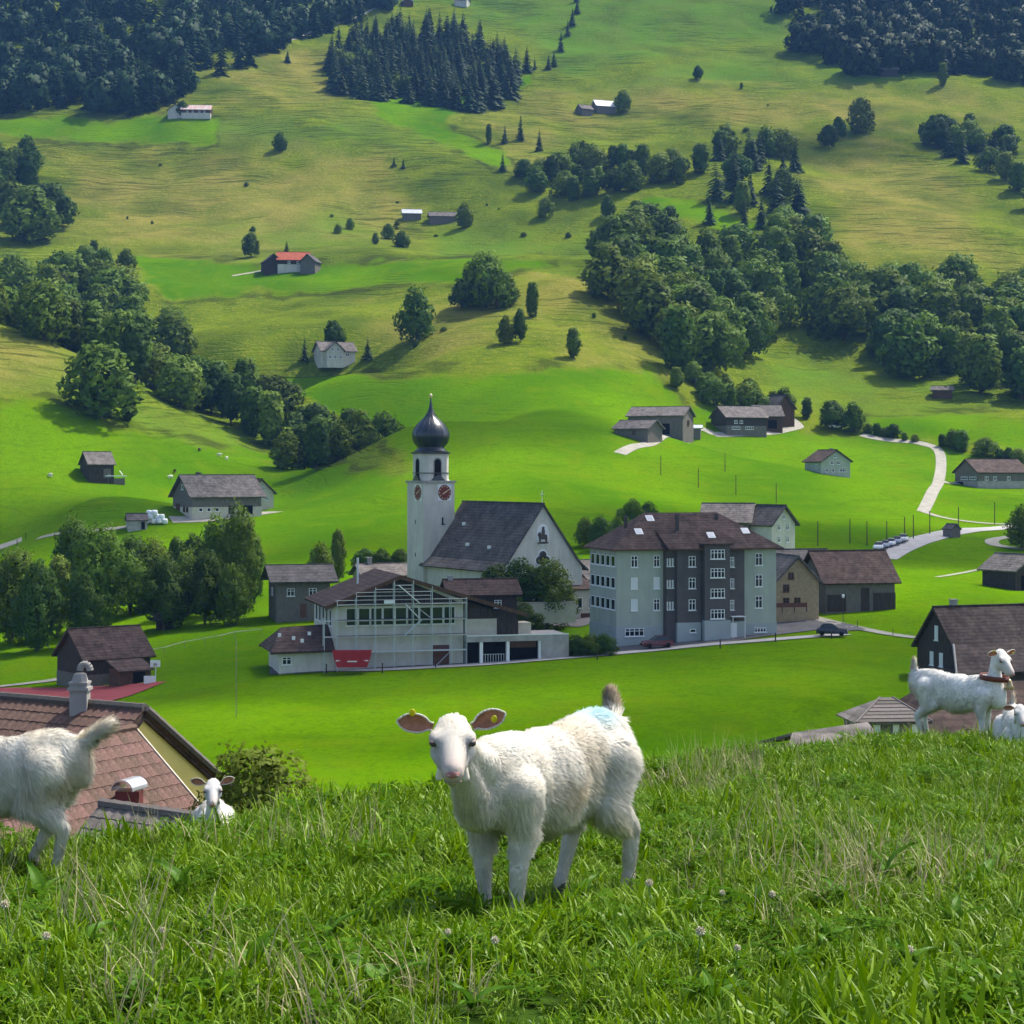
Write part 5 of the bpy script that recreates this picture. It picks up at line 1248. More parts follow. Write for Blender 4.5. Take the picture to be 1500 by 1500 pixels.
# main roof
mb = MB(); over = .10
mb.slab([LP(-over,0,.0), LP(9,0,0), LP(9,-4.2,-4.2*tn), LP(-over,-4.2,-4.2*tn)], .2)
mb.slab([LP(9,0,0), LP(-over,0,0), LP(-over,4.0,-4.0*tn), LP(9,4.0,-4.0*tn)], .2)
mb.slab([LP(9,4.0,-4.0*tn), LP(-over,4.0,-4.0*tn), LP(-over,6.0,-4.0*tn-.75), LP(9,6.0,-4.0*tn-.75)], .2)
lroof = mb.build('roof', M_ROOF_BROWN, lh)
mb = MB()
for a, b in ((LP(-over-.03,0,.06), LP(-over-.03,4.0,-4*tn+.06)), (LP(-over-.03,4.0,-4*tn+.06), LP(-over-.03,6.0,-4*tn-.7))):
    d = (b-a); up = Vector((0,0,1)); mb.slab([a - up*.20, b - up*.20, b + up*.02, a + up*.02], .06)
mb.build('barge_board', M_WOOD_BROWN, lroof)
mb = MB(); k = 0
while k < 5.8:      # row of verge tiles along the right edge
    z = -k*tn if k < 4.0 else -4*tn - (k-4)*.37
    a = LP(-over-.06, k, z+.05); mb.tube(a, a + bk*.36 + dn_*(-.36*(tn if k < 4 else .37)), .085, .10, 6); k += .33
mb.build('verge_tiles', M_TILE_DARK, lroof)
mb = MB()
for q in range(26): a = LP(-over + .36*q, 0, .06); mb.tube(a, a + rl*.38, .12, .105, 7)
mb.build('ridge_tiles', M_TILE_DARK, lroof)
# gable wall (yellow)
mb = MB(); mb.slab([LP(0,-3.8,-12.3), LP(0,4.9,-12.3), LP(0,4.9,-4*tn-.6), LP(0,3.9,-3.95*tn), LP(0,0,-.22), LP(0,-3.8,-3.8*tn-.2)], .4); mb.build('wall', M_YELLOW, lh)
mb = MB(); mb.slab([LP(.41,4.9,-12.3), LP(9,4.9,-12.3), LP(9,4.9,-4*tn-.5), LP(.41,4.9,-4*tn-.5)], .3); mb.build('back_wall', M_YELLOW, lh)
TM = tile_mesh(.25, .43, M_TILE); TMD = tile_mesh(.25, .43, M_TILE_DARK)
sl_ = Vector((-bk.x, -bk.y, -tn)).normalized()
tiled_slope(lh, LP(-over,0,.0) + sl_*.02, rl, sl_, 7.5, 2.2, TM, .25, .36, 60, M_TILE, 'tile_field', keep=lambda q: -q.x)
# cross wing with its slope facing right
V0 = Vector(pt(197, 1069, 47.5)); dr = Vector((0.92, -0.39, 0)).normalized(); t2 = .95
def WP(t, s, z=0.0): return V0 - bk * t + dr * s + dn_ * (z - t2 * s)
mb = MB(); mb.slab([WP(0,0), WP(7,0), WP(7,3.4), WP(0,3.4)], .18); mb.slab([WP(7,0), WP(0,0), V0 - dr*3.4 - dn_*t2*3.4, V0 - bk*7 - dr*3.4 - dn_*t2*3.4], .18)
wroof = mb.build('wing_roof', M_ROOF_BROWN, lh)
mb = MB(); mb.slab([WP(-.04,0,.10), WP(-.04,3.4,.10), WP(-.04,3.4,-.16), WP(-.04,0,-.16)], .05); mb.build('wing_barge_board', M_CREAM, wroof)
mb = MB()
for q in range(19): a = WP(.37*q, 0, .05); mb.tube(a, a - bk*.39, .11, .095, 7)
mb.build('wing_ridge_tiles', M_TILE, wroof)
mb = MB(); c = WP(.5, 2.6); b2 = WP(6.8, 2.6)
mb.slab([WP(.4,2.9,-8), WP(6.8,2.9,-8), WP(6.8,2.9,-.2), WP(.4,2.9,-.2)], .3) if False else mb.slab([WP(6.8,2.9,-8), WP(.4,2.9,-8), WP(.4,2.9,-.22), WP(6.8,2.9,-.22)], .3)
mb.build('wing_wall', M_YELLOW, lh)
sdn = (dr - dn_*t2).normalized()
tiled_slope(lh, WP(0,0), -bk, sdn, 7.0, 4.3, TM, .25, .36, 290, M_TILE, 'wing_tile_field', keep=lambda q: abs(750 + F*q.x/q.y - 150) + 0.4*abs(1120 - (HORIZON - F*(q.z-EYE)/q.y)))
# chimneys
cb = LP(1.95, -.15, -.22); ch = empty('chimney', (0, 0, 0)); ch.parent = lh
mb = MB(); mb.box(cb.x-.22, cb.x+.22, cb.y-.22, cb.y+.22, cb.z-.8, cb.z+.62); mb.build('shaft', M_CONC, ch)
mb = MB(); mb.box(cb.x-.27, cb.x+.27, cb.y-.27, cb.y+.27, cb.z+.623, cb.z+.70).box(cb.x-.22, cb.x+.22, cb.y-.22, cb.y+.22, cb.z+.70, cb.z+.78).box(cb.x-.24, cb.x+.24, cb.y-.24, cb.y+.24, cb.z+.783, cb.z+.84); mb.build('cap_plate', M_CONC, ch)
mb = MB(); mb.lathe([(.22, cb.z+.842), (.19, cb.z+.93), (.16, cb.z+1.02), (.13, cb.z+1.05)], 8, (cb.x, cb.y)); 
pr_ = None
for q in range(9):
    t = math.pi*q/8; a = Vector((cb.x + .06 - .13*math.cos(t) + .07, cb.y, cb.z + 1.12 + .17*math.sin(t)))
    if pr_: mb.tube(pr_, a, .085, n=10)
    pr_ = a
mb.build('cowl', M_CONC, ch)
c2 = WP(2.35, 1.75, 0); ch = empty('chimney', (0, 0, 0)); ch.parent = lh
mb = MB(); mb.box(c2.x-.28, c2.x+.28, c2.y-.25, c2.y+.25, c2.z-.6, c2.z+.62); mb.build('shaft', M_REDMETAL, ch)
mb = MB(); n = 10; pts = []
for q in range(n + 1):
    t = math.pi * q / n; pts.append((c2.y - .30*math.cos(t), c2.z + .66 + .24*math.sin(t)))
Vv = [(c2.x-.34, y, z) for y, z in pts] + [(c2.x+.34, y, z) for y, z in pts] + [(c2.x-.34, c2.y+(y-c2.y)*.93, z-.03) for y, z in pts] + [(c2.x+.34, c2.y+(y-c2.y)*.93, z-.03) for y, z in pts]
k = n + 1
Fv = [(i, k+i, k+i+1, i+1) for i in range(n)] + [(2*k+i, 2*k+i+1, 3*k+i+1, 3*k+i) for i in range(n)] + [(i, i+1, 2*k+i+1, 2*k+i) for i in range(n)] + [(k+i, 3*k+i, 3*k+i+1, k+i+1) for i in range(n)]
cw = obj_from('hood', Vv, Fv, M_CHROME, ch); cw.matrix_local = Matrix.Translation(Vector((c2.x, c2.y, 0))) @ Matrix.Rotation(R(70), 4, 'Z') @ Matrix.Translation(Vector((-c2.x, -c2.y, 0)))

# lower dark-tiled roof in front
dh = empty('house', (0, 0, 0)); tag(dh, 'low house with dark weathered tile roof just below the knoll beside the small goat', 'house')
A0 = Vector(pt(148, 1180, 41.5)); A1 = Vector(pt(352, 1199, 39.8)); A1.z = A0.z - .12; al_ = (A1 - A0).normalized(); fr = Vector((al_.y, -al_.x, 0)).normalized(); t3 = .62
def DP(a, s, z=0): return A0 + al_*a + fr*s + dn_*(z - t3*abs(s))
Ld = (A1 - A0).length
mb = MB(); mb.slab([DP(0,0), DP(0,3.5), DP(Ld,3.5), DP(Ld,0)], .15); mb.slab([DP(0,0), DP(Ld,0), DP(Ld,-3.5), DP(0,-3.5)], .15); droof = mb.build('roof', M_ROOF_DARK, dh)
mb = MB()
for q in range(int(Ld/.34)): a = DP(.34*q, 0, .05); mb.tube(a, a + al_*.38, .13, .11, 7)
mb.build('ridge_tiles', M_TILE_DARK, droof)
mb = MB(); mb.slab([DP(.3,3.1,-7), DP(Ld-.3,3.1,-7), DP(Ld-.3,3.1,-.18), DP(.3,3.1,-.18)], .25); mb.slab([DP(Ld-.3,-3.1,-7), DP(.3,-3.1,-7), DP(.3,-3.1,-.18), DP(Ld-.3,-3.1,-.18)], .25); mb.build('wall', M_WOOD_DARK, dh)
mb = MB(); mb.slab([DP(.05,-3.0,-6), DP(.05,3.0,-6), DP(.05,3.0,-.25), DP(.05,0,-.25), DP(.05,-3.0,-.25)], .2); mb.build('gable_wall', M_WOOD_DARK, dh)
tiled_slope(dh, DP(0,0), al_, (fr - dn_*t3).normalized(), Ld, 3.4, TMD, .25, .36, 110, M_TILE_DARK, 'tile_field', keep=lambda q: -q.z)

# tall dark house on the right and the low roofs in front of it
rh = gable_house('house', 'tall dark-shingled house with steep dark roof and chimney behind the right goats', 'house', 0, 0, 20, 14, 8.4, 7.6, 4.4, M_ROOF_UMBER, M_WOOD_DARK, at=Vector(pt(1447, 1038, 226)), over=.55, chimney=(-4.6, .2, .9), wins=[('l',0,8.3,.7,1.7,'blind'),('l',-1.0,5.3,.75,1.6,'blind'),('l',1.0,5.3,.75,1.6,'blind'),('l',2.6,2.4,.75,1.6,'blind'),('l',-2.2,2.4,.75,1.6,'blind')])
le = empty('lean_to', Vector(pt(1447, 1035, 219)), R(20)); tag(le, 'low front wing with dark sloping roof against the tall dark house', 'house')
MB().box(-5.6, 8, -2, 1.4, -3, 4.4).build('wall', M_WOOD_DARK, le)
mb = MB(); mb.slab([(-6.0,-2.8,4.2),(8.5,-2.8,4.2),(8.5,1.5,7.0),(-3.6,1.5,7.0)], .2); mb.build('roof', M_ROOF_UMBER, le)
mb = MB(); mb.tube((-6.0,-2.82,4.3), (-3.6,1.48,7.1), .14, n=5); mb.build('barge_board', M_CONC, le)
sh = empty('pavilion', Vector(pt(1294, 1090, 92)), R(6)); tag(sh, 'small hipped-roof pavilion with tile rows poking above the grass on the right', 'pavilion')
MB().box(-1.55, 1.55, -1.4, 1.4, -6, 1.28).build('wall', M_WOOD_GREY, sh)
for k in range(6): MB().box(-1.35+.46*k, -1.05+.46*k, -1.45, -1.403, -.2, 1.15).build('board', M_FRAME if k % 2 else M_WOOD_GREY, sh)
mb = MB(); hip(mb, -1.85, 1.85, -1.75, 1.75, 1.25, .95, .2, -.1, .5, .1); prf = mb.build('roof', M_ROOF_GREY, sh)
TMG = tile_mesh(.3, .3, M_TILE_DARK)
for r in range(7):
    f = (r + .5) / 7.0; y = -1.75 + 1.95 * f; z = 1.27 + .95 * f
    xa = -1.85 + 1.75 * f; xb = 1.85 - 1.35 * f
    mb = MB(); mb.slab([(xa, y-.15, z-.075+.05), (xb, y-.15, z-.075+.05), (xb, y+.13, z+.065+.015), (xa, y+.13, z+.065+.015)], .025); mb.build('tile_row', M_TILE_DARK, sh)
mb = MB(); mb.tube((1.85,-1.75,1.3), (.5,.2,2.24), .06, n=5); mb.tube((-1.85,-1.75,1.3), (-.1,.2,2.24), .06, n=5); mb.build('hip_cap', M_TILE_DARK, prf)
dk = empty('house', Vector(pt(1415, 1110, 104)), R(8)); tag(dk, 'broad dark brown hipped roof between the pavilion and the goats on the right', 'house')
MB().box(-4.2, 6.5, -3.2, 4, -4, 1.2).build('wall', M_WOOD_DARK, dk)
mb = MB(); hip(mb, -4.9, 7.2, -3.9, 4.7, 1.1, 3.0, .4, -2.0, 4.5, .2); mb.build('roof', M_ROOF_BROWN, dk)
window(dk, 1.5, -3.212, -.3, 1.2, 1.0, 'f', 'white')
lw = empty('shed', Vector(pt(1205, 1120, 84)), R(10)); tag(lw, 'low brown tiled roof just above the grass left of the pavilion', 'shed')
MB().box(-2.1, 2.1, -1.7, 2.0, -5, .70).build('wall', M_WOOD_GREY, lw)
mb = MB(); mb.slab([(-2.3,-1.9,.75),(2.3,-1.9,1.0),(2.3,.6,1.75),(-1.2,.6,1.35)], .12); mb.slab([(-1.2,.6,1.35),(2.3,.6,1.75),(2.3,2.2,1.2),(-2.3,2.2,.75)], .12); mb.build('roof', M_ROOF_GREY, lw)

# tree top rising beside the yellow house
e = empty('broadleaf_tree', (0, 0, 0)); tag(e, 'fine-leaved tree whose top rises above the grass beside the yellow house', 'tree')
p = Vector(pt(378, 1120, 46)); e.location = (p.x, p.y, hz(p.x, p.y))
hh = p.z - e.location.z
cm = broad_crown(301, 6.0, 3.6, 16000, .11, 16, .05, M_LEAF_LIGHT, 'round')
c_ = link('crown', cm, e, (0, 0, hh - 5.6)); t_ = link('trunk', trunk_mesh(301, hh, .16, 8, .4), e)

# ------------------------------------------------------------------ street things
def car(px, py, Y, rz, colm, label, group=None, cat='car', L_=4.3, Hh=1.58, name='parked_car'):
    p = Vector(pt(px, py, Y)); p.z = hz(p.x, p.y) + .22
    e = empty(name, p, R(rz)); tag(e, label, cat, group)
    l = L_/2; w = .86
    prof = [(-l,.30),(-l,.80),(-l+.12,.98),(-l+.45,1.04),(l-1.35,1.0),(l-.25,.86),(l,.66),(l,.30)]
    n = len(prof); V = []
    for s, ins in ((-1,0),(1,0)):
        for x, z in prof: V.append((x, s*(w - (.06 if z > .8 else 0)), z))
    Fc = [tuple(range(n)), tuple(range(2*n-1, n-1, -1))] + [(i, n+i, n+(i+1)%n, (i+1)%n) for i in range(n)]
    obj_from('body', V, Fc, colm, e)
    cab = [(-l+.35,1.0),(-l+.75,Hh-.04),(-l+1.3,Hh),(l-2.05,Hh-.02),(l-1.3,.985)]; n = len(cab); V = []
    for s in (-1, 1):
        for x, z in cab: V.append((x, s*(w-.08 - (.16 if z > 1.1 else 0)), z))
    Fc = [tuple(range(n)), tuple(range(2*n-1, n-1, -1))] + [(i, n+i, n+(i+1)%n, (i+1)%n) for i in range(n)]
    obj_from('cabin', V, Fc, M_GLASS, e)
    MB().box(-l+.85, l-2.1, -w+.26, w-.26, Hh-.01, Hh+.03).build('roof', colm, e)
    for sx in (-l+.8, l-.85):
        for sy in (-1, 1): MB().tube((sx, sy*(w-.2), .33), (sx, sy*(w+.01), .33), .33, n=12).build('wheel', M_BLACK, e)
    for sy in (-.6, .6): MB().box(l-.02, l+.012, sy-.15, sy+.15, .6, .74).build('headlight', M_FRAME, e)
    return e
M_CARRED = mat('dark_red_car_paint', (0.10, 0.012, 0.02), 0.25, 0.6)
M_CARDARK = mat('dark_car_paint', (0.022, 0.018, 0.035), 0.2, 0.6)
M_CARWHITE = mat('white_car_paint', (0.75, 0.77, 0.80), 0.3, 0.5)
M_CARGREY = mat('grey_car_paint', (0.30, 0.34, 0.42), 0.3, 0.5)
car(962, 937, 259, 195, M_CARRED, 'dark red car parked in front of the apartment house')
car(1219, 930, 266, -12, M_CARDARK, 'dark purple-black car on the pale strip right of the apartment house')
for k in range(5): car(1287 + 9*k, 822 - 1.6*k, 402 + 3*k, 250, (M_CARWHITE, M_CARGREY)[k % 2], ['first car from the left in the row beside the pale lane', 'second car from the left in the row beside the pale lane', 'third car from the left in the row beside the pale lane', 'fourth car from the left in the row beside the pale lane', 'last car on the right in the row beside the pale lane'][k], 'cars parked beside the lane')
g_ = ground(1225, 629, 560, 720); car(1225, 629, g_.y, 10, M_CARWHITE, 'white van beside the dense trees at the hedge', None, 'van', 5.0, 2.2, 'delivery_van')

def post(name, px, py, h, r, label, group, cat, m, y0=150, y1=900, lamp=False):
    p = ground(px, py, y0, y1); e = empty(name, p); tag(e, label, cat, group)
    MB().tube((0,0,-.6), (0,0,h), r, r*.8, 8).build('pole', m, e)
    if lamp:
        mb = MB(); mb.lathe([(.10,h+.003),(.20,h+.12),(.22,h+.42),(.12,h+.55)], 8); mb.build('lantern', M_FRAME, e, True)
    else: MB().tube((0,0,h+.003), (0,0,h+.06), r*1.15, r*.9, 8).build('cap', m, e)
    return e
M_POLE = mat('pole_wood', (0.07, 0.055, 0.045), 0.9, 0.1, noise=0.3, scale=4)
for px, py in ((1198,800),(1245,797),(1270,800),(1299,800),(1325,793),(1338,790),(1362,783),(1404,776),(1457,768)): post('utility_pole', px, py, 5.2, .13, 'slim wooden pole in the line along the pale lane on the right', 'wooden poles along the right lane', 'pole', M_POLE)
for px, py in ((968,697),(1023,715),(1062,692),(1078,726),(1137,737)): post('utility_pole', px, py, 5.0, .12, 'slim wooden pole standing in the bright mown field', 'wooden poles in the mown field', 'pole', M_POLE)
for px, py in ((478,988),(560,987),(638,979),(875,967),(1055,951),(1136,941),(1218,936)): post('bollard', px, py, 1.2, .10, 'short dark post along the edge of the pale pavement', 'posts along the pavement', 'post', M_POLE)
for px, py in ((1160,900),(1167,901),(1175,903),(1183,905),(1190,907),(1198,909),(1256,921),(1308,932)): post('fence_post', px, py, 1.0, .06, 'thin post of the open fence along the gravel footpath', 'posts along the gravel footpath', 'post', M_POLE)
post('street_lamp', 1235, 912, 3.6, .06, 'dark street lamp with white lantern above the parked dark car', None, 'street lamp', M_POLE, lamp=True)
post('street_lamp', 968, 936, 3.4, .06, 'street lamp in front of the apartment house beside the red car', None, 'street lamp', M_METAL, lamp=True)
post('street_lamp', 482, 880, 3.5, .06, 'street lamp left of the hall roof', None, 'street lamp', M_METAL, lamp=True)
post('net_pole', 346, 1052, 8.3, .05, 'tall grey pole on the slope between sports court and hall', None, 'pole', M_WOOD_GREY)
for px, py in ((25,800),(142,783),(38,790)): post('fence_post', px, py, 1.4, .1, 'dark post beside the farm track on the left', 'posts beside the left track', 'post', M_POLE)
# rail fence on the bank above the sports court
fe = empty('rail_fence', (0, 0, 0)); tag(fe, 'pale single-rail fence on the bank right of the dark barn', 'fence')
FP = [ground(px, py, 200, 330) for px, py in ((214,964),(240,958),(270,951),(300,945),(325,940),(344,936),(384,932))]
for q in FP: MB().tube(q + Vector((0,0,-.4)), q + Vector((0,0,1.0)), .05).build('post', M_WOOD_GREY, fe)
for a, b in zip(FP[:-1], FP[1:]): MB().tube(a + Vector((0,0,.95)), b + Vector((0,0,.95)), .06).build('rail', M_CONC, fe)
bh = empty('basketball_hoop', ground(228, 1000, 200, 300)); tag(bh, 'white basketball backboards on the edge of the sports court', 'basketball hoop')
MB().tube((0,0,-.5), (0,0,2.6), .07).build('pole', M_METAL, bh)
MB().box(-.65,.65,-.3,-.24,2.0,2.9).build('backboard', M_FRAME, bh)
MB().box(-.25,.25,-.315,-.302,2.2,2.5).build('target_frame', M_CONC, bh)
mb = MB()
for q in range(10):
    t0, t1 = 2*math.pi*q/10, 2*math.pi*(q+1)/10; mb.tube((.23*math.cos(t0), -.55+.23*math.sin(t0), 2.1), (.23*math.cos(t1), -.55+.23*math.sin(t1), 2.1), .02, n=4)
mb.build('ring', M_REDPAINT, bh)
MB().box(-1.4,.1,-.7,-.62,-.1,.9).build('low_board', M_FRAME, bh)
# bench-like pallets, table left of the hall
p = ground(440, 985, 220, 300); pl = empty('pallet_stack', p, R(20)); tag(pl, 'small stack of pale boards on the ground left of the red skip', 'boards')
for k in range(4): MB().box(-1.4+.15*k, 1.2+.1*k, -.5, .5, .02+.16*k, .15+.16*k).build('board', (M_WOOD_GREY, M_FRAME)[k % 2], pl)
# low wall and crosses near church
p = Vector(pt(805, 893, 286)); ww = empty('garden_wall', p, R(12)); tag(ww, 'low pale churchyard wall with cap below the church trees', 'wall')
MB().box(-5,4,-.2,.2,-2,1.0).build('body', M_CREAM, ww); MB().box(-5.1,4.1,-.28,.28,1.003,1.12).build('cap', M_CONC, ww)
# ------------------------------------------------------------------ goats
def fur_mat(name, base, attr_name=None, trans=0.25):
    m = bpy.data.materials.new(name); m.use_nodes = True; nt = m.node_tree; N = nt.nodes; L = nt.links
    b = N['Principled BSDF']; b.inputs['Roughness'].default_value = 0.75; b.inputs['Specular IOR Level'].default_value = 0.2
    at = N.new('ShaderNodeAttribute'); at.attribute_name = 'coat'
    gi = N.new('ShaderNodeNewGeometry'); hs = N.new('ShaderNodeHueSaturation'); mr = N.new('ShaderNodeMapRange')
    mr.inputs['To Min'].default_value = 0.86; mr.inputs['To Max'].default_value = 1.04
    L.new(gi.outputs['Random Per Island'], mr.inputs['Value']); L.new(mr.outputs['Result'], hs.inputs['Value']); L.new(at.outputs['Color'], hs.inputs['Color'])
    L.new(hs.outputs['Color'], b.inputs['Base Color'])
    t = N.new('ShaderNodeBsdfTranslucent'); L.new(hs.outputs['Color'], t.inputs['Color'])
    mx = N.new('ShaderNodeMixShader'); mx.inputs['Fac'].default_value = trans
    L.new(b.outputs[0], mx.inputs[1]); L.new(t.outputs[0], mx.inputs[2]); L.new(mx.outputs[0], N['Material Output'].inputs['Surface'])
    return m
M_FUR = fur_mat('goat_coat', None)
M_SKIN = fur_mat('goat_skin', None, trans=0.0)
M_NOSE = mat('pink_nose', (0.42, 0.17, 0.15), 0.45, 0.4, noise=0.3, scale=60)
M_EYE = mat('goat_eye', (0.035, 0.022, 0.012), 0.1, 0.6)
M_LID = mat('pink_lid', (0.34, 0.25, 0.21), 0.6, 0.3)
M_EARIN = mat('ear_inside', (0.46, 0.20, 0.13), 0.7, 0.2, noise=0.35, scale=25)
M_EAROUT = mat('ear_outside', (0.70, 0.64, 0.55), 0.8, 0.2)
M_TAG = mat('yellow_ear_tag', (0.75, 0.62, 0.02), 0.4, 0.4)
M_HOOF = mat('hoof', (0.05, 0.042, 0.035), 0.6, 0.3)
M_COLLAR = mat('brown_collar', (0.14, 0.035, 0.022), 0.5, 0.4, noise=0.2, scale=20)
M_BELL = mat('brass_bell', (0.42, 0.33, 0.17), 0.35, 0.6, metallic=0.6)

def rcone(mb, a, b, ra, rb, n=14, m=7):
    """tapered capsule"""
    a = Vector(a); b = Vector(b); d = b - a; ln = d.length; d.normalize(); u = d.orthogonal().normalized(); w = d.cross(u)
    rings = []
    for k in range(m): t = math.pi/2*(1 - k/(m-1)) if m > 1 else 0; rings.append((a - d*ra*math.sin(t), max(ra*math.cos(t), 1e-4)))
    for k in range(m): t = math.pi/2*k/(m-1); rings.append((b + d*rb*math.sin(t), max(rb*math.cos(t), 1e-4)))
    vs = []; fs = []
    for c, r in rings:
        for k in range(n): t = 2*math.pi*k/n; vs.append(c + (u*math.cos(t) + w*math.sin(t))*r)
    for i in range(len(rings)-1):
        for k in range(n): fs.append((i*n+k, i*n+(k+1)%n, (i+1)*n+(k+1)%n, (i+1)*n+k))
    fs.append(tuple(range(n-1,-1,-1))); fs.append(tuple((len(rings)-1)*n+k for k in range(n)))
    mb.add(vs, fs)
def ellip(mb, c, r, rot=None, n=18, m=12):
    vs = []; fs = []
    for i in range(1, m):
        p = math.pi*i/m
        for k in range(n):
            t = 2*math.pi*k/n; v = Vector((r[0]*math.sin(p)*math.cos(t), r[1]*math.sin(p)*math.sin(t), r[2]*math.cos(p)))
            if rot is not None: v = rot @ v
            vs.append(Vector(c) + v)
    top = Vector((0,0,r[2])); bot = Vector((0,0,-r[2]))
    if rot is not None: top = rot @ top; bot = rot @ bot
    vs += [Vector(c)+top, Vector(c)+bot]; T = len(vs)-2; Bq = len(vs)-1
    for i in range(m-2):
        for k in range(n): fs.append((i*n+k, (i+1)*n+k, (i+1)*n+(k+1)%n, i*n+(k+1)%n))
    for k in range(n): fs.append((T, k, (k+1)%n)); fs.append((Bq, (m-2)*n+(k+1)%n, (m-2)*n+k))
    mb.add(vs, fs)

def remesh(mb, voxel, smooth_it):
    me = bpy.data.meshes.new('tmp'); me.from_pydata([tuple(v) for v in mb.v], [], mb.f)
    o = bpy.data.objects.new('tmp', me); COL.objects.link(o)
    md = o.modifiers.new('r', 'REMESH'); md.mode = 'VOXEL'; md.voxel_size = voxel; md.use_smooth_shade = True
    sm = o.modifiers.new('s', 'SMOOTH'); sm.factor = 0.5; sm.iterations = smooth_it
    dg = bpy.context.evaluated_depsgraph_get(); dg.update()
    out = bpy.data.meshes.new_from_object(o.evaluated_get(dg))
    bpy.data.objects.remove(o); bpy.data.meshes.remove(me)
    return out

def head_frame(d, roll=0.0):
    """matrix whose x axis is the nose direction d, z up"""
    x = Vector(d).normalized(); z = Vector((0,0,1)); y = z.cross(x).normalized(); z = x.cross(y)
    M_ = Matrix((x, y, z)).transposed()
    return M_ @ Matrix.Rotation(roll, 3, 'X')

def goat(name, label, x, y, fwd, scale, head_pos, head_dir, tail=(-.45,0,.74), tail_len=1.0, voxel=.011, strands=14000, roll=0.0, lying=False, shag=1.0, group=None, mark=False, ears=(0.15, 0.15), z=None, legs=None, tail_col=(0.62,0.52,0.38), collar=False, tint=(0.80,0.77,0.70), shorthair=False, tags=True, seed=1):
    rz = math.atan2(fwd[1], fwd[0])
    e = empty(name, (x, y, (hz(x, y) if z is None else z) - .01), rz); e.scale = (scale,)*3
    tag(e, label, 'goat', group)
    hp = Vector(head_pos); HM = head_frame(head_dir, roll)
    def hd(a, b, c): return hp + HM @ Vector((a, b, c))
    mb = MB(); dz = 0.0 if not lying else -.19
    # trunk: deep chest, round belly, higher rump
    for c, r in (((.24,0,.445),(.135,.105,.155)), ((.12,0,.425),(.17,.132,.170)), ((-.03,0,.415),(.19,.155,.182)), ((-.16,0,.43),(.17,.142,.170)), ((-.29,0,.475),(.145,.118,.145)), ((-.37,0,.485),(.10,.10,.115)), ((-.23,0,.455),(.15,.140,.160)), ((.20,0,.46),(.12,.112,.14)), ((.30,0,.42),(.085,.085,.13)), ((.17,0,.535),(.12,.055,.06)), ((-.30,0,.57),(.13,.06,.05))):
        ellip(mb, (c[0], c[1], c[2]+dz+.004), (r[0], r[1]*.90, r[2]*.94))
    nb = Vector((.27,0,.475+dz)); nt_ = hd(-.055, 0, -.03)
    midn = nb.lerp(nt_, .5) + Vector((0,0,.0))
    rcone(mb, nb, midn, .085, .052); rcone(mb, midn, nt_, .052, .043); rcone(mb, Vector((.32,.0,.37+dz)), nt_ + Vector((-.01,0,-.03)), .066, .034)
    # head: flat brow, straight tapering face, square muzzle
    ellip(mb, hd(-.018,0,.006), (.072,.062,.052), HM); ellip(mb, hd(.012,0,.022), (.050,.069,.030), HM)
    rcone(mb, hd(.02,0,.002), hd(.150,0,-.006), .050, .034); rcone(mb, hd(.03,0,-.034), hd(.150,0,-.034), .038, .022)
    for s in (-1,1):
        ellip(mb, hd(.026, s*.054, .032), (.030,.018,.015), HM); rcone(mb, hd(.015,s*.036,-.028), hd(.09,s*.018,-.032), .032, .022)
    ellip(mb, hd(.156,0,-.012), (.022,.035,.028), HM); ellip(mb, hd(.150,0,-.036), (.020,.024,.016), HM)
    ellip(mb, hd(-.040,0,.040), (.040,.042,.018), HM)
    # legs
    L_ = legs or {}
    feet = []
    if not lying:
        for s in (-1, 1):
            o = L_.get(('f', s), (0, 0)); fx = .19 + o[0]; 
            rcone(mb, (.20,s*.075,.42), (.185,s*.080,.29), .082, .047); rcone(mb, (.185,s*.080,.30), (.195+o[0]*.5,s*.080,.17), .044, .029)
            rcone(mb, (.195+o[0]*.5,s*.082,.18), (fx,s*.082,.065), .030, .021); rcone(mb, (fx,s*.082,.065), (fx+.012,s*.082,.03), .023, .027); feet.append((fx+.016, s*.082))
            o = L_.get(('h', s), (0, 0)); fx = -.345 + o[0]
            rcone(mb, (-.30,s*.06,.45), (-.265,s*.082,.33), .110, .074); rcone(mb, (-.255,s*.09,.32), (-.375+o[0]*.7,s*.082,.215), .066, .031)
            rcone(mb, (-.375+o[0]*.7,s*.082,.215), (fx,s*.082,.07), .030, .021); rcone(mb, (fx,s*.082,.07), (fx+.012,s*.082,.03), .023, .027); feet.append((fx+.016, s*.082))
    else:
        for s in (-1, 1):
            rcone(mb, (.18,s*.09,.2), (.30,s*.10,.05), .07, .045); rcone(mb, (.30,s*.10,.05), (.16,s*.12,.03), .035, .028)
            rcone(mb, (-.28,s*.10,.22), (-.14,s*.15,.07), .11, .06); rcone(mb, (-.14,s*.15,.06), (-.30,s*.17,.04), .04, .03)
    # tail core
    t0 = Vector((-.44,0,.56+dz)); t1 = Vector((tail[0],tail[1],tail[2]+dz)); rcone(mb, t0, t0.lerp(t1, .8), .03, .022)
    body = remesh(mb, voxel, 7)
    nv = len(body.vertices); co = np.empty(nv*3, np.float32); body.vertices.foreach_get('co', co); co = co.reshape(-1,3)
    no = np.empty(nv*3, np.float32); body.vertices.foreach_get('normal', no); no = no.reshape(-1,3)
    HMi = np.array(HM.inverted()); hl = (co - np.array(hp)) @ HMi.T
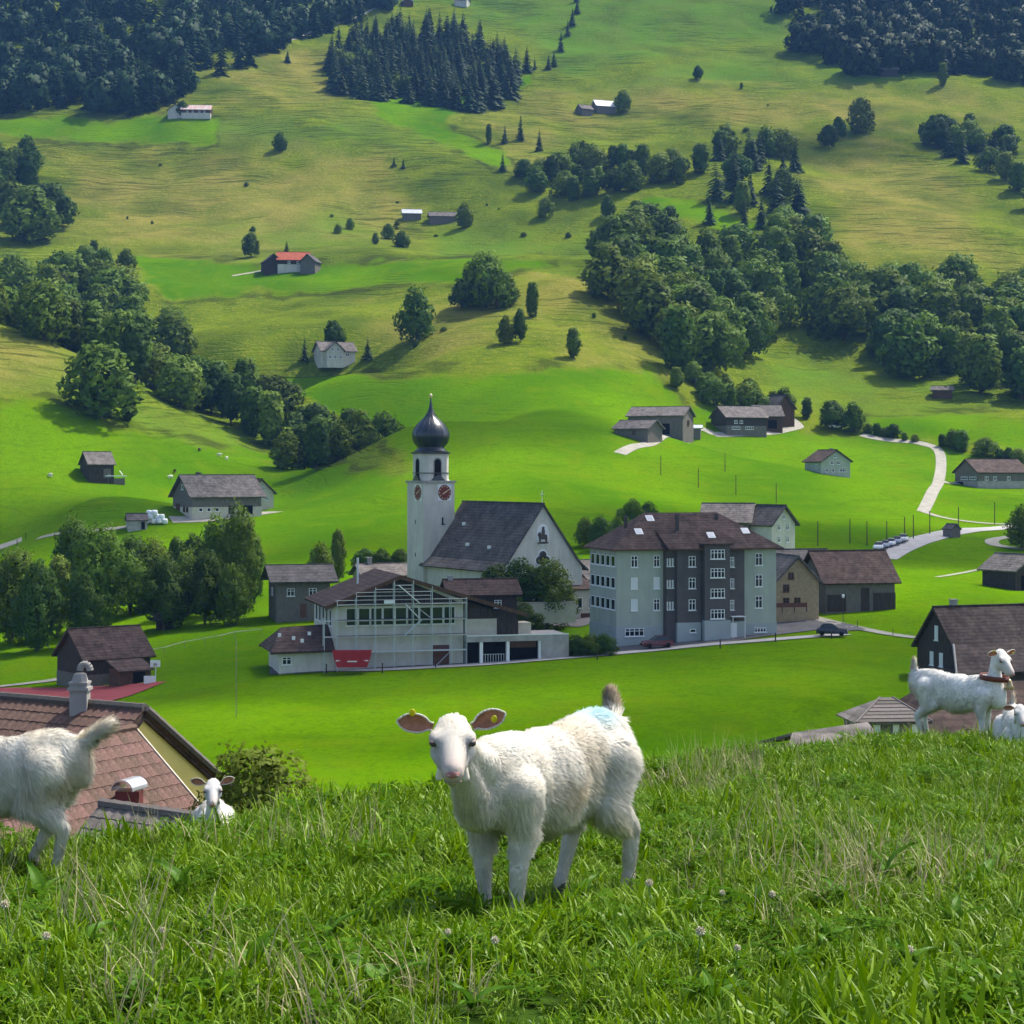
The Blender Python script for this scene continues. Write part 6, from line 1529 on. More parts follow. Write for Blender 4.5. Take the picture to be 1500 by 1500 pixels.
    def colour(P, rg=None):
        """coat colour: creamy white, dirtier underneath and on the hind legs, pinker face; shading painted over the head"""
        c = np.tile(np.array(tint), (len(P),1))
        n1 = fbm(P[:,0]*7+seed*3.1, P[:,2]*7+P[:,1]*5, 3)[:,None]
        c = c * (1 + .10*np.clip(n1,-1,1)); 
        yel = np.clip((fbm(P[:,0]*4+9+seed, P[:,2]*5-P[:,1]*4, 2)-.05)*1.6,0,1)[:,None]; c = c*(1-yel*.5) + yel*.5*np.array((.70,.60,.42))
        if not lying:
            low = np.clip((.17 - P[:,2])/.15, 0, 1)[:,None]; c = c*(1-low*.35) + low*.35*np.array((.42,.34,.24))
        tl = np.clip((-.405 - P[:,0])/.03,0,1)*np.clip((P[:,2]-.585-dz)/.03,0,1); tl = tl[:,None]; c = c*(1-tl) + tl*np.array(tail_col)
        q = (P - np.array(hp)) @ HMi.T
        face = np.clip((q[:,0]-.06)/.09,0,1)*(np.abs(q[:,1])<.08)*(np.abs(q[:,2])<.09)*(q[:,0]<.25); face = face[:,None]; c = c*(1-face*.55) + face*.55*np.array((.62,.47,.42))
        es = np.exp(-(((q[:,0]-.045)/.032)**2 + ((np.abs(q[:,1])-.056)/.026)**2 + ((q[:,2]-.016)/.026)**2))[:,None]; c = c*(1-es*.55) + es*.55*np.array((.38,.30,.28))
        hh_ = ((q[:,0] > -.06) & (np.abs(q[:,1]) < .09) & (np.abs(q[:,2]) < .09))[:,None]; c = np.where(hh_, c*.90, c)  # whole head darkened in the coat colour to offset its overbright lighting
        sd_ = np.clip((np.abs(q[:,1])-.022)/.02,0,1)*np.clip((q[:,0]-.03)/.03,0,1)*np.clip((.15-q[:,0])/.03,0,1)*(np.abs(q[:,2])<.06)*(np.abs(q[:,1])<.08); sd_ = (sd_*.55)[:,None]; c = c*(1-sd_) + sd_*np.array((.50,.46,.44))  # grey shading painted on the sides of the face to model it
        if mark:
            bl = np.exp(-(((P[:,0]+.30)/.09)**2 + ((P[:,1]-.02)/.08)**2))*np.clip((P[:,2]-.55)/.05,0,1); bl = (bl*.75)[:,None]; c = c*(1-bl) + bl*np.array((.30,.62,.74))
            b2 = np.exp(-(((P[:,0]-.22)/.05)**2 + ((P[:,1]-.03)/.05)**2))*np.clip((P[:,2]-.52)/.04,0,1); b2 = (b2*.3)[:,None]; c = c*(1-b2) + b2*np.array((.45,.66,.76))
        return np.clip(c,0,1)
    ca = body.attributes.new('coat', 'FLOAT_COLOR', 'POINT')
    ca.data.foreach_set('color', np.concatenate([colour(co)*.93, np.ones((nv,1))],1).astype(np.float32).ravel())
    body.materials.append(M_SKIN); body.name = 'body'
    link('body', body, e)
    # coat strands
    rg = np.random.default_rng(seed)
    body.calc_loop_triangles(); nt3 = len(body.loop_triangles)
    tri = np.empty(nt3*3, np.int32); body.loop_triangles.foreach_get('vertices', tri); tri = tri.reshape(-1,3)
    A_, B_, C_ = co[tri[:,0]], co[tri[:,1]], co[tri[:,2]]
    ar = np.linalg.norm(np.cross(B_-A_, C_-A_), axis=1); pk = rg.choice(nt3, strands, p=ar/ar.sum())
    u = rg.random((strands,1)); v = rg.random((strands,1)); fl = (u+v) > 1; u = np.where(fl,1-u,u); v = np.where(fl,1-v,v)
    P = A_[pk]*(1-u-v) + B_[pk]*u + C_[pk]*v; Nn = no[tri[pk,0]]*(1-u-v) + no[tri[pk,1]]*u + no[tri[pk,2]]*v; Nn /= np.linalg.norm(Nn,axis=1,keepdims=True)
    q = (P - np.array(hp)) @ HMi.T
    on_head = (q[:,0] > -.07) & (np.abs(q[:,1]) < .09) & (np.abs(q[:,2]) < .10)
    flow = np.tile(np.array([-.75,0,-.55]), (strands,1))
    onleg = ((P[:,2] < .22) | ((P[:,2] < .30) & (P[:,0] < -.33))) & (~on_head) & (not lying)
    flow[onleg] = (-.25,0,-1)
    neck = (P[:,0] > .30) & (~on_head); flow[neck] = (-.35,0,-.9)
    ontail = (P[:,0] < -.415) & (P[:,2] > .585+dz); td = np.array(t1 - t0); td = td/np.linalg.norm(td); flow[ontail] = td
    flow[on_head] = np.array(HM @ Vector((-1,0,.1)))
    # locks: strands nearby share a direction offset
    lk = np.stack([fbm(P[:,0]*16+11*k+seed, P[:,2]*16+P[:,1]*13+5*k, 2) for k in range(3)],1)
    ln = (.017 + .014*np.clip(-P[:,0]*2+.3,0,1) + .008*(P[:,2] < .40))*shag*rg.uniform(.55,1.3,strands)*np.clip(1 + .9*fbm(P[:,0]*9+seed, P[:,2]*9+P[:,1]*8, 2), .5, 1.9)
    ln[neck] *= .5; ln[onleg] *= .34; ln[(P[:,2] < .10) & onleg] *= .6; ln[on_head] = .0055*rg.uniform(.6,1.2,on_head.sum()); ln[on_head & (q[:,0] > .07)] = .003
    ln[ontail] = .05*tail_len*rg.uniform(.6,1.2,ontail.sum()); crown = on_head & (q[:,2] > .040) & (q[:,0] < .015); ln[crown] = .016*rg.uniform(.5,1.2,crown.sum())
    ft = (P[:,2] < .02) & onleg; ln[ft] = .003
    fl_ = flow - (flow*Nn).sum(1,keepdims=True)*Nn; fl_ /= np.linalg.norm(fl_,axis=1,keepdims=True)+1e-6
    D = fl_*.85 + Nn*.40 + lk*.55 + rg.normal(size=P.shape)*.16; D /= np.linalg.norm(D,axis=1,keepdims=True)
    D[ontail] = (td*.8 + Nn[ontail]*.45 + rg.normal(size=(ontail.sum(),3))*.15)
    # keep strands from diving under the skin
    dn = (D*Nn).sum(1,keepdims=True); D = np.where(dn < .12, D + Nn*(.12-dn), D); D /= np.linalg.norm(D,axis=1,keepdims=True)
    S = np.cross(D, Nn); S /= np.linalg.norm(S,axis=1,keepdims=True)+1e-6
    wd = (.0012 if voxel < .0125 else .0020)*rg.uniform(.7,1.4,(strands,1))/1.0
    ln = ln[:,None]; g = np.array([0,0,-1.0])
    p0 = P - Nn*.002; p1 = P + D*ln*.5 + g*ln*.02; p2 = P + D*ln + g*ln*.16 - Nn*ln*.06
    V = np.stack([p0-S*wd, p0+S*wd, p1+S*wd*.9, p1-S*wd*.9, p2+S*wd*.12, p2-S*wd*.12],1).reshape(-1,3)
    base = np.arange(strands)[:,None]*6; Q = np.concatenate([base+np.array([[0,1,2,3]]), base+np.array([[3,2,4,5]])],0)
    VN = Nn*.85 + D*.25 + g*0 + rg.normal(size=P.shape)*.10; VN /= np.linalg.norm(VN,axis=1,keepdims=True)
    # face orientation towards the outside
    e1 = V[Q[:,1]]-V[Q[:,0]]; e2 = V[Q[:,2]]-V[Q[:,0]]; gn = np.cross(e1,e2); ref = np.concatenate([Nn,Nn],0); bad = (gn*ref).sum(1) < 0; Q[bad] = Q[bad][:,::-1]
    fm = fast_mesh('coat', V, Q, material=M_FUR, smooth=True, normals=np.repeat(VN,6,0))
    lkc = fbm(P[:,0]*30+seed*2, P[:,2]*30+P[:,1]*26, 2)[:,None]; drt = np.clip(fbm(P[:,0]*6+20+seed, P[:,2]*6+P[:,1]*5, 3)-.12,0,1)[:,None]*1.3; drt = np.where(on_head[:,None], drt*.2, drt); cc = colour(P)*(1+.22*lkc)*(1-drt*.45*np.array([[.7,.9,1.25]]))*rg.uniform(.90,1.06,(strands,1)); ca = fm.attributes.new('coat','FLOAT_COLOR','POINT')
    ca.data.foreach_set('color', np.concatenate([np.repeat(np.clip(cc,0,1),6,0), np.ones((strands*6,1))],1).astype(np.float32).ravel())
    fo = link('coat', fm, e); fo['kind'] = 'stuff'
    # face parts
    def part(name, mb, m, smooth=True): return mb.build(name, m, e, smooth)
    mb = MB(); ellip(mb, hd(.174,0,-.002), (.010,.021,.0125), HM, 12, 8); part('nose', mb, M_NOSE)
    for s in (-1,1):
        mb = MB(); ellip(mb, hd(.182,s*.012,-.001), (.004,.006,.0045), HM, 8, 6); part('nostril', mb, M_LID)
        mb = MB(); ellip(mb, hd(.042,s*.0570,.022), (.0160,.0125,.0095), HM, 12, 8); part('eye', mb, M_EYE)
        mb = MB(); ellip(mb, hd(.037,s*.0595,.0315), (.020,.0105,.0036), HM, 10, 6); part('eyelid', mb, M_LID)
    mb = MB()
    for a, b in (((.166,-.026,-.030),(.174,-.012,-.028)),((.174,-.012,-.028),(.176,0,-.025)),((.176,0,-.025),(.174,.012,-.028)),((.174,.012,-.028),(.166,.026,-.030))): mb.tube(hd(*a), hd(*b), .0022, n=5)
    part('mouth', mb, M_LID)
    mb = MB(); rcone(mb, hd(.135,0,-.050), hd(.110,0,-.070), .010, .003, 8, 4); part('chin_tuft', mb, M_EAROUT)
    # ears: leaf-shaped, cupped
    for s, up in ((-1, ears[0]), (1, ears[1])):
        root = Vector((-.030, s*.058, .034)); n = 9; mseg = 5; V = []; Fc = []
        dirv = Vector((-.12, s*1.0, up)).normalized(); front = Vector((.95, s*.12, .25)).normalized(); side = dirv.cross(front).normalized()*-s
        front = side.cross(dirv).normalized(); 
        if front.x < 0: front = -front
        for i in range(n+1):
            t = i/n; w = max(.010*(1-t) + .002, .029*(1-abs(2*t-1.04)**2.6)); c = root + dirv*(.110*t) + Vector((0,0,-.010*t*t))
            for k in range(mseg+1):
                a = (k/mseg-.5)*2; V.append(hd(*(c + side*w*a + front*(-.014*(1-a*a)*math.sin(math.pi*min(1,t+.15)) + .004))))
        for i in range(n):
            for k in range(mseg): Fc.append((i*(mseg+1)+k, i*(mseg+1)+k+1, (i+1)*(mseg+1)+k+1, (i+1)*(mseg+1)+k))
        nV = len(V); off = HM @ front*-.005; V2 = V + [v + off for v in V]; F2 = Fc + [tuple(i+nV for i in f[::-1]) for f in Fc]
        er = obj_from('ear', V2, F2, [M_EARIN, M_EAROUT], e, True)
        for i, pgn in enumerate(er.data.polygons): pgn.material_index = 0 if i < len(Fc) else 1
        rim = MB(); edge = [V[i*(mseg+1)] for i in range(n+1)] + [V[i*(mseg+1)+mseg] for i in range(n,-1,-1)]
        for a, b in zip(edge[:-1], edge[1:]):
            if (a-b).length > 1e-5: rim.tube(a, b, .003, n=6)
        rim.build('ear_rim', M_EAROUT, er, True)
        if tags:
            tg = MB(); c = root + dirv*.07 + side*(.030 if s < 0 else -.006)*1.0 + front*.012; cw_ = hd(*c); r_ = .012
            ellip(tg, cw_, (.004,.010,.013), HM, 10, 6); tg.build('ear_tag', M_TAG, er, True)
    for s in (-1,1):      # wattles
        a = hd(-.04, s*.03, -.075); mb = MB(); rcone(mb, a, a + Vector((0,s*.012,-.065)), .008, .012, 8, 5); part('wattle', mb, M_EAROUT)
    for fx, fy in feet:
        mb = MB()
        for k in (-1,1): mb.add([(fx+.036,fy+k*.004,0),(fx+.03,fy+k*.026,0),(fx-.03,fy+k*.028,0),(fx-.03,fy+k*.003,0),(fx+.012,fy+k*.004,.042),(fx+.008,fy+k*.024,.042),(fx-.026,fy+k*.024,.042),(fx-.026,fy+k*.003,.042)], [(0,1,2,3),(4,7,6,5),(0,4,5,1),(1,5,6,2),(2,6,7,3),(3,7,4,0)])
        part('hoof', mb, M_HOOF, False)
    if collar:
        c = nb.lerp(nt_, .35); ax = (nt_ - nb).normalized(); uu = ax.orthogonal().normalized(); wv = ax.cross(uu); mb = MB(); rr = .118; ring = [c + (uu*math.cos(t) + wv*math.sin(t))*rr for t in [2*math.pi*k/24 for k in range(24)]]
        vs = []; fs = []
        for k, p_ in enumerate(ring):
            o_ = (p_ - c).normalized()
            vs += [p_ - ax*.022, p_ + ax*.022, p_ + ax*.022 + o_*.008, p_ - ax*.022 + o_*.008]
        for k in range(24):
            n_ = (k+1) % 24
            for j in range(4): fs.append((k*4+j, k*4+(j+1)%4, n_*4+(j+1)%4, n_*4+j))
        mb.add(vs, fs); cl = part('collar', mb, M_COLLAR)
        lo = min(ring, key=lambda p_: p_.z); mb = MB(); mb.lathe([(.012,0.0),(.022,-.02),(.030,-.05),(.042,-.085),(.040,-.087),(.026,-.05)], 12)
        bl = mb.build('bell', M_BELL, cl, True); bl.location = lo + Vector((.01,0,.005))
    return e

def local_dir(fwd, d):
    a = math.atan2(fwd[1], fwd[0]); return Matrix.Rotation(-a, 3, 'Z') @ Vector(d)
# the goat in the middle: rump away to the right, head turned to the camera
fw = (-.61, -.79)
goat('goat', 'white shaggy goat standing in the middle of the grass, looking at the camera', .097, 7.12, fw, 1.15, (.575,.115,.622), local_dir(fw, (.03,-.91,-.41)), tail=(-.465,-.04,.675), tail_len=.7, voxel=.0095, strands=95000, shag=1.0, mark=True, ears=(.22,.50), legs={('f',1):(.03,0),('f',-1):(-.02,0),('h',1):(-.06,0),('h',-1):(.10,0)}, tail_col=(.33,.25,.16), tint=(.86,.81,.70), seed=3)
# the goat at the left edge, walking out of the picture
fw = (-.97, .10)
goat('goat', 'cream-white goat at the left edge seen from behind with raised tail', -2.30, 8.3, fw, 1.0, (.62,0,.52), (.8,0,-.6), tail=(-.58,.0,.66), tail_len=1.25, voxel=.012, strands=95000, shag=1.35, legs={('h',1):(-.02,0),('h',-1):(.14,0)}, tail_col=(.78,.72,.60), tint=(.90,.86,.76), seed=5, tags=False)
# young goat peeping over the edge
fw = (.15, -.99)
goat('goat', 'white goat with spread ears peeping over the edge of the knoll beside the yellow house', -1.68, 10.75, fw, .74, (.46,0,.80), local_dir(fw, (.10,-.86,-.50)), tail=(-.50,0,.50), voxel=.012, strands=20000, ears=(.35,.55), tint=(.82,.80,.75), seed=8, tags=False)
# the two goats on the right
fw = (.85, -.5)
goat('goat', 'white goat with brown collar and bell standing on the crest at the right', 4.36, 18.5, fw, 1.12, (.35,-.03,.74), local_dir(fw, (.40,-.62,-.72)), tail=(-.43,0,.72), tail_len=.7, voxel=.013, strands=16000, collar=True, shag=.85, ears=(.1,.1), tint=(.86,.84,.78), seed=11)
fw = (-.15, -.99)
goat('goat', 'white goat lying at the right edge in front of the goat with the bell', 4.63, 17.5, fw, .92, (.42,-.02,.44), local_dir(fw, (-.05,-.80,-.55)), voxel=.013, strands=12000, lying=True, ears=(.0,.0), tint=(.84,.82,.76), seed=13, tags=False, z=hz(4.63,17.5)-.02)

# tiny grazing animals far up the left slope
far_mb = MB()
ellip(far_mb, (0,0,.62), (.55,.24,.27)); ellip(far_mb, (.62,0,.62), (.2,.11,.12)); rcone(far_mb, (.4,0,.66), (.58,0,.66), .16, .1)
for sx in (-.35,.35):
    for sy in (-.13,.13): rcone(far_mb, (sx,sy,.5), (sx,sy,.05), .09, .05, 8, 4)
fam = remesh(far_mb, .05, 3)
M_COWW = mat('pale_hide', (.72,.68,.60), .8, .2, noise=.2, scale=3); M_COWD = mat('brown_hide', (.07,.05,.04), .8, .2, noise=.3, scale=3)
fam2 = fam.copy(); fam.materials.append(M_COWW); fam2.materials.append(M_COWD)
for k, (px, py, dark, lb) in enumerate([(321,670,0,'upper pale animal of two grazing below the gully wood'),(332,675,0,'lower pale animal of two grazing below the gully wood'),(74,700,0,'pale animal grazing left of the small dark barn'),(250,703,0,'pale animal grazing between the small barn and the long farm barn'),(256,694,1,'dark animal grazing just above the pale one between the barns'),(290,699,1,'dark animal grazing above the roof of the long farm barn'),(292,662,1,'dark animal grazing highest on the left slope')]):
    p = ground(px, py, 380, 620); o = link('grazing_animal', fam2 if dark else fam, None, (p.x, p.y, p.z - .02), k*1.3); o.scale = (1.35,)*3; tag(o, lb, 'animal', 'animals grazing on the left slope')
# ------------------------------------------------------------------ grass of the knoll
def grass_mat(name, c1, c2, trans=0.28, spec=0.16):
    m = bpy.data.materials.new(name); m.use_nodes = True; nt = m.node_tree; N = nt.nodes; L = nt.links
    b = N['Principled BSDF']; b.inputs['Roughness'].default_value = 0.42; b.inputs['Specular IOR Level'].default_value = spec
    gi = N.new('ShaderNodeNewGeometry'); mx = N.new('ShaderNodeMix'); mx.data_type = 'RGBA'
    mx.inputs['A'].default_value = (*c1, 1); mx.inputs['B'].default_value = (*c2, 1)
    L.new(gi.outputs['Random Per Island'], mx.inputs['Factor']); L.new(mx.outputs['Result'], b.inputs['Base Color'])
    t = N.new('ShaderNodeBsdfTranslucent'); L.new(mx.outputs['Result'], t.inputs['Color'])
    ms = N.new('ShaderNodeMixShader'); ms.inputs['Fac'].default_value = trans
    L.new(b.outputs[0], ms.inputs[1]); L.new(t.outputs[0], ms.inputs[2]); L.new(ms.outputs[0], N['Material Output'].inputs['Surface'])
    return m
M_GRASS = grass_mat('grass_blade', (0.062, 0.150, 0.0), (0.215, 0.345, 0.003))
M_GRASS2 = grass_mat('grass_blade_dull', (0.10, 0.20, 0.006), (0.26, 0.38, 0.045))
M_STRAW = grass_mat('dry_stalk', (0.34, 0.29, 0.13), (0.50, 0.46, 0.26), 0.2)
M_CLOVERLEAF = grass_mat('clover_leaf', (0.038, 0.105, 0.002), (0.08, 0.175, 0.006), 0.28, 0.02)
M_DOCK = grass_mat('dock_leaf', (0.06, 0.16, 0.008), (0.10, 0.22, 0.02), 0.28, 0.08)

def blades(rg, n, radius, hmin, hmax, width, bend, m, seg=4):
    V = []; T = []; Q = []
    for i in range(n):
        r = radius*math.sqrt(rg.random()); a = rg.random()*6.283; x, y = r*math.cos(a), r*math.sin(a)
        h = rg.uniform(hmin, hmax); w = width*rg.uniform(.6, 1.3); az = rg.random()*6.283; bd = bend*rg.uniform(.3, 1.5); tw = rg.uniform(-.6, .6)
        dx, dy = math.cos(az), math.sin(az); n0 = len(V)
        for k in range(seg+1):
            t = k/seg; th = bd*t; 
            # arc of a blade: vertical at the root, drooping at the tip
            px_ = x + dx*h*(1-math.cos(th))/max(bd,.05); z = h*math.sin(th)/max(bd,.05) if bd > .05 else h*t; py_ = y + dy*h*(1-math.cos(th))/max(bd,.05)
            sx, sy = -dy*math.cos(tw*t)+dx*math.sin(tw*t), dx*math.cos(tw*t)+dy*math.sin(tw*t); ww = w*(1-t**2.2)*.5 + .0003
            if k < seg: V += [(px_-sx*ww, py_-sy*ww, z), (px_+sx*ww, py_+sy*ww, z)]
            else: V.append((px_, py_, z))
        for k in range(seg-1): Q.append((n0+2*k, n0+2*k+1, n0+2*k+3, n0+2*k+2))
        T.append((n0+2*(seg-1), n0+2*(seg-1)+1, n0+2*seg))
    return fast_mesh('tuft', np.array(V), np.array(Q), np.array(T), m, True)
def clover_clump(rg, n, m):
    V = []; Fq = []
    for i in range(n):
        r = .10*math.sqrt(rg.random()); a = rg.random()*6.283; c = np.array([r*math.cos(a), r*math.sin(a), rg.uniform(.05,.12)])
        for k in range(3):
            b = a + k*2.094; d = np.array([math.cos(b), math.sin(b), rg.uniform(-.1,.35)])*.020*rg.uniform(.8,1.4); s = np.array([-math.sin(b), math.cos(b), 0])*.012
            n0 = len(V); V += [c, c+d*.7+s, c+d*1.15, c+d*.7-s]; Fq.append((n0,n0+3,n0+2,n0+1))
    return fast_mesh('tuft', np.array(V), np.array(Fq), None, m, True)
rg = random.Random(11)
clumps = {'lush': [], 'straw': [], 'far': []}
def proto(key, me):
    o = bpy.data.objects.new('tuft', me); clumps[key].append(o)
for k in range(5): proto('lush', blades(rg, 44, .11, .05, .17, .0080, 1.5, M_GRASS if k < 3 else M_GRASS2))
for k in range(2): proto('lush', blades(rg, 26, .10, .07, .20, .0150, 1.8, M_GRASS))
proto('lush', clover_clump(rg, 30, M_CLOVERLEAF))
for k in range(3): proto('straw', blades(rg, 16, .10, .10, .27, .0036, 1.3, M_STRAW))
for k in range(2): proto('straw', blades(rg, 9, .07, .22, .42, .0030, .5, M_STRAW))
proto('straw', blades(rg, 14, .12, .10, .25, .0045, 1.9, M_GRASS2))
colls = {}
for key, lst in clumps.items():
    c = bpy.data.collections.new('tufts_' + key); colls[key] = c
    for o in lst: c.objects.link(o)

def scatter_object(name, pts, scales, coll, seed):
    me = bpy.data.meshes.new(name); me.vertices.add(len(pts)); me.vertices.foreach_set('co', np.asarray(pts, np.float32).ravel())
    at = me.attributes.new('size', 'FLOAT', 'POINT'); at.data.foreach_set('value', np.asarray(scales, np.float32))
    o = bpy.data.objects.new(name, me); COL.objects.link(o); o['kind'] = 'stuff'
    ng = bpy.data.node_groups.new(name, 'GeometryNodeTree')
    ng.interface.new_socket('Geometry', in_out='INPUT', socket_type='NodeSocketGeometry'); ng.interface.new_socket('Geometry', in_out='OUTPUT', socket_type='NodeSocketGeometry')
    N = ng.nodes; L = ng.links; gi = N.new('NodeGroupInput'); go = N.new('NodeGroupOutput')
    ip = N.new('GeometryNodeInstanceOnPoints'); ci = N.new('GeometryNodeCollectionInfo'); ci.inputs['Collection'].default_value = coll
    ci.inputs['Separate Children'].default_value = True; ci.inputs['Reset Children'].default_value = True
    m2p = N.new('GeometryNodeMeshToPoints')
    ip.inputs['Pick Instance'].default_value = True
    rv = N.new('FunctionNodeRandomValue'); rv.data_type = 'FLOAT_VECTOR'; rv.inputs['Min'].default_value = (-.35,-.35,0); rv.inputs['Max'].default_value = (.35,.35,6.283); rv.inputs['Seed'].default_value = seed
    na = N.new('GeometryNodeInputNamedAttribute'); na.data_type = 'FLOAT'; na.inputs['Name'].default_value = 'size'
    L.new(gi.outputs[0], m2p.inputs['Mesh']); L.new(m2p.outputs[0], ip.inputs['Points']); L.new(ci.outputs[0], ip.inputs['Instance'])
    rot = N.new('FunctionNodeEulerToRotation'); L.new(rv.outputs[0], rot.inputs[0]); L.new(rot.outputs[0], ip.inputs['Rotation'])
    L.new(na.outputs[0], ip.inputs['Scale']); L.new(ip.outputs[0], go.inputs[0])
    md = o.modifiers.new('scatter', 'NODES'); md.node_group = ng
    return o
rg2 = np.random.default_rng(21)
def knoll_points(density_fn, n_try, y0=4.2, y1=27):
    Y = np.sqrt(rg2.uniform(y0*y0, y1*y1, n_try)); X = rg2.uniform(-.40, .40, n_try)*Y
    crest = np.interp(X, CREST_X, CREST_Y)
    ok = (Y < crest + 3.0) & (rg2.random(n_try) < density_fn(X, Y))
    X, Y = X[ok], Y[ok]; return X, Y, height(X, Y)
total_area = .40*(27**2 - 4.2**2)      # square metres covered by the candidates
X, Y, Z = knoll_points(lambda x, y: np.interp(y, [4, 9, 14, 27], [1.0, .8, .5, .42]), int(total_area*150))
patchy = .90 + .75*fbm(X*.9, Y*.9, 3); sz = rg2.uniform(.7, 1.25, len(X))*np.clip(patchy, .42, 1.6)
scatter_object('grass', np.stack([X, Y, Z-.012], 1), sz, colls['lush'], 1)
drymask = lambda x, y: np.clip(fbm(x*.8+40, y*.8, 3)*2.2 - .22, 0.010, 1)*.75
X, Y, Z = knoll_points(drymask, int(total_area*42)); scatter_object('dry_grass', np.stack([X, Y, Z-.01], 1), rg2.uniform(.7, 1.2, len(X)), colls['straw'], 2)

# clover heads: single flowers one can pick out
M_CLOVER = mat('clover_head', (0.60, 0.58, 0.42), 0.8, 0.2, noise=0.3, scale=80, hue=(0.42, 0.33, 0.20))
M_STEM = mat('clover_stem', (0.10, 0.22, 0.04), 0.7, 0.2)
mbh = MB()
for k in range(26):
    t = k*2.4; zz = 1 - 2*(k+.5)/26; r_ = math.sqrt(1-zz*zz); d = Vector((r_*math.cos(t), r_*math.sin(t), zz)); mbh.tube(d*.004, d*.0135, .0032, .0022, 5)
hm = bpy.data.meshes.new('flower_head'); hm.from_pydata([tuple(v) for v in mbh.v], [], mbh.f); hm.materials.append(M_CLOVER)
mbs = MB().tube((0,0,-.17), (.012,.0,-.08), .0022, .002, 5).tube((.012,0,-.08), (0,0,-.004), .002, .0018, 5)
smm = bpy.data.meshes.new('stem'); smm.from_pydata([tuple(v) for v in mbs.v], [], mbs.f); smm.materials.append(M_STEM)
for k, (px, py) in enumerate([(256,1288),(238,1412),(68,1445),(7,1380),(656,1413),(725,1430),(951,1340),(1058,1338),(1131,1357),(1026,1425),(1080,1435),(1332,1468),(1200,1470),(815,1490),(905,1456),(438,1470),(620,1478),(1380,1400),(585,1480),(1010,1400)][1:12]):
    p = ground(px, py + 34, 4, 12); e = empty('clover_flower', (p.x, p.y, p.z + .135 + .02*(k % 3)), random.random()*6); s = .75 + .15*(k % 3); e.scale = (s, s, s)
    h_ = bpy.data.objects.new('flower_head', hm); COL.objects.link(h_); h_.parent = e; s_ = bpy.data.objects.new('stem', smm); COL.objects.link(s_); s_.parent = e
    tag(e, 'pale round clover flower standing in the foreground grass', 'flower', 'clover flowers in the foreground grass')
# broad dock and dandelion leaves in rosettes
def leaf_mesh(ln, w, jag, seed):
    r_ = random.Random(seed); V = []; Fq = []; n = 10
    for i in range(n+1):
        t = i/n; ww = w*math.sin(math.pi*min(.98, .08+.88*t**.8))*(1 + jag*(.5 if i % 2 else -.5)); z = ln*(.85*math.sin(1.5*t)*.75); x = ln*(1-math.cos(1.5*t))*.85
        for k in (-1, -.5, 0, .5, 1): V.append((x - abs(k)*.012*0, k*ww*.5, z + abs(k)*w*.16 - .004*(k == 0)))
    for i in range(n):
        for k in range(4): Fq.append((i*5+k, i*5+k+1, (i+1)*5+k+1, (i+1)*5+k))
    me = bpy.data.meshes.new('leaf'); me.from_pydata(V, [], Fq); me.materials.append(M_DOCK); me.polygons.foreach_set('use_smooth', [True]*len(me.polygons)); return me
LEAVES = [leaf_mesh(.20, .055, 0, 1), leaf_mesh(.16, .045, .5, 2), leaf_mesh(.24, .07, .1, 3), leaf_mesh(.13, .05, .25, 4)]
for k, (px, py) in enumerate([(845,1330),(700,1345),(790,1365),(560,1470),(690,1490),(110,1400),(370,1420),(480,1380),(1105,1330),(1300,1290),(1210,1390),(1150,1440),(310,1390),(60,1310),(1400,1350),(1230,1310),(1040,1470),(270,1300),(930,1395),(1440,1290),(200,1470),(1330,1420)]):
    p = ground(px, py + 18, 4, 16); e = empty('weed_rosette', (p.x, p.y, p.z + .01), random.random()*6); s = random.uniform(.5, .75); e.scale = (s,)*3
    for j in range(random.randint(3, 6)):
        o = bpy.data.objects.new('leaf', LEAVES[(k + j) % 4]); COL.objects.link(o); o.parent = e; o.rotation_euler = (random.uniform(-.2,.2), random.uniform(-.3,.35), j*1.25 + random.random()*.7)
    tag(e, 'broad-leaved weed growing among the foreground grass', 'weed', 'broad-leaved weeds in the foreground')
# ------------------------------------------------------------------ summer haze
hb = MB().box(-1300, 1300, -60, 2350, -60, 760)
hm_ = bpy.data.materials.new('haze'); hm_.use_nodes = True
nt = hm_.node_tree
for n in list(nt.nodes):
    if n.type == 'BSDF_PRINCIPLED': nt.nodes.remove(n)
pv = nt.nodes.new('ShaderNodeVolumePrincipled'); pv.inputs['Color'].default_value = (0.22, 0.50, 1.0, 1); pv.inputs['Density'].default_value = 0.00007; pv.inputs['Anisotropy'].default_value = 0.0
nt.links.new(pv.outputs[0], nt.nodes['Material Output'].inputs['Volume'])
struct(hb.build('haze', hm_), 'stuff')

# ------------------------------------------------------------------ fair-weather clouds above the valley (their shade lies on the meadows)
cm_ = bpy.data.materials.new('cloud'); cm_.use_nodes = True
nt = cm_.node_tree; N = nt.nodes; L = nt.links; bs = N['Principled BSDF']; bs.inputs['Base Color'].default_value = (.9, .9, .9, 1); bs.inputs['Roughness'].default_value = 1; bs.inputs['Specular IOR Level'].default_value = 0
tr_ = N.new('ShaderNodeBsdfTransparent'); tc = N.new('ShaderNodeTexCoord'); vl = N.new('ShaderNodeVectorMath'); vl.operation = 'LENGTH'
sp = N.new('ShaderNodeMapping'); sp.inputs['Scale'].default_value = (1, 1, 0); L.new(tc.outputs['Object'], sp.inputs['Vector']); L.new(sp.outputs[0], vl.inputs[0])
no_ = N.new('ShaderNodeTexNoise'); no_.inputs['Scale'].default_value = 2.2; no_.inputs['Detail'].default_value = 4; L.new(tc.outputs['Object'], no_.inputs['Vector'])
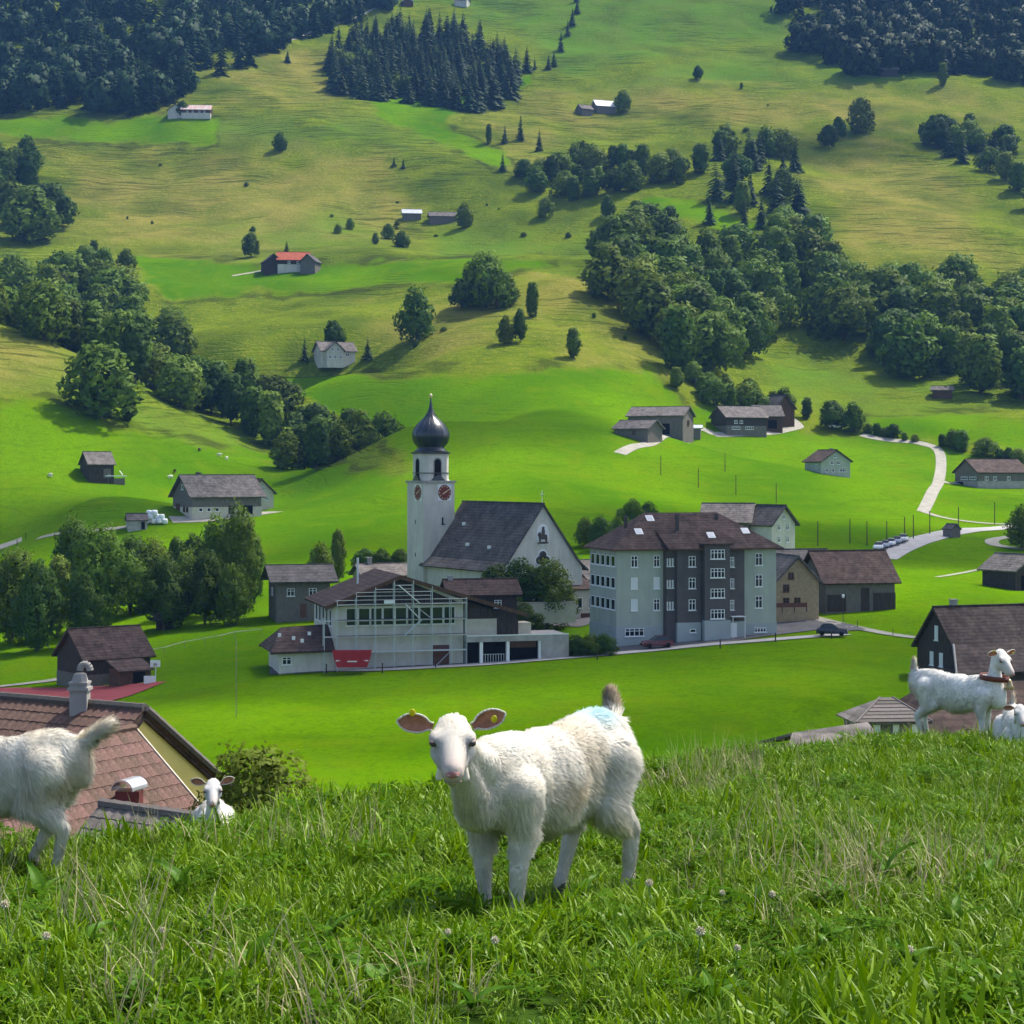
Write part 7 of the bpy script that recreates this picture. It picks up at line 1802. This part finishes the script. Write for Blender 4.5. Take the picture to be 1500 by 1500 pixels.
sb = N.new('ShaderNodeMath'); sb.operation = 'MULTIPLY_ADD'; sb.inputs[1].default_value = .55; L.new(no_.outputs['Fac'], sb.inputs[0]); L.new(vl.outputs['Value'], sb.inputs[2])
mr = N.new('ShaderNodeMapRange'); mr.interpolation_type = 'SMOOTHSTEP'; mr.inputs['From Min'].default_value = 1.15; mr.inputs['From Max'].default_value = .55; mr.inputs['To Min'].default_value = 0; mr.inputs['To Max'].default_value = .62; L.new(sb.outputs[0], mr.inputs['Value'])
mxs = N.new('ShaderNodeMixShader'); L.new(mr.outputs[0], mxs.inputs['Fac']); L.new(tr_.outputs[0], mxs.inputs[1]); L.new(bs.outputs[0], mxs.inputs[2]); L.new(mxs.outputs[0], N['Material Output'].inputs['Surface'])
def cloud(gx, gy, rx, ry, seed, zc=1050, rz=0.0):
    gz = hz(gx, gy); t = (zc - gz) / SUN_DIR.z; c = Vector((gx, gy, gz)) + SUN_DIR * t
    rg_ = np.random.default_rng(seed); n, m = 32, 16; V = []; Fc = []
    for i in range(1, m):
        p = math.pi * i / m
        for k in range(n):
            a = 2 * math.pi * k / n; x, y, z = math.sin(p)*math.cos(a), math.sin(p)*math.sin(a), math.cos(p)
            q = 1 + .18 * float(fbm(np.array(x*2+seed), np.array(y*2+z*2), 3)); V.append((x*q, y*q, z*q*(1 if z > 0 else .35)))
    V += [(0, 0, 1), (0, 0, -.35)]; T_ = len(V) - 2
    for i in range(m-2):
        for k in range(n): Fc.append((i*n+k, (i+1)*n+k, (i+1)*n+(k+1)%n, i*n+(k+1)%n))
    for k in range(n): Fc.append((T_, k, (k+1)%n)); Fc.append((T_+1, (m-2)*n+(k+1)%n, (m-2)*n+k))
    o = obj_from('cloud', V, Fc, cm_, None, True); o.location = c; o.scale = (rx, ry, 40); o.rotation_euler = (0, 0, rz); struct(o, 'stuff')
cloud(80, 405, 230, 46, 1, rz=R(8))
cloud(-10, 262, 150, 62, 2, rz=R(5))
cloud(-115, 440, 80, 42, 3)
cloud(-12, 545, 66, 50, 4, rz=R(-25))
cloud(60, 200, 110, 30, 5)
cloud(-300, 1000, 120, 70, 6)
cloud(180, 1130, 130, 60, 7)
